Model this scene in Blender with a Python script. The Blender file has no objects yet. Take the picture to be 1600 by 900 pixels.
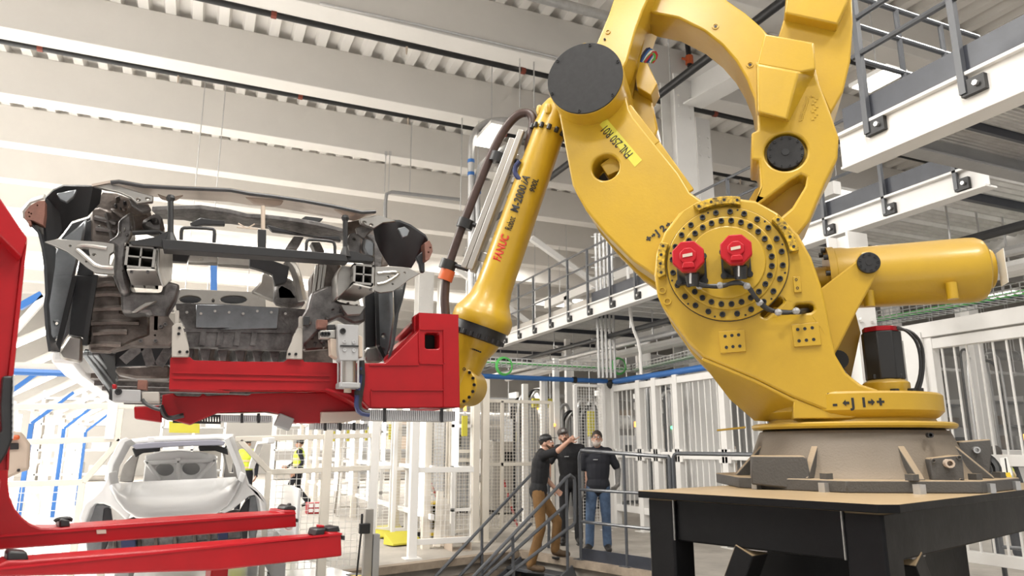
import bpy, bmesh, math, random
from mathutils import Vector as V, Matrix, geometry
R = math.radians
random.seed(4)
SC = bpy.context.scene
COL = SC.collection
# ------------------------------------------------------------------ camera, world, lights, exposure
FPX = 1120.0
AZ, PITCH, CAMZ = R(23.5), math.atan(250/1120), 1.55
cd = bpy.data.cameras.new('camera'); cam = bpy.data.objects.new('camera', cd); COL.objects.link(cam)
cam.location = (0, 0, CAMZ); cam.rotation_euler = (math.pi/2 + PITCH, 0, -AZ)
cd.sensor_width = 36; cd.lens = 36*FPX/1600; cd.clip_end = 300
cd.dof.use_dof = True; cd.dof.focus_distance = 4.4; cd.dof.aperture_fstop = 4.5
SC.camera = cam
SC.view_settings.view_transform = 'Standard'; SC.view_settings.look = 'None'
SC.view_settings.exposure = 0.0; SC.view_settings.gamma = 1.0
wd = bpy.data.worlds.new('World'); SC.world = wd; wd.use_nodes = True
wd.node_tree.nodes['Background'].inputs[0].default_value = (1, .97, .93, 1)
wd.node_tree.nodes['Background'].inputs[1].default_value = 0.75
def area(x, y, z, sx, sy, p, c=(1, .97, .92), rot=(0, 0, 0)):
    l = bpy.data.lights.new('unseen_hall_light', 'AREA'); l.shape = 'RECTANGLE'; l.size = sx; l.size_y = sy
    l.energy = p; l.color = c
    o = bpy.data.objects.new('unseen_hall_light', l); COL.objects.link(o); o.location = (x, y, z); o.rotation_euler = rot
    return o
for (x, y) in ((-3, -2), (4, -2.5), (-3, 6.2), (1.2, 1.5), (10, 3.2), (10, -3)):
    area(x, y, 9.2, 2.4, 1.2, 480)
for x in (-14, -5, 3, 12):                             # added lamps hidden between the far beams, to brighten floor and roof
    for y in (29.4, 35.7): area(x, y, 10.1, 4.5, 1.6, 2000 if x < 0 else 1600 if x < 4 else 400)
for (x, y) in ((-9, 10), (-9, 17), (-13, 24), (-17, 13), (16, 12)): area(x, y, 9.2, 4, 1.6, 1700 if x < 0 else 320)  # added lamps out of view, lifting the floor and roof beams

# ------------------------------------------------------------------ frames and pixel rays (metres in, metres out)
FW = V((math.sin(AZ)*math.cos(PITCH), math.cos(AZ)*math.cos(PITCH), math.sin(PITCH)))
RT = V((math.cos(AZ), -math.sin(AZ), 0)); UP = RT.cross(FW); CAMP = V((0, 0, CAMZ))
def ray(x, y): return FW + RT*((x-800)/FPX) - UP*((y-450)/FPX)
def hit(x, y, p0, n):
    r = ray(x, y); return CAMP + r*((V(p0)-CAMP).dot(n)/r.dot(n))
def onz(x, y, z): return hit(x, y, (0, 0, z), V((0, 0, 1)))
class Fr:                                   # a working frame: u right, v up, w towards the viewer
    def __init__(s, o, ang):
        s.o = V(o); s.u = V((math.cos(ang), -math.sin(ang), 0)); s.v = V((0, 0, 1)); s.w = V((-math.sin(ang), -math.cos(ang), 0))
    def p(s, a, b, c): return s.o + s.u*a + s.v*b + s.w*c
    def h(s, x, y, c=0):
        q = hit(x, y, s.o + s.w*c, s.w) - s.o
        return (q.dot(s.u), q.dot(s.v))
    def P(s, x, y, c=0): return s.p(*s.h(x, y, c), c)
    def t(s, pts, c=0): return [s.h(x, y, c) for x, y in pts]
BF = Fr((0, 0, 0), 0)                       # the building
RF = Fr((3.577, 3.184, 0), R(40.47))        # the big robot, w = 0 on its vertical axis
CF = Fr((0, 0, 0), R(-17))                  # the robot cell: u = e2, w = -e1
def KK(ox, oy, k): return lambda pts: [(ox + x/k, oy + y/k) for x, y in pts]
K1 = KK(20, 270, 4.706); K2 = KK(340, 270, 4.444); K3 = KK(40, 430, 4.284); K4 = KK(340, 430, 3.75)
K6 = KK(0, 560, 2.647); K7 = KK(300, 640, 3.462)

# ------------------------------------------------------------------ mesh builder
def basis(d):
    d = V(d).normalized(); a = V((0, 0, 1)) if abs(d.z) < .9 else V((1, 0, 0))
    x = d.cross(a).normalized(); return x, d.cross(x).normalized(), d
class MB:
    def __init__(s): s.v = []; s.f = []; s.m = []; s.mi = 0
    def add(s, vs, fs):
        n = len(s.v); s.v += [V(q) for q in vs]
        for f in fs: s.f.append([i+n for i in f]); s.m.append(s.mi)
        return s
    def hexa(s, a): return s.add(a, [(0,3,2,1),(4,5,6,7),(0,1,5,4),(1,2,6,5),(2,3,7,6),(3,0,4,7)])
    def box(s, fr, a0, a1, b0, b1, c0, c1):
        return s.hexa([fr.p(a0,b0,c0),fr.p(a1,b0,c0),fr.p(a1,b0,c1),fr.p(a0,b0,c1),fr.p(a0,b1,c0),fr.p(a1,b1,c0),fr.p(a1,b1,c1),fr.p(a0,b1,c1)])
    def wb(s, x0, x1, y0, y1, z0, z1): return s.box(BF, x0, x1, z0, z1, -y1, -y0)
    def bar(s, p, q, w, h=None, upv=None):
        p, q = V(p), V(q); h = h or w; d = (q-p).normalized()
        if upv is None: x, y, _ = basis(d)
        else: x = d.cross(V(upv)).normalized(); y = x.cross(d).normalized()
        x = x*w/2; y = y*h/2
        return s.hexa([p-x-y,p+x-y,q+x-y,q-x-y,p-x+y,p+x+y,q+x+y,q-x+y])
    def prism(s, fr, ab, c0, c1, holes=(), ab1=None):
        """outline ab at depth c1 (front); ab1 = outline at c0 when it differs"""
        loops = [ab] + list(holes); back = [ab1 or ab] + list(holes)
        if holes:
            bm = bmesh.new(); es = []
            for l in loops:
                q = [bm.verts.new((a, b, 0)) for a, b in l]; es += [bm.edges.new((q[i], q[(i+1) % len(q)])) for i in range(len(q))]
            bm.verts.index_update(); bmesh.ops.triangle_fill(bm, use_beauty=True, use_dissolve=False, edges=es, normal=(0, 0, 1))
            tris = [[v.index for v in f.verts] for f in bm.faces]; bm.free()
        n = sum(len(l) for l in loops); vs = []
        for l in loops: vs += [fr.p(a, b, c1) for a, b in l]
        for l in back: vs += [fr.p(a, b, c0) for a, b in l]
        fs = []
        if holes:
            for t in tris: fs += [tuple(t), tuple(i+n for i in reversed(t))]
        else: fs += [tuple(range(n)), tuple(i+n for i in reversed(range(n)))]
        k = 0
        for l in loops:
            m = len(l)
            for i in range(m): j = (i+1) % m; fs.append((k+i, k+i+n, k+j+n, k+j))
            k += m
        return s.add(vs, fs)
    def ring(s, loops, caps=True, closed=True):
        """loft a list of equal-length point loops"""
        m = len(loops[0]); vs = [q for l in loops for q in l]; fs = []
        for i in range(len(loops)-1):
            for j in range(m if closed else m-1):
                k = (j+1) % m; fs.append((i*m+j, i*m+k, (i+1)*m+k, (i+1)*m+j))
        if caps and closed: fs += [tuple(reversed(range(m))), tuple(range((len(loops)-1)*m, len(loops)*m))]
        return s.add(vs, fs)
    def lathe(s, p, d, prof, n=24, a0=0.0):
        """prof = (distance along d, radius)"""
        p = V(p); x, y, z = basis(d)
        return s.ring([[p + z*t + (x*math.cos(a0+2*math.pi*i/n) + y*math.sin(a0+2*math.pi*i/n))*max(r, 1e-4) for i in range(n)] for t, r in prof])
    def cyl(s, p, q, r, r1=None, n=16):
        p, q = V(p), V(q); return s.lathe(p, q-p, [(0, r), ((q-p).length, r if r1 is None else r1)], n)
    def tube(s, pts, r, n=8, sm=0):
        pts = [V(q) for q in pts]
        for _ in range(sm):
            o = [pts[0]]
            for a, b in zip(pts, pts[1:]): o += [a*.75+b*.25, a*.25+b*.75]
            pts = o + [pts[-1]]
        loops = []; px = None
        for i, q in enumerate(pts):
            d = (pts[min(i+1, len(pts)-1)] - pts[max(i-1, 0)]).normalized()
            x = basis(d)[0] if px is None else (px - d*px.dot(d)).normalized()
            px = x; y = d.cross(x)
            loops.append([q + (x*math.cos(2*math.pi*k/n) + y*math.sin(2*math.pi*k/n))*r for k in range(n)])
        return s.ring(loops)
    def strip(s, A, B, th):
        """sheet between polylines A and B (same length), thickened along its normal"""
        A = [V(q) for q in A]; B = [V(q) for q in B]; nn = (A[-1]-A[0]).cross(B[0]-A[0]).normalized()*th; m = len(A)
        vs = A + B + [q+nn for q in A] + [q+nn for q in B]; fs = []
        for i in range(m-1):
            fs += [(i, i+1, m+i+1, m+i), (2*m+i, 3*m+i, 3*m+i+1, 2*m+i+1), (i, 2*m+i, 2*m+i+1, i+1), (m+i, m+i+1, 3*m+i+1, 3*m+i)]
        fs += [(0, m, 3*m, 2*m), (m-1, 3*m-1, 4*m-1, 2*m-1)]
        return s.add(vs, fs)
    def sphere(s, p, r, n=12, sc=(1, 1, 1)):
        p = V(p); k = n//2
        return s.ring([[p + V((r*sc[0]*math.sin(math.pi*i/k)*math.cos(2*math.pi*j/n), r*sc[1]*math.sin(math.pi*i/k)*math.sin(2*math.pi*j/n), r*sc[2]*math.cos(math.pi*i/k))) if 0 < i < k else p + V((1e-4*math.cos(2*math.pi*j/n), 1e-4*math.sin(2*math.pi*j/n), r*sc[2]*math.cos(math.pi*i/k))) for j in range(n)] for i in range(k+1)])
    def build(s, name, mat, parent=None, bevel=0, seg=2, ang=38, weld=False, solid=True, origin=None):
        me = bpy.data.meshes.new(name)
        if origin is not None: off = V(origin)
        elif parent is not None: off = V(parent.get('_o', parent.location)) if '_o' in parent else wloc(parent)
        else:
            lo = V([min(q[i] for q in s.v) for i in range(3)]); hi = V([max(q[i] for q in s.v) for i in range(3)]); off = V(((lo.x+hi.x)/2, (lo.y+hi.y)/2, lo.z))
        me.from_pydata([q-off for q in s.v], [], s.f)
        mats = mat if isinstance(mat, (list, tuple)) else [mat]
        for k in mats: me.materials.append(k)
        if len(mats) > 1: me.polygons.foreach_set('material_index', s.m)
        if solid:
            bm = bmesh.new(); bm.from_mesh(me); bmesh.ops.recalc_face_normals(bm, faces=bm.faces); bm.to_mesh(me); bm.free()
        me.polygons.foreach_set('use_smooth', [True]*len(me.polygons)); me.set_sharp_from_angle(angle=R(ang))
        o = bpy.data.objects.new(name, me); COL.objects.link(o)
        if parent is not None: o.parent = parent
        else: o.location = off
        if bevel:
            b = o.modifiers.new('bevel', 'BEVEL'); b.width = bevel; b.segments = seg; b.limit_method = 'ANGLE'; b.angle_limit = R(40); b.use_clamp_overlap = True
        return o
def wloc(o):
    p = V(o.location)
    while o.parent: o = o.parent; p = p + V(o.location)
    return p
def tag(o, label, cat, group=None):
    o['label'] = label; o['category'] = cat
    if group: o['group'] = group
    return o
def thing(name, loc, label, cat, group=None):
    o = bpy.data.objects.new(name, None); COL.objects.link(o); o.location = V(loc); o.empty_display_size = .1
    return tag(o, label, cat, group)
def struct(o): o['kind'] = 'structure'; return o
def stuff(o): o['kind'] = 'stuff'; return o
def clone(o, parent, at, rot=None, name=None):        # a repeat of a part: mesh data shared
    c = o.copy(); COL.objects.link(c); c.parent = parent; c.location = V(at) - (wloc(parent) if parent else V())
    if rot is not None: c.rotation_euler = rot
    return c
def text(s, size, fr, a, b, c, ang, mat, parent, name='lettering', align='LEFT', xs=1.0, depth=.0015, shear=0, bold=0):
    cu = bpy.data.curves.new(name, 'FONT'); cu.body = s; cu.size = size; cu.align_x = align; cu.extrude = depth; cu.shear = shear; cu.offset = bold; cu.resolution_u = 3
    t = bpy.data.objects.new(name, cu); COL.objects.link(t)
    dg = bpy.context.evaluated_depsgraph_get(); me = bpy.data.meshes.new_from_object(t.evaluated_get(dg))
    bpy.data.objects.remove(t)
    ca, sa = math.cos(ang), math.sin(ang)
    off = wloc(parent)
    for q in me.vertices:
        x, y, z = q.co.x*xs, q.co.y, q.co.z
        q.co = fr.p(a + x*ca - y*sa, b + x*sa + y*ca, c + z) - off
    me.materials.clear(); me.materials.append(mat); me.name = name
    o = bpy.data.objects.new(name, me); COL.objects.link(o); o.parent = parent
    return o

# ------------------------------------------------------------------ materials
def mat(name, col, rough=.5, metal=0, noise=0, nscale=8, bump=0, bscale=40, dust=None, emit=0, alpha=1, trans=0, coat=0, col2=None, spec=.5):
    m = bpy.data.materials.new(name); m.use_nodes = True; nt = m.node_tree; b = nt.nodes['Principled BSDF']
    L = nt.links.new; N = nt.nodes.new
    b.inputs['Base Color'].default_value = (*col, 1); b.inputs['Roughness'].default_value = rough; b.inputs['Metallic'].default_value = metal
    b.inputs['Specular IOR Level'].default_value = spec
    if coat: b.inputs['Coat Weight'].default_value = coat; b.inputs['Coat Roughness'].default_value = .15
    tc = N('ShaderNodeTexCoord'); out = None
    if noise:
        n = N('ShaderNodeTexNoise'); n.inputs['Scale'].default_value = nscale; n.inputs['Detail'].default_value = 6; n.inputs['Roughness'].default_value = .65
        L(tc.outputs['Object'], n.inputs['Vector'])
        r = N('ShaderNodeMapRange'); r.inputs[1].default_value = .32; r.inputs[2].default_value = .68; L(n.outputs[0], r.inputs[0])
        mx = N('ShaderNodeMix'); mx.data_type = 'RGBA'; L(r.outputs[0], mx.inputs[0])
        c2 = col2 or tuple(c*(1-noise) for c in col)
        mx.inputs[6].default_value = (*col, 1); mx.inputs[7].default_value = (*c2, 1); out = mx.outputs[2]
        rr = N('ShaderNodeMapRange'); rr.inputs[3].default_value = max(.03, rough-.08); rr.inputs[4].default_value = min(1, rough+.1)
        L(n.outputs[0], rr.inputs[0]); L(rr.outputs[0], b.inputs['Roughness'])
    if dust:                                          # settled dust lies on whatever faces up
        g = N('ShaderNodeNewGeometry'); sx = N('ShaderNodeSeparateXYZ'); L(g.outputs['Normal'], sx.inputs[0])
        r = N('ShaderNodeMapRange'); r.inputs[1].default_value = .3; r.inputs[2].default_value = .75; r.inputs[4].default_value = .8; L(sx.outputs[2], r.inputs[0])
        mx = N('ShaderNodeMix'); mx.data_type = 'RGBA'; L(r.outputs[0], mx.inputs[0])
        if out: L(out, mx.inputs[6])
        else: mx.inputs[6].default_value = (*col, 1)
        mx.inputs[7].default_value = (*dust, 1); out = mx.outputs[2]
        if not noise:
            rr = N('ShaderNodeMapRange'); rr.inputs[3].default_value = rough; rr.inputs[4].default_value = .85; L(r.outputs[0], rr.inputs[0]); L(rr.outputs[0], b.inputs['Roughness'])
    if out: L(out, b.inputs['Base Color'])
    if bump:
        n = N('ShaderNodeTexNoise'); n.inputs['Scale'].default_value = bscale; n.inputs['Detail'].default_value = 4; L(tc.outputs['Object'], n.inputs['Vector'])
        bp = N('ShaderNodeBump'); bp.inputs['Strength'].default_value = bump; bp.inputs['Distance'].default_value = .01; L(n.outputs[0], bp.inputs['Height']); L(bp.outputs[0], b.inputs['Normal'])
    if emit: b.inputs['Emission Color'].default_value = (*col, 1); b.inputs['Emission Strength'].default_value = emit
    if trans: b.inputs['Transmission Weight'].default_value = trans
    b.inputs['Alpha'].default_value = alpha
    return m
DUST = (.46, .33, .19)
M = dict(
 yellow=mat('robot yellow paint', (.48, .295, .015), .36, noise=.10, nscale=3, bump=.05, bscale=60, dust=(.46, .30, .085), coat=.2),
 yellow2=mat('flat yellow paint', (.78, .52, .03), .5),
 black=mat('black plastic', (.014, .014, .015), .42),
 disk=mat('matt black cover', (.011, .0105, .011), .65, noise=.3, nscale=30),
 steel=mat('black painted steel', (.008, .008, .009), .34, noise=.4, nscale=5, bump=.08, bscale=20, dust=(.50, .37, .22), spec=.15),
 weld=mat('weld bead', (.35, .34, .33), .4, .8, bump=.5, bscale=90),
 dustop=mat('dusty table top', (.50, .375, .23), .9, noise=.18, nscale=6),
 casting=mat('grey painted casting', (.085, .08, .075), .6, noise=.12, nscale=4, bump=.25, bscale=90, dust=(.42, .31, .19)),
 red=mat('red paint', (.33, .004, .008), .38, noise=.22, nscale=4, bump=.04, bscale=30, coat=.1, spec=.3),
 redcap=mat('red motor cap', (.38, .005, .012), .4, spec=.3),
 lav=mat('lavender grey primer', (.30, .30, .36), .5),
 sand=mat('sand grey paint', (.36, .335, .30), .5),
 alu=mat('cast aluminium', (.22, .21, .205), .42, .75, noise=.6, nscale=14, bump=.35, bscale=35),
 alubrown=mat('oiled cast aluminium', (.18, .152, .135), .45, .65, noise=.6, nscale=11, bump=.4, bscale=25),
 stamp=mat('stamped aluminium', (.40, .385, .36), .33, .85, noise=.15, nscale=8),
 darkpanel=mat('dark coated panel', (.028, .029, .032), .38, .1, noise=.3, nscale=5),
 midpanel=mat('grey sheet panel', (.26, .275, .29), .35, .7, noise=.35, nscale=5, bump=.1, bscale=8),
 cream=mat('primed panel', (.55, .47, .40), .35, .35, noise=.12, nscale=4),
 brown=mat('brown composite', (.20, .085, .06), .5, noise=.4, nscale=25),
 galv=mat('galvanised steel', (.60, .60, .60), .38, .8, noise=.15, nscale=10),
 deckm=mat('galvanised deck', (.62, .61, .59), .4, .3, noise=.2, nscale=6),
 alup=mat('aluminium profile', (.46, .44, .41), .35, .75),
 white=mat('white paint', (.80, .785, .76), .45, noise=.05, nscale=2),
 cream2=mat('cream paint', (.72, .67, .59), .5, noise=.08, nscale=2),
 beam=mat('white beam paint', (.70, .675, .64), .55, noise=.05, nscale=1.2),
 deck=mat('white roof deck', (.80, .77, .73), .55),
 floorw=mat('white gloss floor', (.78, .775, .765), .16, noise=.06, nscale=.8),
 conc=mat('concrete', (.42, .385, .34), .6, noise=.25, nscale=2.5, bump=.1, bscale=20),
 concedge=mat('raw concrete', (.36, .29, .22), .8, noise=.4, nscale=4, bump=.3, bscale=15),
 rail=mat('grey rail paint', (.075, .08, .09), .35, coat=.2),
 railb=mat('blue grey steel', (.045, .05, .065), .35, noise=.25, nscale=4),
 blue=mat('blue pipe', (.03, .14, .42), .4),
 green=mat('green cable', (.08, .42, .09), .5),
 hose=mat('brown hose', (.055, .028, .022), .42, noise=.3, nscale=30),
 rust=mat('rust red fitting', (.22, .045, .025), .55),
 orange=mat('orange clamp', (.55, .11, .03), .5),
 bluedk=mat('dark blue hose', (.02, .03, .10), .4),
 hazard=mat('safety yellow', (.85, .62, .05), .5),
 grey=mat('grey enamel', (.34, .34, .34), .5, noise=.1, nscale=5),
 tan=mat('tan enamel', (.50, .41, .33), .5),
 carw=mat('bare silver body', (.80, .80, .80), .3, .1, coat=.2),
 glow=mat('light tube', (1, .98, .95), .5, emit=5),
 lamp=mat('lamp diffuser', (1, .95, .85), .5, emit=4),
 lbl=mat('yellow label', (.58, .52, .05), .5),
 ink=mat('black print', (.012, .012, .012), .6),
 inkr=mat('red print', (.55, .03, .015), .5),
 wht=mat('white print', (.85, .85, .85), .5),
 skin=mat('skin', (.48, .27, .19), .5, noise=.12, nscale=20),
 tee=mat('black cotton', (.009, .009, .011), .85, noise=.2, nscale=30),
 navy=mat('navy cotton', (.011, .012, .018), .85),
 duck=mat('brown duck canvas', (.20, .105, .035), .85, noise=.25, nscale=9),
 denim=mat('blue denim', (.075, .125, .22), .8, noise=.45, nscale=10),
 boot=mat('dark boot', (.014, .012, .011), .6), bootb=mat('brown boot', (.12, .075, .04), .7, noise=.3, nscale=20),
 hair=mat('dark hair', (.025, .016, .011), .7), beard=mat('brown beard', (.06, .028, .014), .8), gbeard=mat('grey beard', (.38, .33, .29), .8),
 cap=mat('grey cap', (.09, .075, .07), .8), sleeve=mat('grey mesh sleeve', (.17, .165, .16), .8, noise=.3, nscale=60), glove=mat('grey glove', (.23, .22, .21), .8, noise=.3, nscale=40),
 vest=mat('hi-vis yellow', (.62, .75, .05), .6), silvr=mat('reflective tape', (.75, .55, .35), .4),
 glass=mat('clear polycarbonate', (.9, .93, .95), .08, trans=.0, alpha=.04),
 redsign=mat('red sign', (.45, .02, .03), .5), indic=mat('green indicator', (.1, 1, .3), .5, emit=4), indo=mat('amber indicator', (1, .35, .05), .5, emit=4),
 sheetw=mat('paper', (.85, .85, .82), .7), wall=mat('grey wall', (.42, .40, .37), .7, noise=.1, nscale=.3), taupe=mat('taupe lining', (.46, .43, .39), .6),
)
# ------------------------------------------------------------------ the hall
FZ = 0.0; PITZ = -1.25
def cpt(c1, c2, z=0): return CF.p(c2, z, -c1)       # cell coordinates: c2 right-away, c1 left-away
# floor: big slabs round the robot pit (pit: c1 -3..8.9, c2 1.6..7.7, narrowing to c2 > 4.75 beyond c1 = 5)
def slab(name, m, polys, z0, z1, parent=None):
    b = MB()
    for poly in polys:
        n = len(poly); b.add([cpt(c1, c2, z1) for c2, c1 in poly] + [cpt(c1, c2, z0) for c2, c1 in poly],
                             [tuple(range(n)), tuple(reversed(range(n, 2*n)))] + [(i, i+n, (i+1) % n+n, (i+1) % n) for i in range(n)])
    return b.build(name, m, parent)
floor = struct(slab('floor', M['floorw'], [
    [(-45, -8), (1.6, -8), (1.6, 5), (4.75, 5), (4.75, 90), (-45, 90)]], -.3, 0))
floorc = struct(slab('floor', M['conc'], [[(4.75, 8.9), (7.75, 8.9), (7.75, -8), (60, -8), (60, 90), (4.75, 90)]], -.3, 0))
pit = struct(slab('floor', M['conc'], [[(1.6, -8), (7.75, -8), (7.75, 8.9), (1.6, 8.9)]], PITZ-.2, PITZ))
pw = MB()
for (a, b2) in (((7.75, -8), (7.75, 8.9)), ((7.75, 8.9), (4.75, 8.9)), ((4.75, 8.9), (4.75, 5)), ((4.75, 5), (1.6, 5)), ((1.6, 5), (1.6, -8))):
    pw.bar(cpt(a[1], a[0], (PITZ-.3)/2 - .06), cpt(b2[1], b2[0], (PITZ-.3)/2 - .06), .12, -PITZ-.06, (0, 0, 1))
struct(pw.build('trim_1', M['concedge']))
e = MB()
e.bar(cpt(-8, 7.72, -.045), cpt(8.9, 7.72, -.045), .16, .1, (0, 0, 1)); e.bar(cpt(8.87, 4.75, -.045), cpt(8.87, 7.7, -.045), .16, .1, (0, 0, 1))
struct(e.build('trim_2', M['concedge']))
hz = MB(); hz.bar(cpt(8.62, 4.70, .004), cpt(5, 4.70, .004), .16, .008, (0, 0, 1)); hzo = struct(hz.build('trim_3', M['black']))
for i in range(9):
    q = MB(); c1 = 8.5-.4*i; q.add([cpt(c1, 4.62, .0095), cpt(c1-.14, 4.62, .0095), cpt(c1-.26, 4.78, .0095), cpt(c1-.12, 4.78, .0095), cpt(c1, 4.62, .0085), cpt(c1-.14, 4.62, .0085), cpt(c1-.26, 4.78, .0085), cpt(c1-.12, 4.78, .0085)], [(0,1,2,3),(7,6,5,4),(0,4,5,1),(1,5,6,2),(2,6,7,3),(3,7,4,0)]); q.build('hazard_stripe', M['hazard'], hzo)

# ceiling: fluted deck over deep box beams
BZ, BH, BS, BY0 = 9.5, 1.03, 3.15, 15.33
d = MB(); prof = []
x = -32.0
while x < 42: prof += [(x, 0), (x+.2, 0), (x+.25, .17), (x+.47, .17)]; x += .52
dk = [(px, BZ+BH+z) for px, z in prof]
d.add([(px, -12, z) for px, z in dk] + [(px, 70, z) for px, z in dk], [(i, i+1, i+1+len(dk), i+len(dk)) for i in range(len(dk)-1)])
ceil = struct(d.build('ceiling', M['deck'], solid=False, ang=20))
for i in range(-7, 17):
    y = BY0 + BS*i
    MB().wb(-32, 42, y, y+.52, BZ, BZ+BH).build('roof_beam', M['beam'], ceil, bevel=.015)
# walls far away
struct(MB().wb(-32, 42, 48, 48.4, 0, 11).build('wall_back', M['wall']))
struct(MB().wb(41.6, 42, -12, 48, 0, 11).build('wall_right', M['wall']))
struct(MB().wb(-32, -31.6, -12, 48, 0, 11).build('wall_left', M['wall']))
# columns
def column(x, y, w, lab, z1=BZ):
    t = thing('steel_column', (x, y, 0), lab, 'column')
    b = MB(); b.wb(x-w/2, x+w/2, y-w/2, y-w/2+.03, 0, z1).wb(x-w/2, x+w/2, y+w/2-.03, y+w/2, 0, z1).wb(x-.015, x+.015, y-w/2+.03, y+w/2-.03, 0, z1); b.build('shaft', M['white'], t)
    MB().wb(x-w*.75, x+w*.75, y-w*.75, y+w*.75, 0, .04).build('base_plate', M['white'], t)
    g = MB()
    for k in range(3):
        for s in (-1, 1): g.cyl((x+s*w*.3, y-w/2, z1-.5-k*.25), (x+s*w*.3, y-w/2-.03, z1-.5-k*.25), .03, n=6)
    g.build('bolt_row', M['white'], t)
    return t
cp = CAMP + ray(1062, 240)*15.5; column(cp.x, cp.y, .5, 'white steel column rising to the roof behind the black disk')
cp = CAMP + ray(1096, 300)*17.5; column(cp.x, cp.y, .42, 'slimmer white column just right of the roof column')
cp = CAMP + ray(662, 480)*21; column(cp.x, cp.y, .45, 'white column behind the red gripper bracket', 6.6)
cp = CAMP + ray(1318, 330)*8.2; column(cp.x, cp.y, .3, 'white column under the near end of the upper gangway', 3.9)
for i, (px, dd, lab) in enumerate(((1005, 30, 'distant white column left of the robot shoulder'), (1400, 26, 'distant column under the counterweight cylinder'), (1520, 22, 'distant grey column beyond the barred fence'), (690, 34, 'distant white column left of the robot forearm'))):
    cp = CAMP + ray(px, 560)*dd; column(cp.x, cp.y, .45, lab)
# cross girder behind the arm, at the roof column
g = thing('cross_girder', (9, 9, 7.1), 'white girder running right from the roof column behind the arm opening', 'girder')
b = MB()
A, B2 = CAMP+ray(1082, 165)*15.5, CAMP+ray(1200, 100)*13.5
b.bar(A, B2, .5, .04, (0, 0, 1)); b.bar(A+V((0, 0, .6)), B2+V((0, 0, .6)), .5, .04, (0, 0, 1)); b.bar(A+V((0, 0, .3)), B2+V((0, 0, .3)), .03, .56, (0, 0, 1)); b.build('web_and_flanges', M['white'], g)

# sprinkler pipes, hung under the deck behind three beams
for i, lab in ((-2, 'black sprinkler pipe at the top edge above the arm'), (-1, 'black sprinkler pipe nearest the top left corner with red coupling'), (0, 'black sprinkler pipe second from the top with red couplings'), (1, 'thin black sprinkler pipe third from the top')):
    if i == 1: continue
    y = BY0+BS*i+.80; z = 9.6
    t = thing('sprinkler_pipe', (0, y, z), lab, 'pipe')
    MB().cyl((-25, y, z), (35, y, z), .062, n=10).build('pipe', M['black'], t)
    for k in range(9):
        x = -14+5.2*k+i*.9
        MB().cyl((x-.05, y, z), (x+.05, y, z), .08, n=8).build('coupling', M['rust'], t)
        MB().cyl((x+1.6, y, z+.05), (x+1.6, y, BZ+BH), .015, n=5).build('hanger_rod', M['galv'], t)
        MB().cyl((x+2.6, y, z-.05), (x+2.6, y, z-.22), .03, .012, n=6).build('sprinkler_head', M['tan'], t)
# threaded rods with conduit trapeze
for k, (px, py0, py1, yy, lab) in enumerate(((812, 72, 168, 12.4, 'left threaded hanger rod above the forearm head'), (834, 76, 168, 12.4, 'right threaded hanger rod above the forearm head'), (722, 172, 330, 15.5, 'left hanger rod above the pipe bend'), (748, 176, 330, 15.5, 'right hanger rod above the pipe bend'), (603, 240, 300, 18.5, 'left hanger rod above the red fender'), (609, 240, 300, 18.5, 'right hanger rod beside its twin above the fender'))):
    f = Fr((0, yy, 0), 0); a = f.P(px, py0); z1 = f.h(px, py1)[1]
    t = thing('hanger_rod', (a.x, a.y, z1), lab, 'rod')
    MB().cyl((a.x, a.y, z1), (a.x, a.y, BZ if a.z < BZ else a.z), .014, n=6).build('rod', M['galv'], t)
    MB().wb(a.x-.04, a.x+.04, a.y-.03, a.y+.03, a.z-.06, a.z+.06).build('clamp', M['galv'], t)
# roof-edge conduit under beam (thin, above the black disk)
t = thing('conduit', (0, 12.2, 9.4), 'thin grey conduit clipped under a roof beam above the black disk', 'conduit')
f = Fr((0, 12.15, 0), 0); MB().tube([f.P(500, 5), f.P(660, 40), f.P(870, 90)], .025, 6).build('tube', M['galv'], t)
t = thing('conduit', (0, 18, 7), 'dark conduit bent down beside the front fender', 'conduit')
f = Fr((0, 18.3, 0), 0); q = f.P(640, 303); MB().cyl(q, V((q.x, q.y, BZ+BH)), .014, n=5).build('hanger_rod', M['galv'], t); MB().tube([f.P(602, 400), f.P(602, 318), f.P(604, 303), f.P(612, 300), f.P(720, 312)], .05, 6).build('tube', M['grey'], t)
# galvanised pipe bends beside the arm
f = Fr((0, 14.5, 0), 0)
for nm, pts, r, lab in (('large_conduit', [(736, 520), (736, 250), (737, 215), (748, 197), (768, 188), (800, 188)], .075, 'thick galvanised pipe bend left of the brown hose'),
                        ('large_conduit', [(748, 500), (746, 330), (744, 285), (752, 256), (775, 240), (830, 205)], .075, 'galvanised pipe curving behind the brown hose')):
    t = thing(nm, f.P(*pts[0]), lab, 'pipe')
    MB().tube([f.P(*q) for q in pts], r, 10, 2).build('pipe', M['galv'], t)
    for py in ((252, 272) if pts[0][0] == 736 else (300,)):
        q = f.P(pts[1][0], py); MB().cyl(q-V((0, 0, .04)), q+V((0, 0, .04)), r+.006, n=10).build('blue_band', M['blue'], t)
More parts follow.
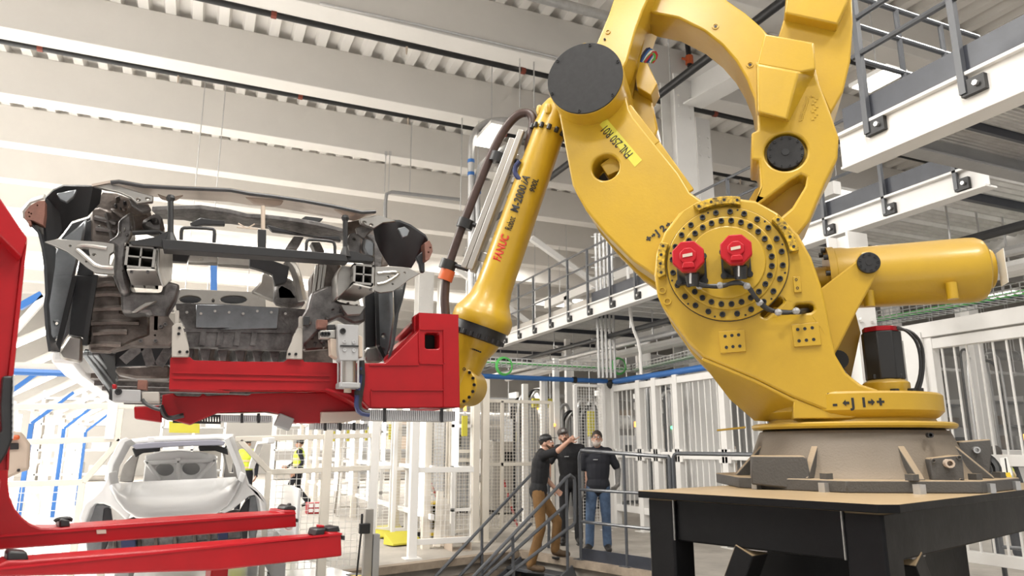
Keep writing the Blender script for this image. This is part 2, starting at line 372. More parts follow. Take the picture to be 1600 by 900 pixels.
# pipes and small things seen through the opening of the arm
p = onz(1030, 148, 8.7); t = thing('black_pipe', p, 'long black pipe running towards the viewer behind the arm opening', 'pipe'); MB().cyl((p.x, p.y+9, 8.7), (p.x, 1, 8.7), .085, n=10).build('pipe', M['black'], t)
for k in range(4): MB().cyl((p.x, p.y+6-3.2*k, 8.7), (p.x, p.y+6-3.2*k, BZ+BH), .015, n=5).build('hanger_rod', M['galv'], t)
f = Fr((0, 11.4, 0), 0); a, c = f.P(1010, 42), f.P(1120, 80); t = thing('galvanised_pipe', V((a.x, a.y, a.z)), 'galvanised pipe crossing the arm opening above the black pipe', 'pipe'); MB().cyl((a.x-3, 11.4, a.z), (c.x+1, 11.4, a.z), .1, n=12).build('pipe', M['galv'], t)
for x in (a.x-2, c.x+.5): MB().cyl((x, 11.4, a.z), (x, 11.4, BZ+BH), .015, n=5).build('hanger_rod', M['galv'], t)
f = Fr((0, 12.0, 0), 0); a, c = f.P(1070, 36), f.P(1078, 104); t = thing('drop_pipe', c, 'short black drop pipe with rust red valves inside the arm opening', 'pipe'); MB().cyl(a+V((0, 0, .3)), c, .06, n=8).build('pipe', M['black'], t)
for q in (f.P(1070, 44), f.P(1077, 94)): MB().cyl(q-V((0, 0, .1)), q+V((0, 0, .1)), .09, n=8).build('valve', M['orange'], t); MB().cyl(q, q+V((-.2, 0, 0)), .03, n=6).build('valve_lever', M['orange'], t)
f = Fr((0, 12.5, 0), 0); a = f.P(1075, 174); t = thing('alarm_box', a, 'small red alarm box on the white roof column', 'alarm box'); MB().wb(a.x-.07, a.x+.07, 12.42, 12.5, a.z-.08, a.z+.08).build('box', M['redcap'], t, .01); MB().tube([a+V((-.07, 0, 0)), a+V((-.4, 0, .25)), a+V((-.75, 0, .6)), a+V((-.8, 0, 2.4))], .018, 6, 1).build('conduit', M['galv'], t)
f = Fr((0, 11.6, 0), 0); a, c = f.P(1124, 132), f.P(1168, 140); t = thing('strut_channel', a, 'short slotted channel under the white girder in the arm opening', 'channel'); MB().bar(a, c, .08, .08).build('channel', M['galv'], t)
for q in (a, c): MB().cyl(q, V((q.x, q.y, BZ+BH)), .014, n=5).build('hanger_rod', M['galv'], t)
# luminaires seen in the photograph
def luminaire(px, py, z, sx, sy, lab, n=1):
    p = onz(px, py, z); t = thing('luminaire', p, lab, 'ceiling light')
    MB().wb(p.x-sx/2, p.x+sx/2, p.y-sy/2, p.y+sy/2, z+.02, z+.09).build('housing', M['white'], t)
    for k in range(n):
        x0 = p.x-sx/2+.03+k*(sx-.03)/n; MB().wb(x0, x0+(sx-.06)/n-.04, p.y-sy/2+.04, p.y+sy/2-.04, z, z+.018).build('diffuser', M['lamp'], t)
    MB().cyl((p.x, p.y, z+.09), (p.x, p.y, BZ+BH), .012, n=5).build('hanger_rod', M['galv'], t)
    return t
luminaire(768, 214, 8.6, .55, 1.3, 'bright ceiling light seen beside the top of the brown hose')
luminaire(1372, 128, 7.6, .5, .75, 'large twin-lens ceiling light above the upper gangway', 2)
luminaire(1310, 310, 7.4, .8, .9, 'ceiling light seen between the two gangways')
luminaire(875, 473, 7.2, 1.6, 1.6, 'small ceiling light seen through the far gangway railing')
luminaire(1058, 536, 7.0, 1.8, 2.2, 'small round-looking light left of the robot body')
luminaire(1570, 462, 6.4, 1.0, 1.2, 'ceiling light right of the counterweight end')

# ------------------------------------------------------------------ gangways
def rail_post(t, p, h, w=.05, m='rail', foot=None):
    MB().bar(p, p+V((0, 0, h)), w, w, (0, 1, 0)).build('post', M[m], t)
    if foot is not None:
        MB().wb(p.x-.012, p.x+.03, p.y-foot, p.y+.02, p.z-.02, p.z+.10).build('bracket', M['black'], t)
        MB().cyl(V((p.x-.012, p.y-foot*.65, p.z+.04)), V((p.x-.04, p.y-foot*.65, p.z+.04)), .022, n=6).build('bolt', M['galv'], t)
# upper gangway (near, upper right)
t = thing('upper_gangway', (5.6, 2, 3.93), 'white-edged gangway high at right with black toeboard and corrugated underside', 'gangway')
X0 = 5.0
b = MB(); b.wb(X0, X0+.02, -2, 4.25, 3.93, 4.25).wb(X0-.04, X0+.14, -2, 4.25, 4.22, 4.25).wb(X0-.02, X0+.18, -2, 4.25, 3.92, 3.945); b.build('edge_beam', M['white'], t, bevel=.004)
b = MB(); b.wb(X0+.02, 6.9, 3.78, 3.80, 3.95, 4.15).wb(X0+.02, 6.9, 3.70, 3.86, 3.945, 3.965).wb(X0+.02, 6.9, 3.7, 3.86, 4.14, 4.16); b.build('cross_beam', M['grey'], t)
b = MB(); b.wb(6.72, 6.90, -2, 3.7, 3.93, 3.96).wb(6.8, 6.83, -2, 3.7, 3.96, 4.2); b.build('inner_beam', M['grey'], t)
for k in range(14):                                     # deck planks, ribbed, with joists between
    y0 = -2+.42*k; b = MB()
    for j in range(8):
        yy = y0+.02+j*.045; b.add([(X0+.03, yy, 4.14), (6.75, yy, 4.14), (6.75, yy+.012, 4.115), (X0+.03, yy+.012, 4.115), (X0+.03, yy+.03, 4.115), (6.75, yy+.03, 4.115), (6.75, yy+.042, 4.14), (X0+.03, yy+.042, 4.14)], [(0,1,2,3),(3,2,5,4),(4,5,6,7)])
    b.build('deck_plank', M['deckm'], t, solid=False)
    MB().wb(X0+.03, 6.75, y0+.375, y0+.41, 4.05, 4.14).build('joist', M['railb'], t)
MB().wb(X0+.0, X0+.012, -2, 4.19, 4.25, 4.47).build('toeboard', M['railb'], t)
for y, z in ((3.93, 4.12), (3.10, 4.08), (2.25, 4.08), (1.4, 4.08), (.5, 4.08)): rail_post(t, V((X0-.03, y, z)), 5.52-z, .05, 'rail', .16)
b = MB()
for z in (4.86, 5.2, 5.5): b.cyl((X0-.03, -2, z), (X0-.03, 4.0, z), .026, n=8)
b.build('handrail', M['rail'], t)
b = MB()
for z in (4.86, 5.2, 5.5): b.cyl((X0, 4.0, z), (6.75, 4.0, z), .024, n=8)
for x in (5.6, 6.2, 6.75): b.cyl((x, 4.0, 4.2), (x, 4.0, 5.5), .024, n=8)
b.build('end_rail', M['rail'], t)
MB().wb(X0+.05, 6.75, 3.98, 4.0, 4.25, 4.42).build('toeboard', M['railb'], t)
# long gangway behind
t = thing('long_gangway', (7.9, 11, 4.05), 'long white gangway with thin grey railing running behind the robot', 'gangway')
X0 = 6.9; Y1 = 20
b = MB(); b.wb(X0, X0+.02, 4.2, Y1, 4.05, 4.3).wb(X0-.05, X0+.12, 4.2, Y1, 4.28, 4.305).wb(X0-.05, X0+.12, 4.2, Y1, 4.04, 4.06); b.build('edge_beam', M['white'], t)
b = MB(); b.wb(9.3, 9.32, 4.2, Y1, 4.05, 4.3).wb(9.24, 9.4, 4.2, Y1, 4.04, 4.06); b.build('edge_beam', M['white'], t)
MB().wb(X0+.02, X0+.035, 4.2, 12, 4.31, 4.52).build('toeboard', M['railb'], t)
MB().wb(X0+.02, X0+.035, 12, Y1, 4.31, 4.44).build('toeboard', M['taupe'], t)
for k in range(36):
    y0 = 4.2+.44*k; b = MB()
    for j in range(4):
        yy = y0+.02+j*.1; b.add([(X0+.03, yy, 4.2), (9.3, yy, 4.2), (9.3, yy+.03, 4.16), (X0+.03, yy+.03, 4.16), (X0+.03, yy+.06, 4.16), (9.3, yy+.06, 4.16), (9.3, yy+.09, 4.2), (X0+.03, yy+.09, 4.2)], [(0,1,2,3),(3,2,5,4),(4,5,6,7)])
    b.build('deck_plank', M['deckm'], t, solid=False)
for k in range(9): MB().wb(X0+.03, 9.3, 4.6+1.9*k, 4.66+1.9*k, 4.08, 4.18).build('joist', M['railb'], t)
for k in range(19):
    y = 4.5+.84*k; rail_post(t, V((X0-.03, y, 4.1)), 1.33, .04, 'rail', .13)
for z in (4.75, 5.08, 5.42): MB().cyl((X0-.03, 4.3, z), (X0-.03, Y1, z), .02, n=6).build('handrail', M['rail'], t)
for z in (4.75, 5.08, 5.42): MB().cyl((9.3, 4.3, z), (9.3, Y1, z), .02, n=6).build('handrail', M['rail'], t)
for k in range(10):
    y = 5+1.6*k; MB().cyl((9.3, y, 4.2), (9.3, y, 5.42), .02, n=6).build('post', M['rail'], t)
# white services above and under the long gangway
for i, (dx, z, r, m, lab) in enumerate(((.5, 3.72, .05, 'black', 'black pipe slung under the long gangway'), (1.0, 3.62, .06, 'galv', 'galvanised pipe under the long gangway, next to the black one'), (1.45, 3.55, .08, 'white', 'white pipe under the long gangway'), (2.0, 3.62, .06, 'white', 'white pipe under the far side of the long gangway'))):
    t = thing('service_pipe', (X0+dx, 12, z-r), lab, 'pipe')
    MB().cyl((X0+dx, 3, z), (X0+dx, 19.6, z), r, n=8).build('pipe', M[m], t)
    for k in range(5): MB().cyl((X0+dx, 5+3.2*k, z+r*.9), (X0+dx, 5+3.2*k, 4.16), .012, n=5).build('hanger', M['galv'], t)
# diagonal braces and white frame behind the far gangway
t = thing('braced_frame', (10.4, 15, 0), 'white braced steel frame behind the far end of the gangway', 'frame')
for y in (11.5, 15.5, 19.5): MB().bar((10.4, y, 0), (10.4, y, 6.2), .2, .2, (0, 1, 0)).build('post', M['white'], t)
for a, b2 in (((10.4, 11.5, 4.2), (10.4, 15.5, 6.0)), ((10.4, 15.5, 4.2), (10.4, 19.5, 6.0)), ((10.4, 15.5, 6.0), (10.4, 11.5, 4.2))): MB().bar(a, b2, .12).build('brace', M['white'], t)
MB().bar((10.4, 9, 6.2), (10.4, 21, 6.2), .2, .25, (0, 0, 1)).build('rail', M['white'], t)
for (a, b2, r, lab) in (((713, 420), (900, 560), .06, 'white diagonal brace behind the forearm, lower one'), ((830, 372), (1010, 500), .07, 'white diagonal brace behind the forearm, upper one')):
    f = Fr((0, 16.5, 0), 0); t = thing('diagonal_brace', f.P(*b2), lab, 'brace'); MB().bar(f.P(*a), f.P(*b2), r*2).build('brace', M['white'], t)
# vertical conduit ladder at (935, 350-600)
f = Fr((0, 12.2, 0), 0)
t = thing('conduit_riser', f.P(945, 600), 'bundle of galvanised risers and ladder tray left of the robot body', 'conduit')
for i, px in enumerate((930, 936, 942, 948, 954)):
    a = f.P(px, 365); z0 = f.h(px, 590)[1]; MB().cyl((a.x, a.y, z0), (a.x, a.y, a.z), .028, n=6).build('riser', M['galv'], t)
for k in range(14):
    py = 370+16*k; MB().bar(f.P(924, py), f.P(960, py), .02).build('rung', M['galv'], t)
f = Fr((0, 11.2, 0), 0); t = thing('thin_conduit', f.P(1000, 600), 'thin white conduit dropping in front of the long gangway', 'conduit')
MB().tube([f.P(1002, 585), f.P(1000, 540), f.P(988, 510), f.P(984, 480), f.P(980, 405)], .03, 6, 1).build('tube', M['white'], t)
# cable baskets
def basket(pts, w, h, lab, green=True):
    t = thing('cable_tray', V(pts[0]), lab, 'cable tray')
    b = MB()
    for p, q in zip(pts, pts[1:]):
        p, q = V(p), V(q); d = (q-p).normalized(); s = d.cross(V((0, 0, 1))).normalized()*w/2; n = int((q-p).length/.11)
        for o in (s, -s):
            for z in (0, h*.5, h): b.bar(p+o+V((0, 0, z)), q+o+V((0, 0, z)), .012)
        for k in range(n+1):
            c = p+d*(k*.11)
            b.bar(c+s, c+s+V((0, 0, h)), .011); b.bar(c-s, c-s+V((0, 0, h)), .011); b.bar(c+s, c-s, .011)
    stuff(b.build('wire_basket', M['galv'], t))
    if green:
        for k, (m, o) in enumerate((('green', -.3), ('green', .1), ('bluedk', .3), ('sheetw', -.05))):
            MB().tube([V(p)+V((o*w, o*w, .03+.01*k)) for p in pts], .016, 5).build('cable', M[m], t)
    return t
basket([(4.5, 12.9, 3.12), (8.3, 12.9, 3.12)], .5, .12, 'wire cable tray with green cables along the back of the cell')
basket([(8.5, 13.0, 3.12), (8.5, 9.0, 3.25)], .5, .12, 'wire cable tray over the barred fence left of the robot')
basket([(9.6, 9, 3.45), (9.6, 2, 3.45)], .6, .12, 'wire cable tray under the counterweight cylinder at right')
f = Fr((0, 12.6, 0), 0)
for px, lab in ((788, 'green cable coil hanging on the tray left of the riser'), (967, 'green cable coil hanging on the tray right of the riser')):
    c = f.P(px, 572); t = thing('cable_coil', c-V((0, 0, .14)), lab, 'cable coil'); b = MB()
    for k in range(4): b.tube([c+V(((.15+.008*k)*math.cos(a*.35), .01*k-.02, (.15+.008*k)*math.sin(a*.35))) for a in range(19)], .012, 5)
    stuff(b.build('cable_loops', M['green'], t))
# ------------------------------------------------------------------ the big robot
TT = 1.335                                            # table top
M['scuff'] = mat('scuffed yellow pad', (.74, .455, .018), .45, noise=.97, nscale=38, col2=(.02, .015, .01))
rob = thing('industrial_robot', RF.p(0, TT, 0), 'huge yellow industrial robot arm bolted to the black steel table', 'robot')
def px_r(fr, x, y, r, w):                            # metres for r pixels at (x, y) on plane w
    a = fr.h(x-r, y, w); b = fr.h(x+r, y, w); return abs(b[0]-a[0])/2
def circ(ab, r, n=28, a0=0): return [(ab[0]+r*math.cos(a0+2*math.pi*i/n), ab[1]+r*math.sin(a0+2*math.pi*i/n)) for i in range(n)]
def cap(ab0, ab1, r, n=8):                            # capsule outline
    t = math.atan2(ab1[1]-ab0[1], ab1[0]-ab0[0]); o = []
    for k in range(n+1): a = t-math.pi/2+math.pi*k/n; o.append((ab1[0]+r*math.cos(a), ab1[1]+r*math.sin(a)))
    for k in range(n+1): a = t+math.pi/2+math.pi*k/n; o.append((ab0[0]+r*math.cos(a), ab0[1]+r*math.sin(a)))
    return o
def plate(name, pts, w0, w1, m, par, bevel=.008, holes=(), fr=RF, seg=2, wt=None, ang=38):
    return MB().prism(fr, fr.t(pts, w1 if wt is None else wt), w0, w1, holes).build(name, M[m] if isinstance(m, str) else m, par, bevel, seg, ang=ang)
def disc(name, fr, ab, r, w0, w1, m, par, bevel=0, n=28): return MB().prism(fr, circ(ab, r, n), w0, w1).build(name, M[m], par, bevel)
_bolts = {}
def bolt(fr, a, b, c, r, par, m='black', dpt=.018, nm='bolt'):
    key = (round(r, 4), m, fr.w[:], dpt)
    if key not in _bolts:
        n = 10
        def lp(rr, z): return [fr.u*rr*math.cos(2*math.pi*i/n)+fr.v*rr*math.sin(2*math.pi*i/n)+fr.w*z for i in range(n)]
        q = MB().ring([lp(r, 0), lp(r, dpt), lp(r*.6, dpt), lp(r*.55, dpt*.3)])
        o = q.build(nm, M[m], None, origin=(0, 0, 0)); o.parent = par; o.location = fr.p(a, b, c)-wloc(par); _bolts[key] = o; return o
    return clone(_bolts[key], par, fr.p(a, b, c))
# --- pedestal
JC = RF.o
rd = RF.h(1471, 630)[0]                               # drum radius
ax = V((JC.x, JC.y, 0))
zp0 = RF.h(1325, 672, .5)[1]; zr0 = RF.h(1325, 668, .55)[1]; zr1 = RF.h(1325, 658, .55)[1]; zd0 = RF.h(1325, 649, .5)[1]; zd1 = RF.h(1420, 612, .35)[1]
ped = MB().lathe(ax, (0, 0, 1), [(TT+.035, .64), (TT+.07, .62), (TT+.12, .585), (zp0-.02, rd+.02), (zp0, rd+.01)], 40).build('pedestal', M['casting'], rob)
oct_ = [CF.p(*q) for q in ()]
jc2, jc1 = JC.dot(CF.u), -JC.dot(CF.w)
def oc(s, k, z): return [cpt(jc1+y*s, jc2+x*s, z) for x, y in ((-1, -k), (-k, -1), (k, -1), (1, -k), (1, k), (k, 1), (-k, 1), (-1, k))]
MB().ring([oc(.745, .40, TT), oc(.745, .40, TT+.06)]).build('mounting_flange', M['casting'], rob, .006)
for k in range(8):                                    # gusset ribs
    a = R(22+45*k); dr = V((math.cos(a), math.sin(a), 0)); s = V((-dr.y, dr.x, 0))*.018
    q = [ax+dr*.5+V((0, 0, TT+.06)), ax+dr*.70+V((0, 0, TT+.06)), ax+dr*.69+V((0, 0, TT+.075)), ax+dr*(rd+.005)+V((0, 0, zp0-.045)), ax+dr*.4+V((0, 0, zp0-.045))]
    MB().add([p+s for p in q]+[p-s for p in q], [(0,1,2,3,4), (9,8,7,6,5)]+[(i, i+5, (i+1) % 5+5, (i+1) % 5) for i in range(5)]).build('rib', M['casting'], rob, .004)
PF = Fr(ax, R(-17))
for (x, y) in ((-.8, .2), (-.8, -.2), (-.22, -.8), (.2, -.8), (.8, -.15), (.8, .25), (-.6, -.6), (.6, -.6)):
    q = cpt(jc1+y*.86, jc2+x*.86, TT+.06); b = MB().wb(q.x-.022, q.x+.022, q.y-.022, q.y+.022, q.z, q.z+.03); b.build('foot_bolt', M['casting'], rob)
    q = cpt(jc1+y*.935, jc2+x*.935, TT); MB().wb(q.x-.02, q.x+.02, q.y-.02, q.y+.02, TT, TT+.045).build('foot_clip', M['galv'], rob)
# two cast boxes on the pedestal front
for pts, w1, w0 in (([(1174, 712), (1256, 712), (1261, 717), (1268, 752), (1262, 766), (1174, 757)], .62, .3), ([(1453, 716), (1504, 711), (1508, 755), (1456, 764)], .60, .2)):
    plate('cast_box', pts, w0, w1, 'casting', rob, .008)
cv = plate('cover_plate', [(1454, 716), (1503, 711), (1507, 754), (1457, 762)], .60, .612, 'casting', rob, .003)
for p in ((1458, 720), (1498, 715), (1502, 751), (1462, 757)): bolt(RF, *RF.h(*p, .612), .612, .011, rob, 'casting', .012, 'cover_screw')
a = RF.h(1481, 724, .62); bolt(RF, *a, .612, .022, rob, 'tan', .05, 'pressure_fitting')
a = RF.h(1452, 680, .48); bolt(RF, *a, .46, .014, rob, 'black', .05, 'grease_nipple')
plate('cast_box', [(1497, 690), (1548, 686), (1550, 700), (1548, 745), (1500, 745)], -.1, .15, 'casting', rob, .008)
a = RF.h(1524, 703, .15); bolt(RF, *a, .15, .018, rob, 'galv', .03, 'plug')
MB().tube([RF.P(1540, 712, .1), RF.P(1553, 722, .12), RF.P(1560, 735, .14), RF.P(1556, 752, .15)], .022, 8, 1).build('black_hose', M['black'], rob)
# --- turntable
MB().lathe(ax, (0, 0, 1), [(zp0-.005, rd+.0), (zr0, rd-.01)], 40).build('bearing_seal', M['black'], rob)
MB().lathe(ax, (0, 0, 1), [(zr0, rd+.045), (zr0+.012, rd+.055), (zr1-.008, rd+.055), (zr1, rd+.04)], 56).build('turntable_plate', M['yellow'], rob, ang=25)
plate('pointer_tab', [(1120, 671), (1165, 666), (1165, 669), (1120, 673.5)], .1, .22, 'yellow', rob, .001)
MB().lathe(ax, (0, 0, 1), [(zr1, rd-.04), (zd0-.01, rd-.05), (zd0, rd-.03), (zd0+.03, rd), (zd1-.012, rd), (zd1, rd-.012)], 56).build('turret_drum', M['yellow'], rob, ang=30)
# --- turret cheeks
TF = [(1022, 430), (1025, 395), (1038, 362), (1060, 333), (1090, 314), (1135, 307), (1180, 313), (1215, 332), (1248, 366), (1268, 402), (1283, 445), (1293, 490), (1300, 530), (1306, 555), (1322, 582), (1345, 600), (1375, 610), (1300, 646), (1240, 622), (1180, 592), (1098, 558), (1075, 535), (1050, 500), (1034, 478), (1027, 462)]
WT = .47
RC = RF.h(1135, 412, WT); rr = px_r(RF, 1135, 412, 95, WT)
h1 = cap(RF.h(1195, 490, WT), RF.h(1217, 470, WT), .022); h2 = cap(RF.h(1249, 482, WT), RF.h(1264, 481, WT), .026)
tur = plate('turret', TF, .14, WT, 'yellow', rob, .016, [h1, h2], seg=3)
ab = RF.t(TF, WT)
MB().prism(RF, ab, -.40, -.2).build('turret_rear_cheek', M['yellow'], rob, .014)
b = MB(); b.strip([RF.P(*p, .462) for p in ((1098, 558), (1180, 592), (1240, 622), (1302, 646))], [RF.P(*p, .05) for p in ((1106, 572), (1142, 620), (1180, 653), (1240, 656))], -.02)
b.prism(RF, RF.t([(1108, 574), (1144, 621), (1182, 654), (1290, 656), (1380, 620), (1320, 590), (1290, 540), (1180, 545), (1110, 560)], .05), -.35, .06)
b.prism(RF, RF.t([(1300, 646), (1240, 622), (1240, 654), (1330, 654), (1380, 640), (1375, 611)], .46), .0, .462); b.build('turret_foot', M['yellow'], rob, .006)
# drive ring, two bolt circles and cover
MB().prism(RF, circ(RC, rr, 64), WT, WT+.022).build('drive_ring', M['yellow'], rob, .006, ang=30)
MB().prism(RF, circ(RC, rr*1.012, 64), WT-.002, WT+.006).build('seal_ring', M['black'], rob)
MB().prism(RF, circ(RC, rr*.82, 64), WT+.02, WT+.034).build('inner_ring', M['yellow'], rob, .006, ang=30)
MB().prism(RF, circ(RC, rr*.64, 64), WT+.03, WT+.045).build('gearbox_cover', M['yellow'], rob, .012, ang=30)
for k in range(24):
    a = R(15*k+7.5); bolt(RF, RC[0]+rr*.905*math.cos(a), RC[1]+rr*.905*math.sin(a), WT+.022, .0165, rob)
for k in range(28):
    a = R(360/28*k+3); bolt(RF, RC[0]+rr*.735*math.cos(a), RC[1]+rr*.735*math.sin(a), WT+.034, .0165, rob)
for k in range(12):
    a = R(30*k+15.2); bolt(RF, RC[0]+rr*.955*math.cos(a), RC[1]+rr*.955*math.sin(a), WT+.0215, .006, rob, 'black', .002, 'pin_hole')
for a0, a1 in ((73, 115), (157, 190), (5, 41)):
    o = [(RC[0]+rr*r*math.cos(R(a)), RC[1]+rr*r*math.sin(R(a))) for r, aa in ((1.03, range(a0, a1+1, 4)), (1.17, range(a1, a0-1, -4))) for a in aa]
    pd = MB().prism(RF, o, WT, WT+.055).build('wear_pad', M['scuff'], rob, .004)
    for k in range(4):
        a = R(a0+4+(a1-a0-8)*k/3); bolt(RF, RC[0]+rr*1.1*math.cos(a), RC[1]+rr*1.1*math.sin(a), WT+.055, .009, rob, 'black', .003, 'pad_hole')
for pts in ([(1123, 518), (1163, 515), (1166, 549), (1126, 552)], [(1237, 507), (1279, 503.5), (1283.6, 539), (1241, 542)], [(1239, 432), (1250, 432), (1253, 456), (1241, 457)]):
    plate('machined_pad', pts, WT-.01, WT+.014, 'yellow', rob, .002)
for hs in ([(765, 427), (818, 421), (870, 416), (775, 514), (826, 508), (880, 504)], [(1332, 374), (1388, 368), (1445, 361), (1343, 463), (1400, 458), (1457, 452)]):
    for x, y in hs: bolt(RF, *RF.h(980+x/5, 440+y/5, WT+.014), WT+.0135, .0095, rob, 'black', .002, 'tapped_hole')
for p in ((1244, 437), (1246, 450), (1295, 616), (1311, 616)): bolt(RF, *RF.h(*p, WT+.014), WT+.012 if p[1] < 500 else WT-.001, .008, rob, 'black', .004, 'tapped_hole')
for p in ((1035, 454), (1043, 471)): bolt(RF, *RF.h(*p, WT), WT-.002, .024, rob, 'yellow', .014, 'lug')
# servo motors on the ring
def oct8(ab, r, a0=22.5): return [(ab[0]+r*math.cos(R(a0+45*k)), ab[1]+r*math.sin(R(a0+45*k))) for k in range(8)]
for i, (x, y) in enumerate(((1075, 400), (1150, 389))):
    wc = WT+.40; r = px_r(RF, x, y, 25.5, wc); ab = RF.h(x, y, wc)
    mo = MB().prism(RF, oct8(ab, r*.93), WT+.04, wc-.03).build('servo_motor', M['black'], rob, .004)
    MB().prism(RF, [(ab[0]+sx*r*.98, ab[1]+sy*r*.98) for sx, sy in ((-1, -1), (1, -1), (1, 1), (-1, 1))], WT+.04, WT+.075).build('motor_flange', M['black'], mo, .004)
    for sx, sy in ((-1, -1), (1, -1), (1, 1), (-1, 1)): MB().prism(RF, circ((ab[0]+sx*r*.86, ab[1]+sy*r*.86), .018, 8), WT+.075, WT+.1).build('flange_bolt', M['black'], mo)
    cp_ = MB().prism(RF, oct8(ab, r*1.06), wc-.05, wc).build('motor_cap', M['redcap'], mo, .006)
    MB().prism(RF, oct8(ab, r*.56), wc, wc+.012).build('cap_boss', M['redcap'], mo, .006)
    MB().prism(RF, [(ab[0]+q*r, ab[1]+s*r) for q, s in ((-.32, -.12), (.28, -.04), (.28, .16), (-.32, .08))], wc+.012, wc+.016).build('rating_label', M['tan'], mo)
    MB().prism(RF, [(ab[0]+q*r, ab[1]+s*r) for q, s in ((-.4, -.8), (.4, -.8), (.3, -.45), (-.3, -.45))], wc, wc+.02).build('cap_outlet', M['redcap'], mo, .004)
    cx, cy = x+6, y+33
    MB().cyl(RF.P(cx, cy-6, WT+.24), RF.P(cx+2, cy+14, WT+.22), .042, .034, 10).build('cable_plug', M['black'], mo)
    MB().cyl(RF.P(cx-2, cy-9, WT+.30), RF.P(cx-2, cy+10, WT+.28), .007, n=6).build('grey_lead', M['galv'], mo)
cab = MB(); 
for o in (0, 3):
    cab.tube([RF.P(1082, 440-o, WT+.2), RF.P(1090, 447-o, WT+.18), RF.P(1125, 447+o, WT+.16), RF.P(1152, 441-o, WT+.17), RF.P(1170, 446+o, WT+.16), RF.P(1180, 465, WT+.14), RF.P(1197, 482+o, WT+.1), RF.P(1222, 490-o, WT+.08), RF.P(1248, 486+o, WT+.06), RF.P(1262, 484, WT-.05)], .0125, 8, 2)
cab.build('motor_cables', M['black'], rob)
for p in ((1093, 447), (1125, 446), (1167, 447), (1187, 473), (1216, 488), (1244, 486)):
    MB().sphere(RF.P(*p, WT+.12 if p[0] > 1180 else WT+.17), .021, 8).build('cable_tie', M['grey'], rob)
# --- lower arm (J2) with its black hub cover
WA = .40
LA = [(873, 175), (884, 235), (894, 288), (902, 305), (915, 328), (945, 364), (988, 407), (1030, 436), (1060, 460), (1130, 450), (1150, 350), (1078, 300), (1060, 270), (1026, 228), (990, 183), (983, 170), (976, 140), (962, 95), (914, 65), (870, 90), (857, 125)]
hc = RF.h(946, 261, WA); hole = circ(hc, px_r(RF, 946, 261, 21.5, WA), 28)
arm = plate('lower_arm', LA, .14, WA, 'yellow', rob, .014, [hole], seg=3)
MB().prism(RF, RF.t(LA, WA), -.22, -.1).build('lower_arm_rear_plate', M['yellow'], rob, .012)
MB().prism(RF, circ(hc, px_r(RF, 946, 261, 34, WA), 28), .0, .01).build('cavity_shade_disc', M['black'], rob)  # black disc stands in for the shade inside the hollow arm
plate('cable_saddle', [(938, 257), (957, 243), (968, 250), (968, 266), (949, 274)], .1, .33, 'yellow', rob, .004)
b = MB(); 
for e0, e1 in (((981, 168), (1026, 226)), ((1026, 226), (1079, 300))):
    b.bar(RF.P(*e0, WA-.02), RF.P(*e1, WA-.02), .03, .05)
b.build('arm_edge_strip', M['yellow'], rob, .006)
WH = .57; hb = RF.h(914, 122.5, WH); hr = px_r(RF, 914, 122.5, 59, WH)
disc('hub', RF, hb, hr*1.01, .12, WH-.004, 'yellow', rob, .008, 56)
disc('hub_cover', RF, hb, hr, WH-.004, WH+.008, 'disk', rob, .002, 64)
for k in range(6): bolt(RF, hb[0]+hr*.93*math.cos(R(20+60*k)), hb[1]+hr*.93*math.sin(R(20+60*k)), WH+.008, .010, rob, 'disk', .006, 'cover_screw')
# --- upper linkage
plate('linkage_leg', [(930, 72), (951, 22), (960, -5), (985, -70), (1040, -70), (1012, 0), (1005, 15), (994, 45), (980, 95), (972, 112), (940, 105)], .1, .37, 'yellow', rob, .012)
plate('linkage_leg_side', [(1004, 14), (1021, 20), (1007, 60), (988, 150), (973, 142), (990, 60)], -.25, .05, 'yellow', rob, .006)
ARC = [(1008, 14), (1012, -3), (1035, -70), (1100, -40), (1136, 0), (1165, 20), (1190, 42), (1215, 70), (1230, 200), (1185, 250), (1184, 190), (1178, 152), (1166, 122), (1150, 95), (1128, 70), (1100, 48), (1060, 28), (1020, 20)]
plate('linkage_arc', ARC, -.1, .22, 'yellow', rob, .014, seg=3)
for p in ((1118, 41), (1172, 101)): 
    bolt(RF, *RF.h(*p, .22), .218, .024, rob, 'yellow', .008, 'lug'); bolt(RF, *RF.h(*p, .23), .226, .009, rob, 'black', .003, 'tapped_hole')
for p in ((950, 50), (945, 62)): bolt(RF, *RF.h(*p, .37), .368, .018 if p[0] == 950 else .008, rob, 'yellow' if p[0] == 950 else 'black', .01, 'lug')
plate('lever_rear', [(1235, -70), (1329, -70), (1333, 35), (1329, 95), (1318, 142), (1298, 178), (1270, 120), (1215, 60), (1226, 25)], -.30, .16, 'yellow', rob, .012)
plate('lever_rear_cap', [(1240, -70), (1322, -70), (1326, 0), (1309, 38), (1226, 20)], .14, .25, 'yellow', rob, .012)
LEV = [(1183, 100), (1200, 70), (1272, 95), (1280, 130), (1297, 173), (1311, 214), (1309, 247), (1290, 285), (1265, 345), (1244, 372), (1175, 330), (1188, 290), (1186, 250), (1174, 249), (1174, 207), (1184, 203)]
WL = .40; jc_ = RF.h(1228, 237, WL); jr = px_r(RF, 1228, 237, 34, WL)
lev = plate('lever', LEV, .02, WL, 'yellow', rob, .014, [circ(jc_, jr, 32), RF.t([(1182, 322), (1214, 298), (1236, 281), (1252, 272), (1261, 276), (1258, 291), (1238, 324), (1212, 346)], WL)], seg=3)
MB().prism(RF, RF.t([(1160, 330), (1180, 296), (1236, 258), (1285, 262), (1280, 310), (1225, 372)], .25), .1, .25).build('pocket_floor', M['yellow'], rob)
MB().prism(RF, circ(jc_, jr*1.02, 32), .1, .35).build('pivot_recess', M['yellow'], rob)
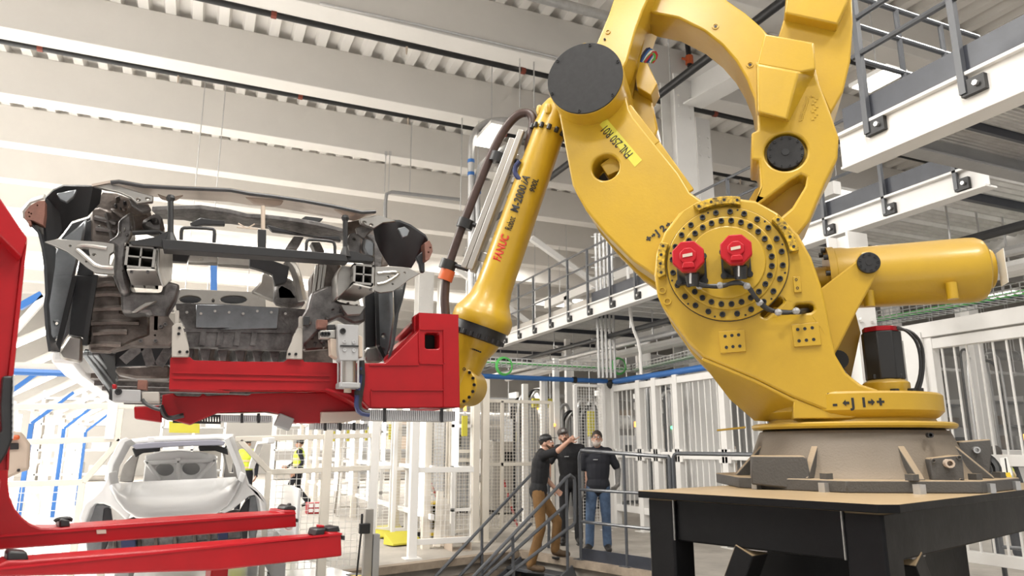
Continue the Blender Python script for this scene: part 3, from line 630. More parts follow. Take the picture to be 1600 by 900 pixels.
disc('pivot_cap', RF, (jc_[0]-.002, jc_[1]), jr*.87, .35, .395, 'disk', rob, .004, 32)
disc('pivot_bore', RF, (jc_[0]-.002, jc_[1]), .022, .39, .399, 'black', rob, 0, 16)
for k in range(12): bolt(RF, jc_[0]+jr*.76*math.cos(R(30*k+10)), jc_[1]+jr*.76*math.sin(R(30*k+10)), .395, .008, rob, 'black', .006, 'cap_screw')
# raised block on the lever with sloping faces
b = MB(); top = RF.t([(1183, 100), (1247, 112), (1230, 187), (1184, 175)], .51); base = RF.t([(1180, 96), (1275, 114), (1232, 192), (1183, 180)], .39)
b.prism(RF, top, .39, .51, ab1=base); b.prism(RF, RF.t([(1194, 52), (1272, 66), (1275, 108), (1250, 113), (1183, 101)], .49), .1, .49); b.build('lever_block', M['yellow'], rob, .012, 3)
# cast part marks on the lever, as raised dots too small to read
b = MB()
for k in range(26):
    t_ = k/25; a = RF.h(1250+12*t_+(k % 2)*2, 188-38*t_, WL); b.box(RF, a[0]-.006, a[0]+.006, a[1]-.007, a[1]+.007, WL, WL+.004)
for k in range(10): 
    a = RF.h(1270+(k % 3)*3, 186-4*k, WL); b.box(RF, a[0]-.008, a[0]+.008, a[1]-.008, a[1]+.008, WL, WL+.004)
stuff(b.build('cast_marks', M['yellow'], rob))
# castings and cables behind the hub
plate('junction_box', [(999, 96), (1012, 99), (1027, 131), (1017, 149), (995, 136), (993, 120)], -.1, .1, 'yellow', rob, .006)
plate('elbow_motor_housing', [(984, 160), (992, 138), (1017, 150), (1022, 172), (1028, 202), (1022, 215), (1060, 280), (1030, 262), (1000, 196)], -.25, .0, 'yellow', rob, .012)
for k, (m, dx) in enumerate((('bluedk', 0), ('blue', 3), ('sheetw', 6), ('redsign', 9), ('green', 7))):
    MB().tube([RF.P(1001+dx*.6, 98, .03), RF.P(1005+dx, 85+k, .03), RF.P(1013+dx*1.1, 74+k*2, .03), RF.P(1018+dx, 82+k*2, .02), RF.P(1010+dx, 98, .0)], .011, 6, 1).build('cable', M[m], rob)
# --- balancer cylinder with its fork
A0, A1 = RF.P(1292, 437, 0), RF.P(1548, 420, 0); dr = A1-A0; L = dr.length; br = px_r(RF, 1420, 428, 57, .0)*1.0
bal = MB().lathe(A0, dr, [(0, br*1.02), (L*.045, br*1.02), (L*.05, br*.985), (L*.10, br*.985), (L*.14, br*.95), (L*.5, br*.965), (L*.86, br*.985), (L*.91, br*.97), (L*.945, br*.90), (L*.96, br*.8)], 48).build('balancer_cylinder', M['yellow'], rob, ang=25)
MB().lathe(A0, dr, [(L*.95, br*.62), (L*.985, br*.62), (L*1.0, br*.58), (L*1.02, br*.3)], 32).build('end_cap', M['yellow'], bal)
MB().cyl(A0-dr*.25, A0+dr*.02, br*.42, n=20).build('piston_rod', M['yellow'], rob)
for k in range(10):
    an = 2*math.pi*k/10; x_, y_, z_ = basis(dr); q = A0+(x_*math.cos(an)+y_*math.sin(an))*br*.93
    MB().cyl(q-z_*.025, q, .016, n=8).build('collar_bolt', M['black'], bal)
for p in ((1358, 470), (1488, 458)):
    q = RF.P(*p, .18); MB().cyl(q+V((0, 0, .06)), q-V((0, 0, .035)), .03, n=10).build('lug', M['yellow'], bal)
q = A0+dr*1.012; MB().add([q+RF.u*.012+RF.w*.05+V((0, 0, .08)), q+RF.u*.012+RF.w*.17+V((0, 0, .08)), q+RF.u*.012+RF.w*.17-V((0, 0, .12)), q+RF.u*.012+RF.w*.05-V((0, 0, .12)), q+RF.u*.014+RF.w*.05+V((0, 0, .08)), q+RF.u*.014+RF.w*.17+V((0, 0, .08)), q+RF.u*.014+RF.w*.17-V((0, 0, .12)), q+RF.u*.014+RF.w*.05-V((0, 0, .12))], [(0,1,2,3),(7,6,5,4),(0,4,5,1),(1,5,6,2),(2,6,7,3),(3,7,4,0)]).build('paper_tag', M['sheetw'], bal)
FK = [(1337, 408), (1345, 394), (1358, 391), (1371, 399), (1377, 414), (1358, 452), (1339, 486), (1312, 540), (1303, 556), (1265, 510), (1265, 464)]
plate('balancer_fork', FK, .24, .31, 'yellow', rob, .01)
MB().prism(RF, RF.t(FK, .31), -.35, -.27).build('balancer_fork', M['yellow'], rob, .01)
plate('fork_web', [(1300, 500), (1335, 480), (1345, 520), (1330, 590), (1305, 560)], -.27, -.2, 'yellow', rob, .006)
fd = RF.h(1357, 411, .32); fr_ = px_r(RF, 1357, 411, 18.5, .32)
disc('fork_pivot_cap', RF, fd, fr_, .31, .335, 'black', rob, .003, 32); disc('pivot_bore', RF, fd, fr_*.28, .334, .338, 'disk', rob, 0, 16)
for k in range(9): bolt(RF, fd[0]+fr_*.78*math.cos(R(40*k)), fd[1]+fr_*.78*math.sin(R(40*k)), .335, .008, rob, 'black', .005, 'cap_screw')
disc('rear_pivot_cap', RF, RF.h(1310, 562, -.1), .06, -.14, -.1, 'black', rob, 0, 20)
# --- J1 motor standing on the drum
mz0 = RF.h(1378, 594, -.05)[1]; mz1 = RF.h(1378, 520, -.05)[1]; mc = RF.h(1380, 560, -.05)[0]
def vring(r, z, n=8, a0=22.5): return [RF.p(mc+r*math.cos(R(a0+360*k/n)), z, -.05+r*math.sin(R(a0+360*k/n))) for k in range(n)]
mr = px_r(RF, 1380, 560, 32, -.05)
mo = MB().ring([vring(mr, mz0), vring(mr, mz1)]).build('servo_motor', M['black'], rob, .006)
MB().ring([vring(mr*.92, mz1), vring(mr*.92, mz1+.03), vring(mr*.6, mz1+.035)]).build('motor_cap', M['redcap'], mo, .004)
MB().ring([vring(mr*1.05, zd1-.02, 24), vring(mr*1.15, zd1+.01, 24), vring(mr*1.15, mz0-.02, 24), vring(mr*.9, mz0, 24)]).build('motor_boss', M['yellow'], rob, .004)
MB().ring([vring(mr*1.02, mz0, 4, 45), vring(mr*1.02, mz0+.03, 4, 45)]).build('motor_flange', M['black'], mo, .004)
b = MB()
for o in (0, .02): b.tube([RF.p(mc+mr*.7, mz1+.02-o*.5, .03), RF.p(mc+mr*1.2+o, mz1-.01, .04), RF.p(mc+mr*1.6+o, (mz0+mz1)/2+.05, .05), RF.p(mc+mr*1.5+o*.6, mz0+.03, .08), RF.p(mc+mr*1.0+o, zd1+.005, .1)], .009, 7, 2)
b.build('motor_cables', M['black'], mo)
for p in ((1398, 609), (1425, 608), (1436, 609)): q = RF.P(*p, .1); MB().cyl(V((q.x, q.y, zd1-.01)), V((q.x, q.y, zd1+.035)), .024, n=8).build('cap_bolt', M['black'], rob)
# --- forearm
F0, F1 = RF.P(860, 200, 0), RF.P(752, 505, 0); fd_ = (F1-F0); FL = fd_.length; fz = fd_.normalized()
fr0 = px_r(RF, 806, 350, 29, 0)*.93
MB().lathe(F0, fd_, [(-FL*.15, fr0*.35), (-FL*.13, fr0*.7), (-FL*.09, fr0*.9), (-FL*.02, fr0*.93), (FL*.005, fr0*.98), (FL*.02, fr0*1.0), (FL*.03, fr0*.9)], 36).build('forearm_head', M['yellow'], rob, ang=45)
x_, y_, z_ = basis(fd_)
for k in range(14):
    an = 2*math.pi*k/14; q = F0+fd_*.022+(x_*math.cos(an)+y_*math.sin(an))*fr0*.99; rd_ = (x_*math.cos(an)+y_*math.sin(an))
    MB().cyl(q-fz*.014, q+fz*.022, .017, n=8).build('flange_bolt', M['black'], rob)
    if k % 2 == 0:
        q = F0-fd_*.06+rd_*fr0*.9; MB().sphere(q, .03, 8, (1, 1, 1.6)).build('head_pocket', M['yellow'], rob)
fa = MB().lathe(F0, fd_, [(FL*.025, fr0*.9), (FL*.2, fr0*.93), (FL*.75, fr0*1.0), (FL*.82, fr0*1.03), (FL*.88, fr0*1.14), (FL*.925, fr0*1.4), (FL*.955, fr0*1.62), (FL*.97, fr0*1.66), (FL*1.0, fr0*1.66), (FL*1.015, fr0*1.6)], 48).build('forearm', M['yellow'], rob, ang=40)
MB().lathe(F0, fd_, [(FL*1.01, fr0*1.5), (FL*1.015, fr0*1.5), (FL*1.075, fr0*1.47), (FL*1.08, fr0*1.3)], 48).build('wrist_seal_ring', M['black'], rob)
for k in range(22):
    an = 2*math.pi*k/22; q = F0+fd_*1.06+(x_*math.cos(an)+y_*math.sin(an))*fr0*1.47; MB().cyl(q-fz*.01, q+fz*.02, .013, n=6).build('ring_bolt', M['black'], rob)
MB().lathe(F0, fd_, [(FL*1.075, fr0*1.35), (FL*1.1, fr0*1.3), (FL*1.15, fr0*1.0), (FL*1.25, fr0*.85), (FL*1.36, fr0*.85), (FL*1.4, fr0*.6)], 32).build('wrist', M['yellow'], rob, ang=40)
wc_ = RF.h(716, 602, .1); wr = px_r(RF, 716, 602, 28, .1)
disc('wrist_gearbox', RF, wc_, wr, -.14, .1, 'yellow', rob, .01, 36)
for k in range(16): bolt(RF, wc_[0]+wr*.9*math.cos(R(22.5*k)), wc_[1]+wr*.9*math.sin(R(22.5*k)), .1, .011, rob, 'black', .012)
for s_, px, py in ((-1, 727, 388), (-1, 763, 300), (-1, 748, 344)):
    pass
for t_ in (.18, .36, .55, .74):
    q = F0+fd_*t_-RF.u*fr0*.8+RF.w*.02; MB().sphere(q, .035, 8).build('lifting_boss', M['yellow'], rob)
# hose package carried along the forearm
def along(t, off, w=.06): return F0+fd_*t+(V((0, 0, 1)).cross(RF.w)).normalized()*0 + perp*off + RF.w*w
perp = RF.w.cross(fz).normalized()
if perp.dot(RF.u) > 0: perp = -perp
for i, (o, w) in enumerate(((fr0*1.35, .07), (fr0*1.7, .07), (fr0*1.5, -.04))):
    MB().bar(along(.06+.05*i, o, w), along(.78, o*1.08, w), .045, .045, RF.w).build('profile_rail', M['alup'], rob, .006)
for t_ in (.26, .70):
    MB().bar(along(t_, fr0*.8, .02), along(t_, fr0*2.35, .02), .07, .03, RF.w).build('rail_bracket', M['alup'], rob, .004)
hs = [RF.P(*p, .03) for p in ((697, 500), (694, 462), (699, 420), (715, 372), (741, 305), (768, 240), (782, 212), (797, 190), (812, 177), (826, 176), (834, 186), (831, 205), (826, 225), (826, 250))]
MB().tube(hs, px_r(RF, 750, 300, 6.5, 0), 12, 2).build('hose', M['hose'], rob)
for p in ((778, 247), (727, 350), (700, 414)):
    q = RF.P(*p, .03); MB().cyl(q-fz*.035, q+fz*.035, .062, n=12).build('hose_clamp', M['black'], rob)
    MB().cyl(q-fz*.01, q+perp*-.16-fz*.01, .018, n=6).build('clamp_arm', M['black'], rob)
q = RF.P(697, 432, .03); MB().cyl(q-fz*.05, q+fz*.03, .055, n=12).build('hose_collar', M['orange'], rob)
MB().tube([RF.P(*p, .1) for p in ((812, 252), (804, 262), (806, 275), (818, 283))], .018, 7, 1).build('blue_lead', M['bluedk'], rob)
# writing
def arm_text(s, size, t0, off, m, xs=1, shear=0, bold=0):
    o = text(s, size, RF, 0, 0, 0, 0, M[m], rob, 'lettering', xs=xs, shear=shear, bold=bold)
    root = wloc(rob); r = fr0*1.012
    for v in o.data.vertices:
        q = v.co+root-RF.o; a, b_, c = q.dot(RF.u), q.dot(RF.v), q.dot(RF.w)
        th = (b_+off)/r; v.co = F0+fd_*t0-fz*a+perp*(math.sin(th)*r)+RF.w*(math.cos(th)*(r+c)) - root
arm_text('FANUC', .086, .709, -.03, 'inkr', .68, .1, .002)
arm_text('Robot', .076, .556, -.03, 'ink', .52, .1)
arm_text('M-2000', .086, .466, -.03, 'ink', .76, .1, .0018)
arm_text('iA', .086, .328, -.03, 'ink', .85, .35, .001)
arm_text('900L', .058, .350, -.095, 'ink', .9, .1, .001)
plate('name_label', [(947, 184), (1003, 250), (992, 261), (937, 195)], WA, WA+.002, 'lbl', rob, 0)
a = RF.h(990, 240, WA); text('FNL 250 R01', .084, RF, *a, WA+.003, R(127), M['ink'], rob, 'lettering', xs=.62)
def mark(seq, a, b, ang, size, c, bend=0):              # '<' and '>' are block arrows
    x = 0; root = wloc(rob)
    for ch in seq:
        if ch in '<>':
            k = -1 if ch == '<' else 1; o = [(-.5, -.16), (0, -.16), (0, -.42), (.5, 0), (0, .42), (0, .16), (-.5, .16)]
            q = MB(); ox = x+size*.3
            P_ = [(ox+k*px*size*.5, size*.34+py*size*.62) for px, py in o]; q.prism(RF, [(a+px*math.cos(ang)-py*math.sin(ang), b+px*math.sin(ang)+py*math.cos(ang)) for px, py in P_], c, c+.003); o_ = q.build('arrow_mark', M['ink'], rob); x += size*.68
        else:
            o_ = text(ch, size, RF, a+x*math.cos(ang), b+x*math.sin(ang), c, ang, M['ink'], rob, 'lettering', bold=.003); x += size*(.66 if ch in '+-J2' else .5)
        if bend:
            for v in o_.data.vertices:
                q = v.co+wloc(o_)-RF.o; u_, v_, w_ = q.dot(RF.u), q.dot(RF.v), q.dot(RF.w); th = u_/bend; v.co = RF.p(math.sin(th)*(bend+w_-c), v_, math.cos(th)*(bend+w_-c))-wloc(o_)
a = RF.h(1013, 379, WA); mark('+>J2>-', *a, R(33), .055, WA+.002)
a = RF.h(1302, 637, .5); mark('-<J1>+', *a, R(1), .068, .5, rd+.001)
for px in range(6): bolt(RF, *RF.h(733+px*3, 543+px*1.2, .17), .13, .006, rob, 'black', .01, 'pin_hole')

# ------------------------------------------------------------------ the black steel table
tab = thing('steel_table', cpt(jc1, jc2, PITZ), 'heavy black welded steel table under the yellow robot', 'table')
nl, nn_ = onz(1005, 766, TT), onz(1395, 789, TT)
c2a, c1a = nl.dot(CF.u), -nl.dot(CF.w); c2n, c1n = nn_.dot(CF.u), -nn_.dot(CF.w)
S1 = c1a-c1n                                          # side length
def tp(a, b, z): return cpt(c1n+b, c2n+a, z)          # a right-away, b left-away from the near corner
S2 = S1+1.25
out = [(.10, 0), (S2-.1, 0), (S2, .1), (S2, S1), (S2-.1, S1+.1), (.1, S1+.1), (-.0, S1), (0, .10)]
out = [(.06, -.0), (S2, 0), (S2, S1), (0, S1), (0, .06)]
MB().ring([[tp(a, b, TT-.035) for a, b in out], [tp(a, b, TT) for a, b in out]]).build('table_plate', M['steel'], tab, .003)
LW = .16; i0 = .04
for a, b in ((i0+LW/2, i0+LW/2+.02), (i0+LW/2, S1-.03-LW/2), (S2-.1, i0+LW/2), (S2-.1, S1-.12)):
    MB().bar(tp(a, b, PITZ), tp(a, b, TT-.035), LW, LW, CF.u).build('leg', M['steel'], tab, .012)
    MB().bar(tp(a, b, PITZ), tp(a, b, PITZ+.03), LW+.16, LW+.16, CF.u).build('foot_plate', M['steel'], tab)
a = i0+LW/2
for (p, q) in (((a, i0+LW+.02), (a, S1-.03-LW)), ((i0+LW, a+.02), (S2-.1-LW/2, a+.02)), ((S2-.1, a), (S2-.1, S1-.12)), ((a, S1-.11), (S2-.1, S1-.11))):
    MB().bar(tp(*p, TT-.035-.10), tp(*q, TT-.035-.10), .12, .2, (0, 0, 1)).build('skirt_beam', M['steel'], tab, .008)
for p, q in (((a, i0+LW+.50), (a, i0+LW+1.15)), ((i0+LW+.18, a+.02), (i0+LW+1.0, a+.02))):
    b = MB()
    if p[0] == a: b.bar(tp(p[0], p[1], TT-.24), tp(q[0], q[1]+.2, PITZ+.6), .10, .13, CF.u)
    else: b.bar(tp(p[0], p[1]+0, TT-.24), tp(q[0], q[1], PITZ+1.0), .10, .13, CF.w)
    b.build('brace', M['steel'], tab, .006)
    MB().bar(tp(p[0]-.04, p[1]-.1 if p[0] == a else p[1]-.05, TT-.237), tp(p[0]-.04 if p[0] == a else p[0]+.1, p[1]+.1 if p[0] == a else p[1]-.05, TT-.237), .008).build('weld_bead', M['weld'], tab)
for p in ((a-LW/2+.0, i0+LW+.025), (a-LW/2, S1-.03-LW), (i0+LW+.005, a-LW/2+.035)):
    MB().bar(tp(p[0], p[1], TT-.23), tp(p[0], p[1], TT-.04), .006).build('weld_bead', M['weld'], tab)
MB().bar(tp(S2*.5, S1*.62, PITZ), tp(S2*.5, S1*.62, TT-.05), .9, .9, CF.u).build('core_box', M['steel'], tab)
# ------------------------------------------------------------------ the car body held by the gripper
YC = 3.84
car = thing('car_body', BF.P(365, 500, -4.2), 'bare grey front end of a car body held up by the red gripper', 'car body')
def cpl(name, pts, y, th, m, par=None, bevel=.004, holes=(), seg=1):
    return plate(name, pts, -(y+th), -y, m, par or car, bevel, [BF.t(h, -y) for h in holes], BF, seg)
def pp(pts, y): return [BF.P(*p, -y) for p in pts]
def ell(x, y, rx, ry, n=14): return [(x+rx*math.cos(2*math.pi*i/n), y+ry*math.sin(2*math.pi*i/n)) for i in range(n)]
def rr_(x0, y0, x1, y1): return [(x0, y0), (x1, y0), (x1, y1), (x0, y1)]
# left fender: dark inner faces, facetted, running back
b = MB()
fo = K1([(238, 190), (300, 130), (372, 98), (470, 100), (590, 102), (655, 130)])
fi = K1([(235, 500), (330, 488), (370, 448), (435, 358), (550, 322), (640, 225)])
b.strip(pp(fo, 3.95), pp(fi, 4.15), .012)
b.strip(pp(K1([(238, 190), (225, 400), (232, 510)]), 3.94), pp(K1([(330, 300), (345, 420), (300, 500)]), 4.02), .012); b.build('wheel_arch_liner', M['darkpanel'], car, ang=25)
cpl('liner_bracket', K1([(320, 150), (400, 135), (470, 120), (440, 180), (395, 215), (345, 195)]), 3.93, .03, 'midpanel')
# outer fender skin going back and down, seen edge-on
b = MB(); eo = K1([(92, 345), (130, 388), (182, 440), (212, 560), (228, 700), (238, 890)]) + K3([(120, 200), (135, 400), (152, 512)])
ei = K1([(200, 300), (225, 390), (232, 500), (300, 560), (290, 700), (262, 890)]) + K3([(140, 200), (155, 400), (215, 520)])
b.strip(pp(eo, 3.9), pp(ei, 4.2), .012); b.build('fender', M['darkpanel'], car, ang=30)
b = MB(); b.strip(pp(K1([(92, 345), (85, 290), (140, 225), (235, 195)]), 3.93), pp(K1([(75, 330), (75, 270), (150, 195), (245, 165)]), 4.6), .01); b.build('fender_top', M['stamp'], car)
cpl('headlight_bracket', K1([(85, 290), (125, 240), (190, 205), (236, 205), (235, 300), (225, 385), (150, 350), (90, 345)]), 3.88, .08, 'brown', holes=[ell(*p, 1.4, 1.4, 8) for p in K1([(118, 292), (135, 300), (122, 322), (180, 240)])])
cpl('bracket_lug', K1([(105, 345), (135, 350), (138, 385), (118, 395)]), 3.88, .03, 'brown')
# left wheelhouse sheet panels
cpl('wheelhouse_panel', K1([(345, 500), (470, 400), (545, 330), (520, 480), (480, 640), (420, 889), (240, 889), (290, 620)]) , 4.3, .03, 'midpanel', bevel=.01)
cpl('wheelhouse_lower_panel', K3([(158, 0), (322, 0), (325, 60), (300, 250), (285, 385), (215, 505), (152, 500), (133, 250)]), 4.28, .03, 'midpanel', bevel=.01, holes=[ell(*p, 2.6, 2.4, 10) for p in K3([(205, 320), (207, 430)])])
cpl('seal_band', K1([(520, 370), (600, 330), (600, 520), (590, 889), (445, 889), (490, 640)]), 4.36, .05, 'darkpanel')
cpl('seal_band', K3([(325, 0), (462, 0), (432, 250), (420, 460), (390, 470), (380, 410), (285, 400), (300, 240)]), 4.35, .05, 'darkpanel')
cpl('door_hinge_panel', K3([(290, 402), (382, 412), (376, 560), (372, 590), (240, 562), (215, 520)]), 4.33, .05, 'stamp', bevel=.012)
b = MB()
for a, c in (((470, 0), (395, 470)), ((330, 10), (210, 515))): b.bar(BF.P(*K3([a])[0], -4.27), BF.P(*K3([c])[0], -4.27), .022)
b.build('seal_lip', M['black'], car)
# sills running back along the car, left and right, and the underfloor
def sill(x0, x1, nm, m):
    b = MB(); b.ring([[V((x0, y, z)) , V((x1, y, z)), V((x1, y, z+.10)), V((x0, y, z+.09))] for y, z in ((4.55, 2.0), (5.0, 1.97), (7.6, 1.95), (8.2, 2.08))]); return b.build(nm, M[m], car, .02, 3)
xl = BF.h(78, 560, -4.4)[0]; xr = BF.h(585, 560, -4.4)[0]
sill(xl-.02, xl+.10, 'sill', 'carw'); sill(xr+.05, xr+.17, 'sill', 'carw')
b = MB(); b.strip(pp(K3([(388, 512), (490, 522), (600, 545)]), 4.45), pp(K3([(575, 830), (600, 760), (612, 690)]), 4.9), .02); b.build('underfloor_panel', M['darkpanel'], car, .004)
b = MB()
for o in (0, 35, 70): b.bar(BF.P(*K3([(400+o, 520)])[0], -4.44), BF.P(*K3([(575+o*.4, 770-o)])[0], -4.86), .03)
b.build('floor_bead', M['midpanel'], car, .006)
# left inner structure
cpl('apron_panel', K1([(570, 262), (640, 250), (780, 300), (870, 270), (885, 430), (860, 500), (830, 640), (780, 690), (720, 540), (570, 500)]), 4.35, .06, 'alubrown', bevel=.012)
cpl('apron_lower_panel', K3([(462, 0), (590, 0), (640, 120), (640, 245), (700, 255), (830, 230), (828, 402), (700, 450), (560, 520), (420, 512), (430, 250)]), 4.38, .06, 'alubrown', bevel=.012)
b = MB()
for p, q in (((460, 130), (640, 130)), ((450, 225), (820, 225)), ((440, 320), (760, 318)), ((450, 390), (680, 380)), ((435, 465), (640, 468)), ((470, 70), (600, 60))):
    b.tube(pp(K3([p, ((p[0]+q[0])/2, (p[1]+q[1])/2-6), q]), 4.37), .017, 6)
b.build('stiffening_rib', M['alubrown'], car)
b = MB()
for p, q in (((600, 330), (760, 370)), ((610, 410), (760, 430)), ((690, 300), (740, 500))): b.tube(pp(K1([p, q]), 4.34), .015, 6)
b.build('stiffening_rib', M['alu'], car)
cpl('shock_tower', K1([(775, 345), (835, 300), (880, 275), (888, 430), (850, 520), (832, 640), (835, 740), (862, 889), (790, 889), (735, 760), (745, 640), (748, 545), (690, 500), (770, 455)]), 4.05, .18, 'alu', bevel=.018, seg=2)
cpl('strut_cup', K1([(1010, 310), (1060, 300), (1100, 330), (1115, 400), (1100, 450), (1010, 430), (940, 400), (960, 340)]), 4.1, .12, 'alu', bevel=.02, holes=[ell(*K1([(1050, 345)])[0], 3, 3)])
cpl('upper_rail', K1([(700, 250), (790, 270), (900, 300), (1000, 300), (1010, 420), (890, 430), (800, 330)]), 4.3, .1, 'alubrown', bevel=.015)
cpl('inner_casting', K3([(590, 0), (700, 20), (700, 110), (910, 115), (925, 40), (960, 40), (1035, 60), (1000, 170), (955, 240), (945, 320), (860, 330), (820, 250), (700, 255), (640, 245), (635, 120)]), 4.12, .15, 'alu', bevel=.015, seg=2)
cpl('strut_gusset', K3([(700, 250), (800, 180), (885, 168), (800, 215), (740, 250)]), 4.06, .04, 'stamp')
cpl('lower_node', K3([(828, 270), (955, 275), (1000, 335), (992, 440), (960, 470), (700, 470), (570, 505), (830, 400)]), 4.1, .12, 'alubrown', bevel=.012, holes=[K3([(860, 270), (887, 270), (884, 370), (858, 370)]), ell(*K3([(912, 350)])[0], 1.5, 1.5, 8), ell(*K3([(866, 402)])[0], 1.5, 1.5, 8)])
for p in ((770, 440), (870, 440), (935, 330), (905, 345)): bolt(BF, *BF.h(*K3([p])[0], -4.1), -4.1, .01, car, 'alu', .012, 'boss')
# stamped radiator brackets
LB = K1([(230, 508), (330, 485), (440, 495), (650, 508), (745, 522), (742, 580), (712, 600), (705, 668), (745, 690), (746, 746), (605, 732), (540, 690), (470, 630), (400, 580), (290, 530)])
cpl('radiator_bracket', LB, 3.86, .03, 'stamp', bevel=.004, holes=[K1([(500, 562), (520, 556), (556, 558), (568, 612), (552, 606)]), ell(*K1([(421, 538)])[0], 2.2, 2, 10), ell(*K1([(598, 602)])[0], 3, 2, 10), ell(*K1([(540, 652)])[0], 1.5, 1.5, 8)])
b = MB(); b.tube(pp(K1([(470, 560), (490, 535), (560, 535), (690, 555)]), 3.855), .009, 6, 1); b.tube(pp(K1([(470, 560), (560, 640), (620, 690), (740, 700)]), 3.855), .009, 6, 1); b.build('pressed_bead', M['stamp'], car)
RB_ = K2([(1095, 650), (1200, 652), (1320, 657), (1385, 690), (1412, 696), (1330, 742), (1270, 790), (1220, 822), (1130, 832), (1060, 805), (1092, 780)])
cpl('radiator_bracket', RB_, 3.86, .03, 'stamp', bevel=.004, holes=[K2([(1202, 700), (1212, 696), (1245, 700), (1240, 712), (1212, 730)]), ell(*K2([(1184, 725)])[0], 2.2, 2, 10), ell(*K2([(1300, 695)])[0], 1.8, 1.8, 10), ell(*K2([(1216, 772)])[0], 1.5, 1.5, 8)])
b = MB(); b.tube(pp(K2([(1110, 775), (1180, 760), (1260, 705), (1250, 690), (1190, 690), (1110, 700)]), 3.855), .009, 6, 1); b.build('pressed_bead', M['stamp'], car)
# crash boxes: open tubes with a cross wall inside
def crash(x0, x1, y0, y1, dx):
    f = BF.t([(x0, y0), (x1, y0), (x1, y1), (x0, y1)], -3.86); a0, a1 = f[0][0], f[1][0]; b0, b1 = f[2][1], f[0][1]; t_ = .012; c0, c1 = -4.35, -3.86
    b = MB(); b.box(BF, a0, a1, b0, b0+t_, c0, c1).box(BF, a0, a1, b1-t_, b1, c0, c1).box(BF, a0, a0+t_, b0, b1, c0, c1).box(BF, a1-t_, a1, b0, b1, c0, c1)
    m_ = (a0+a1)/2; n_ = (b0+b1)/2; b.box(BF, m_-.004, m_+.004, b0, b1, c0, c1-.003).box(BF, a0, a1, n_-.004, n_+.004, c0, c1-.003)
    b.build('crash_box', M['stamp'], car)
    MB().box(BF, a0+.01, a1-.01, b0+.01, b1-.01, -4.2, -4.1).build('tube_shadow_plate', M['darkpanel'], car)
crash(198, 245, 381, 422, 0); crash(553, 585, 411, 446, 0)
b = MB(); b.strip(pp(K1([(835, 718), (1050, 722)]), 3.85), pp(K1([(872, 828), (1098, 832)]), 4.02), .012); b.build('crash_box_floor', M['stamp'], car, .003)
b = MB(); b.strip(pp(K1([(1062, 545), (1056, 722), (1098, 840)]), 3.88), pp(K1([(1160, 570), (1158, 700), (1150, 800)]), 4.3), .012); b.build('rail_side', M['stamp'], car, .004)
b = MB(); b.strip(pp(K2([(940, 778), (1065, 805), (1085, 830)]), 3.85), pp(K2([(828, 872), (900, 889), (970, 889)]), 4.1), .012); b.build('crash_box_floor', M['stamp'], car, .003)
cpl('rail_side', K2([(860, 640), (946, 652), (944, 778), (826, 872), (832, 700)]), 3.95, .2, 'stamp', bevel=.006)
for p in ((872, 728), (992, 728)): bolt(BF, *BF.h(*K1([p])[0], -3.85), -3.86, .008, car, 'alu', .014, 'weld_nut')
for p in ((990, 800), (1065, 808)): bolt(BF, *BF.h(*K2([p])[0], -3.85), -3.86, .008, car, 'alu', .014, 'weld_nut')
# black temporary cross beam with props and lifting loops
cb = MB(); cb.prism(BF, BF.t([(252, 373), (540, 397), (545, 409), (255, 389)], -3.80), -3.90, -3.80); cb.build('cross_beam', M['black'], car, .004)
for x, y0, y1 in ((266.5, 309, 378), (539.5, 340, 400)):
    b = MB(); b.cyl(BF.P(x, y1, -3.85), BF.P(x, y0, -3.85), .014, n=8); b.cyl(BF.P(x, y1+2, -3.85), BF.P(x, y1-14, -3.85), .035, .014, 8); b.sphere(BF.P(x, y0+1, -3.85), .022, 8); b.build('prop', M['black'], car)
b = MB(); b.prism(BF, BF.t([(403, 358), (416, 359), (416, 392), (403, 391)], -3.83), -3.87, -3.83); b.build('centre_post', M['black'], car, .003)
b = MB(); b.cyl(BF.P(411, 360, -3.85), BF.P(411, 322, -3.85), .011, n=8); b.bar(BF.P(370, 355, -3.85), BF.P(403, 358, -3.85), .006); b.tube(pp([(372, 349), (386, 357), (398, 350)], 3.85), .004, 5); b.build('hook_rod', M['tan'], car)
for pts in (K1([(1238, 492), (1240, 415), (1262, 402), (1470, 410), (1485, 430), (1480, 512)]), K2([(615, 540), (617, 475), (640, 462), (790, 474), (814, 492), (815, 560)])):
    MB().tube(pp(pts, 3.84), .0085, 8, 1).build('loop_handle', M['black'], car)
MB().tube(pp(K1([(880, 442), (980, 438), (1080, 436), (1130, 470)]), 3.95), .012, 7).build('black_tube', M['black'], car)
cpl('beam_foot', K1([(1045, 470), (1130, 430), (1165, 420), (1190, 490), (1120, 545), (1050, 540), (880, 530), (850, 505)]), 3.84, .05, 'black')
cpl('beam_foot', K2([(880, 520), (905, 540), (960, 545), (1090, 590), (1085, 620), (950, 612), (900, 610)]), 3.84, .05, 'black')
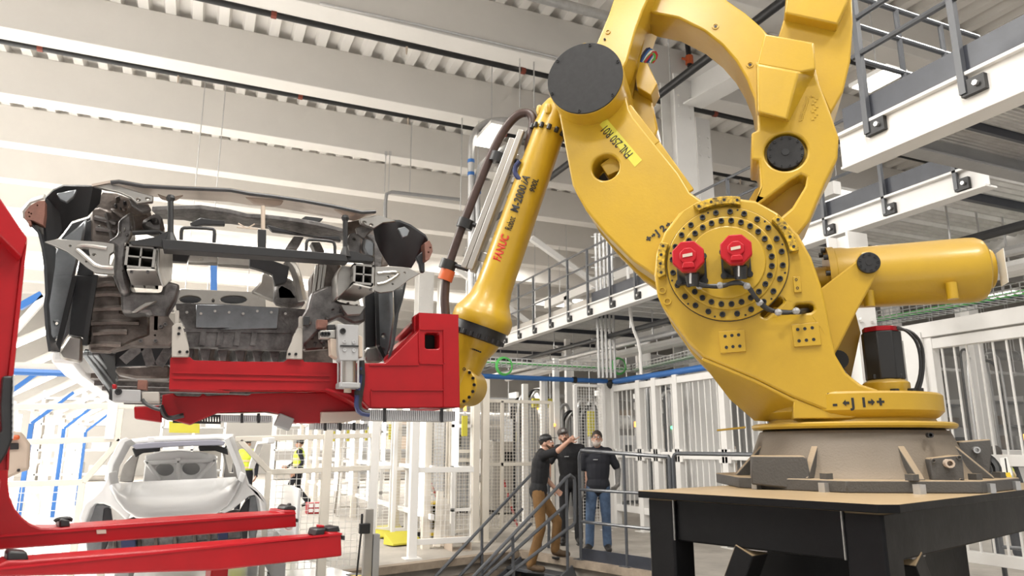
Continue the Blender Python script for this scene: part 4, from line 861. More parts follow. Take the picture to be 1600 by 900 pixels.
# hood panel: thin curved sheet, underside seen
fa_ = K1([(580, 100), (720, 72), (780, 66), (960, 98), (1130, 108), (1600, 128)]) + K2([(220, 145), (400, 166), (600, 196), (800, 232), (1000, 274), (1098, 270)])
fb_ = K1([(690, 135), (800, 120), (900, 150), (1010, 175), (1140, 185), (1600, 215)]) + K2([(220, 225), (400, 240), (600, 275), (800, 310), (940, 335), (1085, 292)])
MB().strip(pp(fa_, 3.86), pp(fb_, 4.5), .012).build('hood_panel', M['cream'], car, ang=30)
b = MB(); b.tube(pp(fa_[1:], 3.855), .010, 6); b.build('hood_hem', M['darkpanel'], car)
for pts in (K1([(1060, 150), (1140, 178), (1260, 160), (1200, 200), (1150, 205), (1090, 190)]), K2([(190, 165), (460, 190), (440, 222), (370, 232), (250, 212)]), K2([(800, 245), (960, 280), (940, 300), (880, 300)])):
    cpl('hood_stiffener', pts, 4.0, .02, 'cream', bevel=.006)
cpl('hood_hinge_arm', K1([(590, 98), (700, 78), (780, 95), (890, 130), (1035, 170), (1030, 215), (910, 222), (870, 180), (780, 140)]), 3.87, .03, 'stamp', holes=[ell(*K1([p])[0], 3, 2.2, 10) for p in ((923, 197), (992, 190))])
cpl('hinge_link', K1([(850, 180), (905, 220), (1000, 240), (1020, 270), (960, 290), (920, 270), (870, 230)]), 3.95, .03, 'alu')
cpl('hood_hinge_arm', K2([(985, 320), (1120, 292), (1240, 335), (1150, 345), (1085, 385), (995, 350)]), 3.87, .03, 'stamp', holes=[ell(*K2([p])[0], 3, 2.2, 10) for p in ((1020, 343), (1068, 362))])
cpl('hinge_link', K2([(960, 380), (1000, 370), (1090, 385), (1040, 430), (1020, 460), (970, 420)]), 3.95, .03, 'alu')
# cowl and windscreen frame further back
fa_ = K1([(1020, 280), (1180, 272), (1380, 268), (1600, 300)]) + K2([(200, 312), (380, 322), (560, 345), (700, 370), (870, 415)])
fb_ = K1([(1080, 340), (1260, 350), (1350, 368), (1600, 378)]) + K2([(200, 372), (380, 395), (560, 425), (700, 450), (870, 470)])
MB().strip(pp(fa_, 4.75), pp(fb_, 4.95), .03).build('cowl', M['alu'], car, .004, ang=30)
for pts in (K1([(1300, 370), (1380, 330), (1480, 345), (1560, 350), (1560, 385), (1400, 380), (1330, 395)]), K2([(340, 360), (420, 380), (560, 420), (700, 440), (840, 440), (860, 475), (600, 432), (380, 405)])): cpl('cowl_bracket', pts, 4.7, .04, 'darkpanel')
cpl('windscreen_pillar', K2([(470, 525), (530, 440), (600, 445), (555, 530)]), 4.9, .1, 'alu'); cpl('windscreen_pillar', K2([(650, 480), (710, 480), (745, 550), (680, 550)]), 4.9, .1, 'alu')
cpl('windscreen_pillar', K2([(580, 320), (610, 300), (735, 315), (700, 345)]), 5.1, .06, 'darkpanel')
cpl('dash_beam', K2([(0, 570), (220, 575), (225, 650), (0, 632)]), 5.0, .08, 'stamp'); cpl('dash_beam', K1([(1290, 590), (1600, 610), (1600, 668), (1290, 655)]), 5.02, .08, 'stamp', holes=[ell(*K1([p])[0], 4, 2, 10) for p in ((1385, 635), (1525, 645))])
cpl('dash_bracket', K1([(1165, 560), (1290, 570), (1302, 600), (1280, 655), (1165, 650)]), 4.6, .05, 'darkpanel')
cpl('dash_bracket', K2([(222, 580), (330, 590), (500, 650), (480, 760), (400, 780), (380, 700), (300, 672), (222, 650)]), 4.7, .06, 'darkpanel')
MB().tube(pp(K2([(480, 610), (530, 660), (560, 750), (590, 889)]), 4.9), .032, 8, 1).build('door_pillar', M['stamp'], car)
cpl('door_ring', K2([(300, 690), (340, 690), (400, 740), (400, 820), (430, 889), (380, 889), (230, 830), (290, 760)]), 5.2, .06, 'stamp', bevel=.015)
cpl('rear_wheelhouse', K2([(400, 800), (440, 760), (520, 800), (560, 860), (560, 889), (410, 889)]), 5.0, .1, 'alu', bevel=.02)
cpl('rear_wheelhouse', K4([(340, 0), (440, 20), (500, 110), (520, 175), (420, 190), (330, 160)]), 5.0, .1, 'alu', bevel=.02)
# rear bulkhead with oval openings
bk = [(262, 456), (285, 451), (395, 456), (415, 462), (415, 482), (262, 476)]
cpl('rear_bulkhead', bk, 5.6, .05, 'stamp', holes=[ell(297, 468, 17, 6.2), ell(365, 468, 21, 6.5), ell(333, 470, 2, 3, 8)])
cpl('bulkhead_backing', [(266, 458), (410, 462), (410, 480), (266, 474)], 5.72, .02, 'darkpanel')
# firewall, floor and ribs
cpl('firewall', K3([(1000, 190), (1060, 186), (1371, 195)]) + K4([(200, 182), (400, 190), (520, 200), (520, 260), (470, 300), (440, 360), (420, 440), (0, 430)]) + K3([(1371, 485), (1095, 482), (1065, 340), (1020, 270)]), 4.5, .08, 'alu', bevel=.01)
cpl('firewall_upper_panel', K3([(1142, 196), (1371, 200)]) + K4([(360, 190), (350, 312), (0, 318)]) + K3([(1371, 352), (1140, 350)]), 4.46, .05, 'midpanel', bevel=.008)
for k in range(7):
    x = 283+27*k; cpl('floor_rib', [(x, 541), (x+21, 542), (x+16, 566), (x+7, 566)], 4.6, .5, 'alu', bevel=.004)
cpl('floor_pan', [(175, 537), (520, 545), (520, 575), (180, 566)], 5.3, .06, 'alubrown')
cpl('subframe_rail', K3([(600, 615), (965, 600), (965, 690), (740, 690), (600, 660)]), 4.4, .15, 'alubrown', bevel=.012)
for p, q in (((770, 475), (650, 575)), ((800, 475), (840, 605)), ((970, 475), (890, 605))): MB().bar(BF.P(*K3([p])[0], -4.35), BF.P(*K3([q])[0], -4.35), .012, .05).build('tie_plate', M['alu'], car)
cpl('floor_tunnel', K3([(600, 480), (960, 475), (965, 600), (600, 615)]), 4.6, .1, 'darkpanel')
# dark inner panels closing the engine bay, and small fittings
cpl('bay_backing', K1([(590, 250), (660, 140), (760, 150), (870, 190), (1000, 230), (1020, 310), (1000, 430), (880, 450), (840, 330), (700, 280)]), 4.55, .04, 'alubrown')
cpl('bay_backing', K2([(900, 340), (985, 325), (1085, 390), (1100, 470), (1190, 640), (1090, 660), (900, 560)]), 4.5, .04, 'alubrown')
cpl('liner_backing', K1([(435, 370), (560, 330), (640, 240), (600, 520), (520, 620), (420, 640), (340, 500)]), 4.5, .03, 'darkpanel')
fr2 = random.Random(11)
for poly, y, n in ((((600, 280), (760, 480)), 4.33, 9), (((780, 380), (870, 720)), 4.03, 8), (((700, 160), (1000, 260)), 4.5, 9)):
    for k in range(n):
        x, z = fr2.uniform(poly[0][0], poly[1][0]), fr2.uniform(poly[0][1], poly[1][1]); w, h = fr2.uniform(8, 26), fr2.uniform(8, 30)
        cpl('cast_lug', K1([(x, z), (x+w, z+fr2.uniform(-6, 6)), (x+w*.8, z+h), (x-3, z+h*.9)]), y, .05, fr2.choice(('alu', 'alubrown', 'stamp', 'darkpanel')), bevel=.003)
for poly, y, n in ((((520, 190), (680, 330)), 4.1, 7), (((700, 130), (820, 240)), 4.1, 6), (((510, 270), (650, 420)), 4.18, 8)):
    for k in range(n):
        x, z = fr2.uniform(poly[0][0], poly[1][0]), fr2.uniform(poly[0][1], poly[1][1]); w, h = fr2.uniform(8, 24), fr2.uniform(8, 26)
        cpl('cast_lug', K4([(x, z), (x+w, z+fr2.uniform(-6, 6)), (x+w*.8, z+h), (x-3, z+h*.9)]), y, .05, fr2.choice(('alu', 'alubrown', 'stamp', 'darkpanel')), bevel=.003)
for k in range(9):
    x = 270+22*k; MB().cyl(BF.P(x, 486+2*(k % 3), -4.47), BF.P(x, 486+2*(k % 3), -4.44), .008, n=8).build('weld_stud', M['stamp'], car)
for x in (318, 345, 372, 398): MB().bar(BF.P(x, 518, -4.49), BF.P(x-3, 540, -4.49), .01, .03).build('firewall_rib', M['alu'], car)
MB().bar(BF.P(276, 516, -4.49), BF.P(455, 518, -4.49), .012, .02).build('firewall_rib', M['alu'], car)
# right side of the body
b = MB(); b.strip(pp(K2([(1080, 395), (1130, 352), (1190, 340), (1262, 340), (1340, 372), (1442, 442), (1460, 475)]), 3.98), pp(K2([(1095, 470), (1125, 540), (1160, 600), (1192, 648), (1290, 655), (1345, 662), (1395, 580)]), 4.15), .012)
b.build('wheel_arch_liner', M['darkpanel'], car, ang=25)
cpl('liner_fin', K2([(1375, 585), (1438, 530), (1440, 692), (1412, 690), (1400, 630)]), 3.95, .03, 'darkpanel', bevel=.006)
cpl('liner_bracket', K2([(1250, 385), (1300, 372), (1335, 400), (1320, 440), (1285, 450), (1270, 420)]), 3.94, .03, 'midpanel')
cpl('headlight_bracket', K2([(1438, 485), (1470, 468), (1488, 500), (1494, 545), (1470, 602), (1442, 612)]), 3.9, .08, 'brown', holes=[ell(*K2([p])[0], 1.4, 1.4, 8) for p in ((1465, 552), (1478, 520))])
cpl('apron_panel', K2([(920, 420), (980, 410), (1000, 500), (990, 560), (920, 560), (900, 470)]), 4.1, .08, 'alu', bevel=.012, holes=[ell(*K2([(948, 460)])[0], 2.4, 2, 8)])
cpl('strut_cup', K2([(1020, 445), (1090, 480), (1090, 590), (1040, 575), (1010, 520)]), 4.05, .06, 'midpanel', bevel=.01)
cpl('apron_rear_panel', K2([(1000, 400), (1110, 440), (1150, 540), (1140, 650), (1090, 660), (1085, 480)]), 4.3, .05, 'alu')
cpl('inner_casting', K2([(650, 720), (690, 640), (730, 600), (865, 640), (835, 700), (830, 870), (790, 889), (690, 889), (650, 840)]), 4.2, .15, 'alubrown', bevel=.015, seg=2)
b = MB()
for x in (690, 720, 745): b.bar(BF.P(*K2([(x, 640)])[0], -4.17), BF.P(*K2([(x-25, 840)])[0], -4.17), .018)
b.build('casting_rib', M['stamp'], car, .003)
cpl('lower_node', K4([(550, 100), (640, 60), (690, 60), (700, 150), (790, 170), (865, 180), (868, 270), (800, 285), (720, 240), (640, 280), (590, 330), (500, 420), (500, 240), (530, 190)]), 4.12, .15, 'alu', bevel=.015, seg=2)
cpl('strut_gusset', K4([(720, 170), (800, 175), (870, 180), (840, 230), (760, 235)]), 4.05, .05, 'stamp')
cpl('rail_bracket', K4([(505, 260), (660, 330), (660, 430), (505, 440)]), 4.2, .08, 'alubrown', bevel=.01)
for p in ((550, 350), (570, 410), (620, 400), (590, 280)): bolt(BF, *BF.h(*K4([p])[0], -4.2), -4.2, .01, car, 'alu', .012, 'boss')
cpl('wheelhouse_panel', K4([(932, 60), (1030, 90), (1036, 250), (1012, 420), (985, 510), (950, 480), (935, 400), (930, 250)]), 4.3, .03, 'midpanel', bevel=.01, holes=[ell(*K4([p])[0], 2.2, 2.2, 10) for p in ((972, 357), (963, 438))])
cpl('seal_band', K4([(862, 110), (930, 80), (935, 250), (928, 420), (866, 440)]), 4.35, .05, 'darkpanel')
cpl('door_hinge_panel', K4([(866, 425), (938, 412), (975, 490), (952, 515), (862, 512)]), 4.33, .05, 'stamp', bevel=.012)
b = MB(); b.strip(pp(K4([(1095, 40), (1078, 130), (1050, 220), (1025, 400), (990, 510)]), 3.95), pp(K4([(1000, 0), (1030, 90), (1036, 250), (1010, 420), (985, 510)]), 4.25), .012); b.build('fender', M['darkpanel'], car, ang=30)
b = MB(); b.bar(BF.P(*K4([(930, 60)])[0], -4.27), BF.P(*K4([(940, 410)])[0], -4.27), .02); b.bar(BF.P(*K4([(945, 420)])[0], -4.27), BF.P(*K4([(985, 500)])[0], -4.27), .02); b.build('seal_lip', M['black'], car)
MB().ring([[V((x, y, z)) for x, z in ((xl+.1, 1.98), (xr+.05, 1.98), (xr+.05, 2.01), (xl+.1, 2.01))] for y in (5.2, 8.0)]).build('underbody', M['alubrown'], car)
for k in range(6): MB().wb(xl+.1, xr+.05, 5.4+.45*k, 5.46+.45*k, 1.95, 2.0).build('underbody_rib', M['alu'], car)
for s, x in ((1, xl), (-1, xr+.15)): MB().strip([V((x, 5.0, 2.0)), V((x, 7.9, 2.1))], [V((x+s*.12, 5.4, 2.9)), V((x+s*.15, 7.8, 2.85))], .02).build('body_side', M['stamp'], car)

# ------------------------------------------------------------------ red gripper
gr = thing('gripper_tool', BF.P(480, 660, -4.1), 'red welded gripper frame carrying the grey car body, fixed to the robot wrist', 'gripper')
def gp(name, pts, y, th, m='red', bevel=.006, holes=(), par=None): return plate(name, pts, -(y+th), -y, m, par or gr, bevel, holes, BF)
gp('upper_beam', K3([(962, 700), (968, 562), (978, 546), (1098, 548), (1128, 570), (1371, 574)]) + K4([(0, 505), (388, 508), (412, 490), (500, 495), (508, 508), (660, 512), (700, 515), (845, 515), (850, 740), (880, 790), (660, 675), (0, 670)]) + K3([(1371, 776), (960, 762)]), 3.95, .16)
b = MB()
for py in (.45, .62): b.bar(BF.P(270, 558+52*py, -3.947), BF.P(515, 566+46*py, -3.947), .012, .012)
b.build('beam_crease', M['red'], gr)
lb = K3([(910, 890), (915, 800), (990, 788), (1010, 808), (1165, 812), (1185, 790), (1215, 808), (1371, 800)]) + K4([(180, 705), (200, 692), (640, 685), (700, 705), (770, 742), (880, 795), (890, 838), (740, 864), (600, 866), (455, 866), (370, 812), (290, 800), (0, 806)]) + K3([(1100, 1000), (905, 950)])
gp('lower_beam', lb, 4.15, .14)
b = MB(); b.strip(pp(K4([(630, 672), (700, 692), (770, 712), (885, 782)]), 3.93), pp(K4([(630, 680), (700, 702), (768, 724), (878, 796)]), 4.3), .012); b.build('flange_edge', M['redcap'], gr)
gp('bracket', K4([(845, 515), (985, 513), (1150, 352), (1180, 322), (1180, 219), (1412, 231), (1422, 776), (890, 778), (850, 740)]), 3.88, .10, holes=[BF.t(K4([(1216, 346), (1224, 338), (1292, 338), (1300, 346), (1300, 424), (1292, 432), (1224, 432), (1216, 424)]), -3.88)])
gp('window_shade_plate', K4([(1200, 325), (1310, 325), (1310, 445), (1200, 445)]), 4.0, .02, 'disk'); gp('bracket_rear_wall', K4([(1160, 240), (1405, 250), (1405, 770), (900, 770), (1000, 520)]), 4.85, .08)  # window plate: black, added to stand in for the shade behind it
b = MB(); b.strip(pp(K4([(985, 513), (1150, 352), (1182, 320)]), 3.98), pp(K4([(1000, 460), (1140, 350), (1175, 325)]), 4.8), .02); b.build('bracket_slope', M['red'], gr)
b = MB(); b.strip(pp(K4([(1180, 219), (1412, 231)]), 3.88), [BF.P(*K4([(1180, 219)])[0], -3.88)+V((.12, 1.0, 0)), BF.P(*K4([(1412, 231)])[0], -3.88)+V((.02, 1.0, 0))], -.02); b.build('bracket_top', M['red'], gr)
MB().wb(*[f(BF.h(*K4([q])[0], -3.9)[0] for q in ((1400, 231), (1412, 231))) for f in (min, max)], 3.9, 4.85, BF.h(*K4([(1412, 776)])[0], -3.9)[1], BF.h(*K4([(1412, 231)])[0], -3.9)[1]).build('bracket_side', M['red'], gr, .004)
wj = 0
p_ = wc_; fc = RF.p(wc_[0], wc_[1], -.05); MB().bar(V((1.3, 4.85, fc.z)), fc, .22, .22, (0, 0, 1)).build('wrist_adapter', M['black'], gr, .01)
for p, q in (((1180, 330), (1185, 515)), ((1185, 515), (1325, 520)), ((1325, 520), (1328, 770)), ((900, 672), (1325, 672)), ((900, 680), (903, 770)), ((1325, 318), (1328, 515)), ((1185, 316), (1322, 318)), ((890, 526), (1180, 524))):
    MB().bar(BF.P(*K4([p])[0], -3.876), BF.P(*K4([q])[0], -3.876), .008).build('weld_seam', M['red'], gr)
for pts in ([(1150, 240), (1180, 219), (1180, 322), (1152, 345)],): gp('bracket_lip', K4(pts), 3.95, .05)
gp('tan_plate', K4([(605, 800), (890, 793), (890, 838), (740, 864), (605, 866)]), 4.12, .04, 'cream')
gp('cross_tie', K4([(500, 505), (660, 520), (662, 668), (500, 668)]), 4.05, .3)
# slotted cable ducts under the frame
def duct(x0, y0, x1, y1, n, yy, lab=None):
    t = MB(); a, c = BF.h(x0, y0, -yy), BF.h(x1, y1, -yy); t.box(BF, a[0], c[0], c[1], a[1], -(yy+.22), -yy-.012); o = t.build('cable_duct', M['grey'], gr)
    s = MB()
    for k in range(n):
        x = a[0]+(c[0]-a[0])*(k+.5)/n; s.box(BF, x-(c[0]-a[0])/n*.33, x+(c[0]-a[0])/n*.33, c[1], a[1], -yy-.014, -yy)
    stuff(s.build('duct_slots', M['galv'], o)); return o
duct(578, 640, 712, 658, 46, 3.92); duct(345, 648, 425, 659, 26, 4.15); duct(492, 661, 575, 671, 24, 4.2)
for px in (601, 690, 378, 404, 508, 531, 553):
    y = 3.915 if px > 580 else 4.14 if px < 430 else 4.19; z0, z1 = ((638, 660) if px > 580 else (646, 661) if px < 430 else (660, 673)); MB().bar(BF.P(px, z0, -y), BF.P(px, z1, -y), .014, .02, (0, 1, 0)).build('strap', M['black'], gr)
b = MB(); b.bar(BF.P(432, 655, -4.15), BF.P(455, 664, -4.15), .07, .07); b.build('duct_elbow', M['grey'], gr, .006)
stuff((lambda s: [s.bar(BF.P(272+4.2*k, 648, -4.2), BF.P(272+4.2*k, 659, -4.2), .009) for k in range(18)] and s)(MB()).bar(BF.P(270, 648, -4.2), BF.P(345, 650, -4.2), .012).bar(BF.P(270, 659, -4.2), BF.P(345, 661, -4.2), .012).build('wire_duct', M['black'], gr))
# clamp cylinder and its plates
cl = gp('clamp_block', K4([(703, 285), (760, 288), (826, 292), (826, 500), (715, 500), (705, 440)]), 3.80, .10, 'grey', .004)
for p in ((743, 388), (798, 391), (743, 437), (798, 440)): o = bolt(BF, *BF.h(*K4([p])[0], -3.8), -3.80, .010, gr, 'galv', .006, 'bolt')
o = bolt(BF, *BF.h(*K4([(733, 328)])[0], -3.8), -3.80, .016, gr, 'disk', .008, 'pivot_pin')
MB().bar(BF.P(*K4([(718, 414)])[0], -3.797), BF.P(*K4([(826, 416)])[0], -3.797), .008).build('plate_joint', M['black'], gr)
q0, q1 = BF.P(*K4([(764, 500)])[0], -3.86), BF.P(*K4([(764, 632)])[0], -3.86)
MB().cyl(q0, q1, .043, n=28).build('air_cylinder', M['alup'], gr)
for s in (-1, 1):
    for w in (-.1, .08): MB().cyl(q0+V((s*.044, w*.5, 0)), q1+V((s*.044, w*.5, -.02)), .006, n=8).build('tie_rod', M['galv'], gr)
MB().wb(q1.x-.056, q1.x+.056, q1.y-.055, q1.y+.055, q1.z-.03, q1.z).build('cylinder_end', M['grey'], gr, .006); MB().cyl(q1-V((0, 0, .03)), q1-V((0, 0, .05)), .02, n=12).build('end_nut', M['tan'], gr)
gp('side_plate', K4([(826, 350), (848, 360), (850, 480), (826, 480)]), 3.84, .06, 'tan', .003); gp('side_plate', K4([(660, 370), (703, 375), (703, 490), (665, 465)]), 3.85, .08, 'tan', .003)
gp('spring_block', K4([(600, 325), (690, 320), (690, 368), (600, 368)]), 3.85, .06, 'alup', .003); gp('tan_block', K4([(582, 258), (645, 262), (645, 312), (582, 308)]), 3.9, .05, 'brown', .003)
gp('black_block', K4([(646, 290), (690, 288), (690, 318), (646, 318)]), 3.85, .05, 'black', .003); gp('black_block', K4([(505, 240), (540, 240), (540, 292), (505, 292)]), 3.88, .05, 'black', .003)
for k in range(3): bolt(BF, *BF.h(*K4([(612+17*k, 347)])[0], -3.85), -3.85, .012, gr, 'black', .02, 'spring_stud')
# grey stand-off brackets
for pts in (K3([(980, 340), (1005, 320), (1045, 320), (1092, 480), (1096, 520), (1090, 546), (978, 546)]), K4([(470, 310), (498, 310), (498, 492), (405, 488), (412, 440)])): gp('standoff', pts, 3.92, .04, 'sand', .004)
gp('standoff_post', K3([(1000, 235), (1028, 235), (1028, 330), (1000, 330)]), 3.93, .05, 'sand', .003); gp('standoff_post', K4([(480, 240), (500, 240), (500, 312), (480, 312)]), 3.93, .05, 'sand', .003)
for p in ((1030, 355), (1025, 393), (1032, 514), (1082, 514)): bolt(BF, *BF.h(*K3([p])[0], -3.92), -3.92, .0075, gr, 'black', .008, 'screw')
for p in ((420, 463), (458, 463)): bolt(BF, *BF.h(*K4([p])[0], -3.92), -3.92, .0075, gr, 'black', .008, 'screw')
# left clamp
gp('clamp_block', K3([(580, 762), (770, 768), (772, 850), (700, 848), (580, 845)]), 3.9, .1, 'grey', .004); gp('white_block', K3([(777, 782), (893, 780), (895, 852), (780, 850)]), 3.9, .1, 'sand', .004)
gp('tan_block', K3([(750, 700), (815, 702), (812, 768), (745, 765)]), 3.92, .08, 'brown', .003); gp('end_plate', K3([(560, 758), (580, 762), (580, 842), (556, 830)]), 3.95, .1, 'black', .003)
gp('tray', K3([(725, 880), (905, 870), (910, 985), (728, 960)]), 4.1, .1); bolt(BF, *BF.h(*K3([(622, 780)])[0], -3.9), -3.9, .016, gr, 'black', .01, 'pivot_pin')
gp('red_stub', K3([(578, 728), (606, 728), (606, 762), (578, 762)]), 3.95, .06)
for m, pts in (('bluedk', [(840, 540), (842, 600), (822, 690), (815, 760), (830, 805), (890, 815)]), ('black', [(845, 500), (850, 620), (835, 700), (825, 770), (850, 800), (890, 808)])): MB().tube(pp(K4(pts), 3.86), .016, 7, 1).build('air_hose', M[m], gr)
MB().tube(pp(K3([(780, 830), (800, 860), (860, 890), (900, 900)]), 3.88), .010, 6, 1).build('air_hose', M['black'], gr)
MB().tube(pp(K6([(665, 195), (680, 235), (700, 250), (760, 235)]), 4.1), .014, 6, 1).build('air_hose', M['black'], gr)
for p in ((838, 570), (825, 690)): q = BF.P(*K4([p])[0], -3.86); MB().cyl(q-V((0, 0, .012)), q+V((0, 0, .012)), .022, n=8).build('hose_tie', M['disk'], gr)
# ------------------------------------------------------------------ red lifting tool at the left edge
tool = thing('lifting_tool', CF.P(120, 1100, -2.5), 'red lifting frame with two long fork arms, cut by the left edge', 'lifting tool')
def lt(name, pts, c1, th, m='red', bevel=.006, holes=()): return plate(name, pts, -(c1+th), -c1, m, tool, bevel, holes, CF)
a1 = K6([(-90, 470), (35, 450), (33, 520), (42, 575), (62, 622), (92, 658), (130, 688), (170, 702), (250, 702), (300, 697), (900, 655)]) + K7([(500, 560), (500, 545), (562, 545), (566, 635)]) + K6([(900, 725), (0, 792), (-90, 800)])
lt('rear_arm', a1, 2.62, .14)
a2 = K6([(-90, 860), (0, 852), (30, 838), (120, 836), (145, 832), (900, 772)]) + K7([(700, 688), (735, 682), (742, 664), (808, 664), (813, 793)]) + K6([(900, 878), (0, 905), (-90, 910)])
lt('front_arm', a2, 2.42, .12)
for c1, p, q in ((2.62, K6([(0, 735)])[0], K7([(560, 562)])[0]), (2.42, K6([(0, 870)])[0], K7([(810, 672)])[0])):
    MB().bar(CF.P(*p, -c1+.001), CF.P(*q, -c1+.001), .006, .006).build('edge_line', M['redcap'], tool)
lt('wear_label', K6([(399, 709), (438, 708), (440, 724), (401, 726)]), 2.617, .003, 'cream', 0)
for pts, c1 in ((K6([(30, 805), (45, 797), (112, 800), (120, 838), (28, 842)]), 2.44), (K6([(246, 672), (258, 662), (288, 668), (292, 698), (245, 700)]), 2.64), (K7([(502, 530), (520, 515), (545, 520), (566, 528), (564, 546), (500, 548)]), 2.64), (K7([(668, 685), (680, 645), (728, 640), (715, 684)]), 2.44), (K7([(735, 668), (740, 640), (795, 630), (803, 660), (740, 667)]), 2.44)):
    lt('clamp_pad', pts, c1, .07, 'black', .005)
lt('clamp_knob', K7([(690, 640), (692, 624), (718, 626), (716, 640)]), 2.46, .03, 'redcap', .003); lt('clamp_knob', K7([(522, 516), (530, 506), (538, 508), (540, 518)]), 2.66, .02, 'black', .003)
lt('arm_end_stud', K7([(564, 590), (576, 590), (576, 610), (564, 610)]), 2.65, .03, 'black', .003); lt('arm_end_stud', K7([(812, 680), (830, 682), (828, 710), (812, 700)]), 2.45, .03, 'black', .003)
MB().tube([CF.P(*p, -2.66) for p in K6([(225, 675), (235, 665), (270, 660), (295, 662), (290, 675)])], .006, 6, 1).build('wire_lead', M['black'], tool)
MB().tube([CF.P(*p, -2.66) for p in K7([(490, 630), (510, 650), (530, 652), (540, 638)])], .004, 6, 1).build('wire_lead', M['white'], tool)
q = CF.P(340, 880, -2.5); MB().bar(V((q.x, q.y, 0)), V((q.x, q.y, q.z)), .055, .055, CF.u).build('prop_leg', M['red'], tool, .004)
q = CF.P(-130, 870, -2.55); MB().bar(V((q.x, q.y, 0)), V((q.x, q.y, q.z+.2)), .2, .3, CF.u).build('stand', M['red'], tool, .008)
# tall mast
lt('mast', [(-60, 385), (-2, 365), (34, 402), (12, 596), (12, 700), (14, 735), (-60, 735)], 2.5, .02, 'red', .003)
lt('mast_side', [(34, 401), (43, 373), (20, 600), (14, 735), (10, 735), (12, 596)], 2.49, .03, 'red', .002)
b = MB(); b.prism(CF, CF.t([(-60, 250), (0, 309), (43, 372), (34, 402), (-2, 366), (-60, 320)], -2.44), -2.62, -2.44); b.build('mast_head', M['red'], tool, .004)
lt('black_cable_guard', K6([(12, 72), (56, 72), (52, 200), (56, 330), (30, 390), (0, 440), (-20, 440), (-20, 330), (8, 300), (4, 200)]), 2.46, .05, 'black', .006)
for k in range(11): 
    p = K6([(54 if k > 2 else 56, 80+24*k)])[0]; MB().bar(CF.P(p[0]-1.5, p[1], -2.457), CF.P(p[0]+.5, p[1], -2.457), .016).build('guard_stitch', M['galv'], tool)
# tan machine behind the tool
t = thing('tan_cabinet', CF.P(25, 900, -4.2), 'tan machine housing with a black slot behind the red frame at left', 'machine')
plate('housing', K6([(32, 300), (90, 302), (128, 355), (124, 462), (90, 470), (30, 500), (-30, 520), (-30, 300)]), -4.8, -4.2, 'tan', t, .015, (), CF)
plate('slot', K6([(36, 350), (78, 350), (78, 376), (34, 378)]), -4.2, -4.19, 'black', t, .003, (), CF); plate('red_roller', K6([(50, 318), (84, 316), (84, 336), (50, 338)]), -4.22, -4.16, 'orange', t, .01, (), CF)
plate('latch', K6([(72, 458), (84, 456), (84, 468), (72, 470)]), -4.2, -4.18, 'disk', t, .003, (), CF)
q = CF.P(10, 760, -4.5); MB().bar(V((q.x-.15, q.y, 0)), q-V((.15, 0, 0)), .2, .3, CF.u).build('pedestal', M['tan'], t, .01)

# ------------------------------------------------------------------ second car body, standing further back
Y2 = 7.3
c2 = thing('car_body', BF.P(272, 872, -(Y2+2)), 'silver white car body shell standing in the portal with its bonnet shut', 'car body')
def c2p(pts, y): return [BF.P(*p, -y) for p in pts]
H = K6([(458, 512), (470, 560), (500, 600), (540, 640), (560, 655), (900, 636)]) + K7([(150, 550), (200, 510), (240, 460), (276, 380)])
top = [(174, 755), (225, 752), (272, 750), (320, 748), (368, 745)]
def curve(pts, n):                                    # resample a polyline
    L = [0]
    for a, b_ in zip(pts, pts[1:]): L.append(L[-1]+math.dist(a, b_))
    o = []
    for i in range(n):
        s = L[-1]*i/(n-1); k = max(j for j in range(len(L)) if L[j] <= s+1e-9); k = min(k, len(pts)-2); f = (s-L[k])/(L[k+1]-L[k]); o.append((pts[k][0]*(1-f)+pts[k+1][0]*f, pts[k][1]*(1-f)+pts[k+1][1]*f))
    return o
rows = []
front = curve([(175, 760), (188, 786), (204, 803), (218, 809), (272, 808), (336, 802), (358, 786), (374, 752)], 13)
mid = curve([(174, 757), (190, 776), (208, 786), (224, 789), (272, 788), (324, 783), (350, 770), (371, 749)], 13)
back = curve(top, 13)
b = MB(); LO = [c2p(front, Y2), c2p(mid, Y2+.12), c2p(back, Y2+1.0)]; b.ring(LO, caps=False, closed=False); ho = b.build('bonnet', M['carw'], c2, solid=False, ang=60); sm = ho.modifiers.new('thick', 'SOLIDIFY'); sm.thickness = .02
def c2plate(name, pts, y, th, m, bevel=.01, holes=(), par=None): return plate(name, pts, -(y+th), -y, m, par or c2, bevel, [BF.t(h, -y) for h in holes], BF, 2)
# wings with wheel arches, left and right
lw = K6([(458, 515), (470, 565), (500, 605), (540, 645), (520, 670), (490, 640), (455, 612), (425, 600), (395, 600), (375, 620), (362, 660), (345, 700), (326, 664), (350, 600), (385, 575), (420, 540), (440, 500), (450, 470)])
b = MB(); b.prism(BF, BF.t(lw, -(Y2+.15)), -(Y2+.9), -(Y2+.15)); b.build('front_wing', M['carw'], c2, .03, 3)
rw = K7([(276, 385), (240, 465), (200, 515), (150, 555), (180, 560), (220, 540), (270, 500), (310, 468), (345, 460), (362, 490), (370, 540), (378, 600), (402, 555), (404, 500), (380, 460), (345, 425), (310, 400), (290, 340)])
b = MB(); b.prism(BF, BF.t(rw, -(Y2+.15)), -(Y2+.9), -(Y2+.15)); b.build('front_wing', M['carw'], c2, .03, 3)
c2plate('wheelhouse', K6([(362, 660), (375, 622), (395, 604), (428, 604), (455, 615), (430, 700), (430, 800), (360, 810), (350, 700)]), Y2+.5, .1, 'midpanel'); c2plate('wheelhouse', K7([(310, 470), (345, 462), (362, 500), (370, 545), (355, 650), (345, 700), (310, 700), (300, 560)]), Y2+.5, .1, 'midpanel')
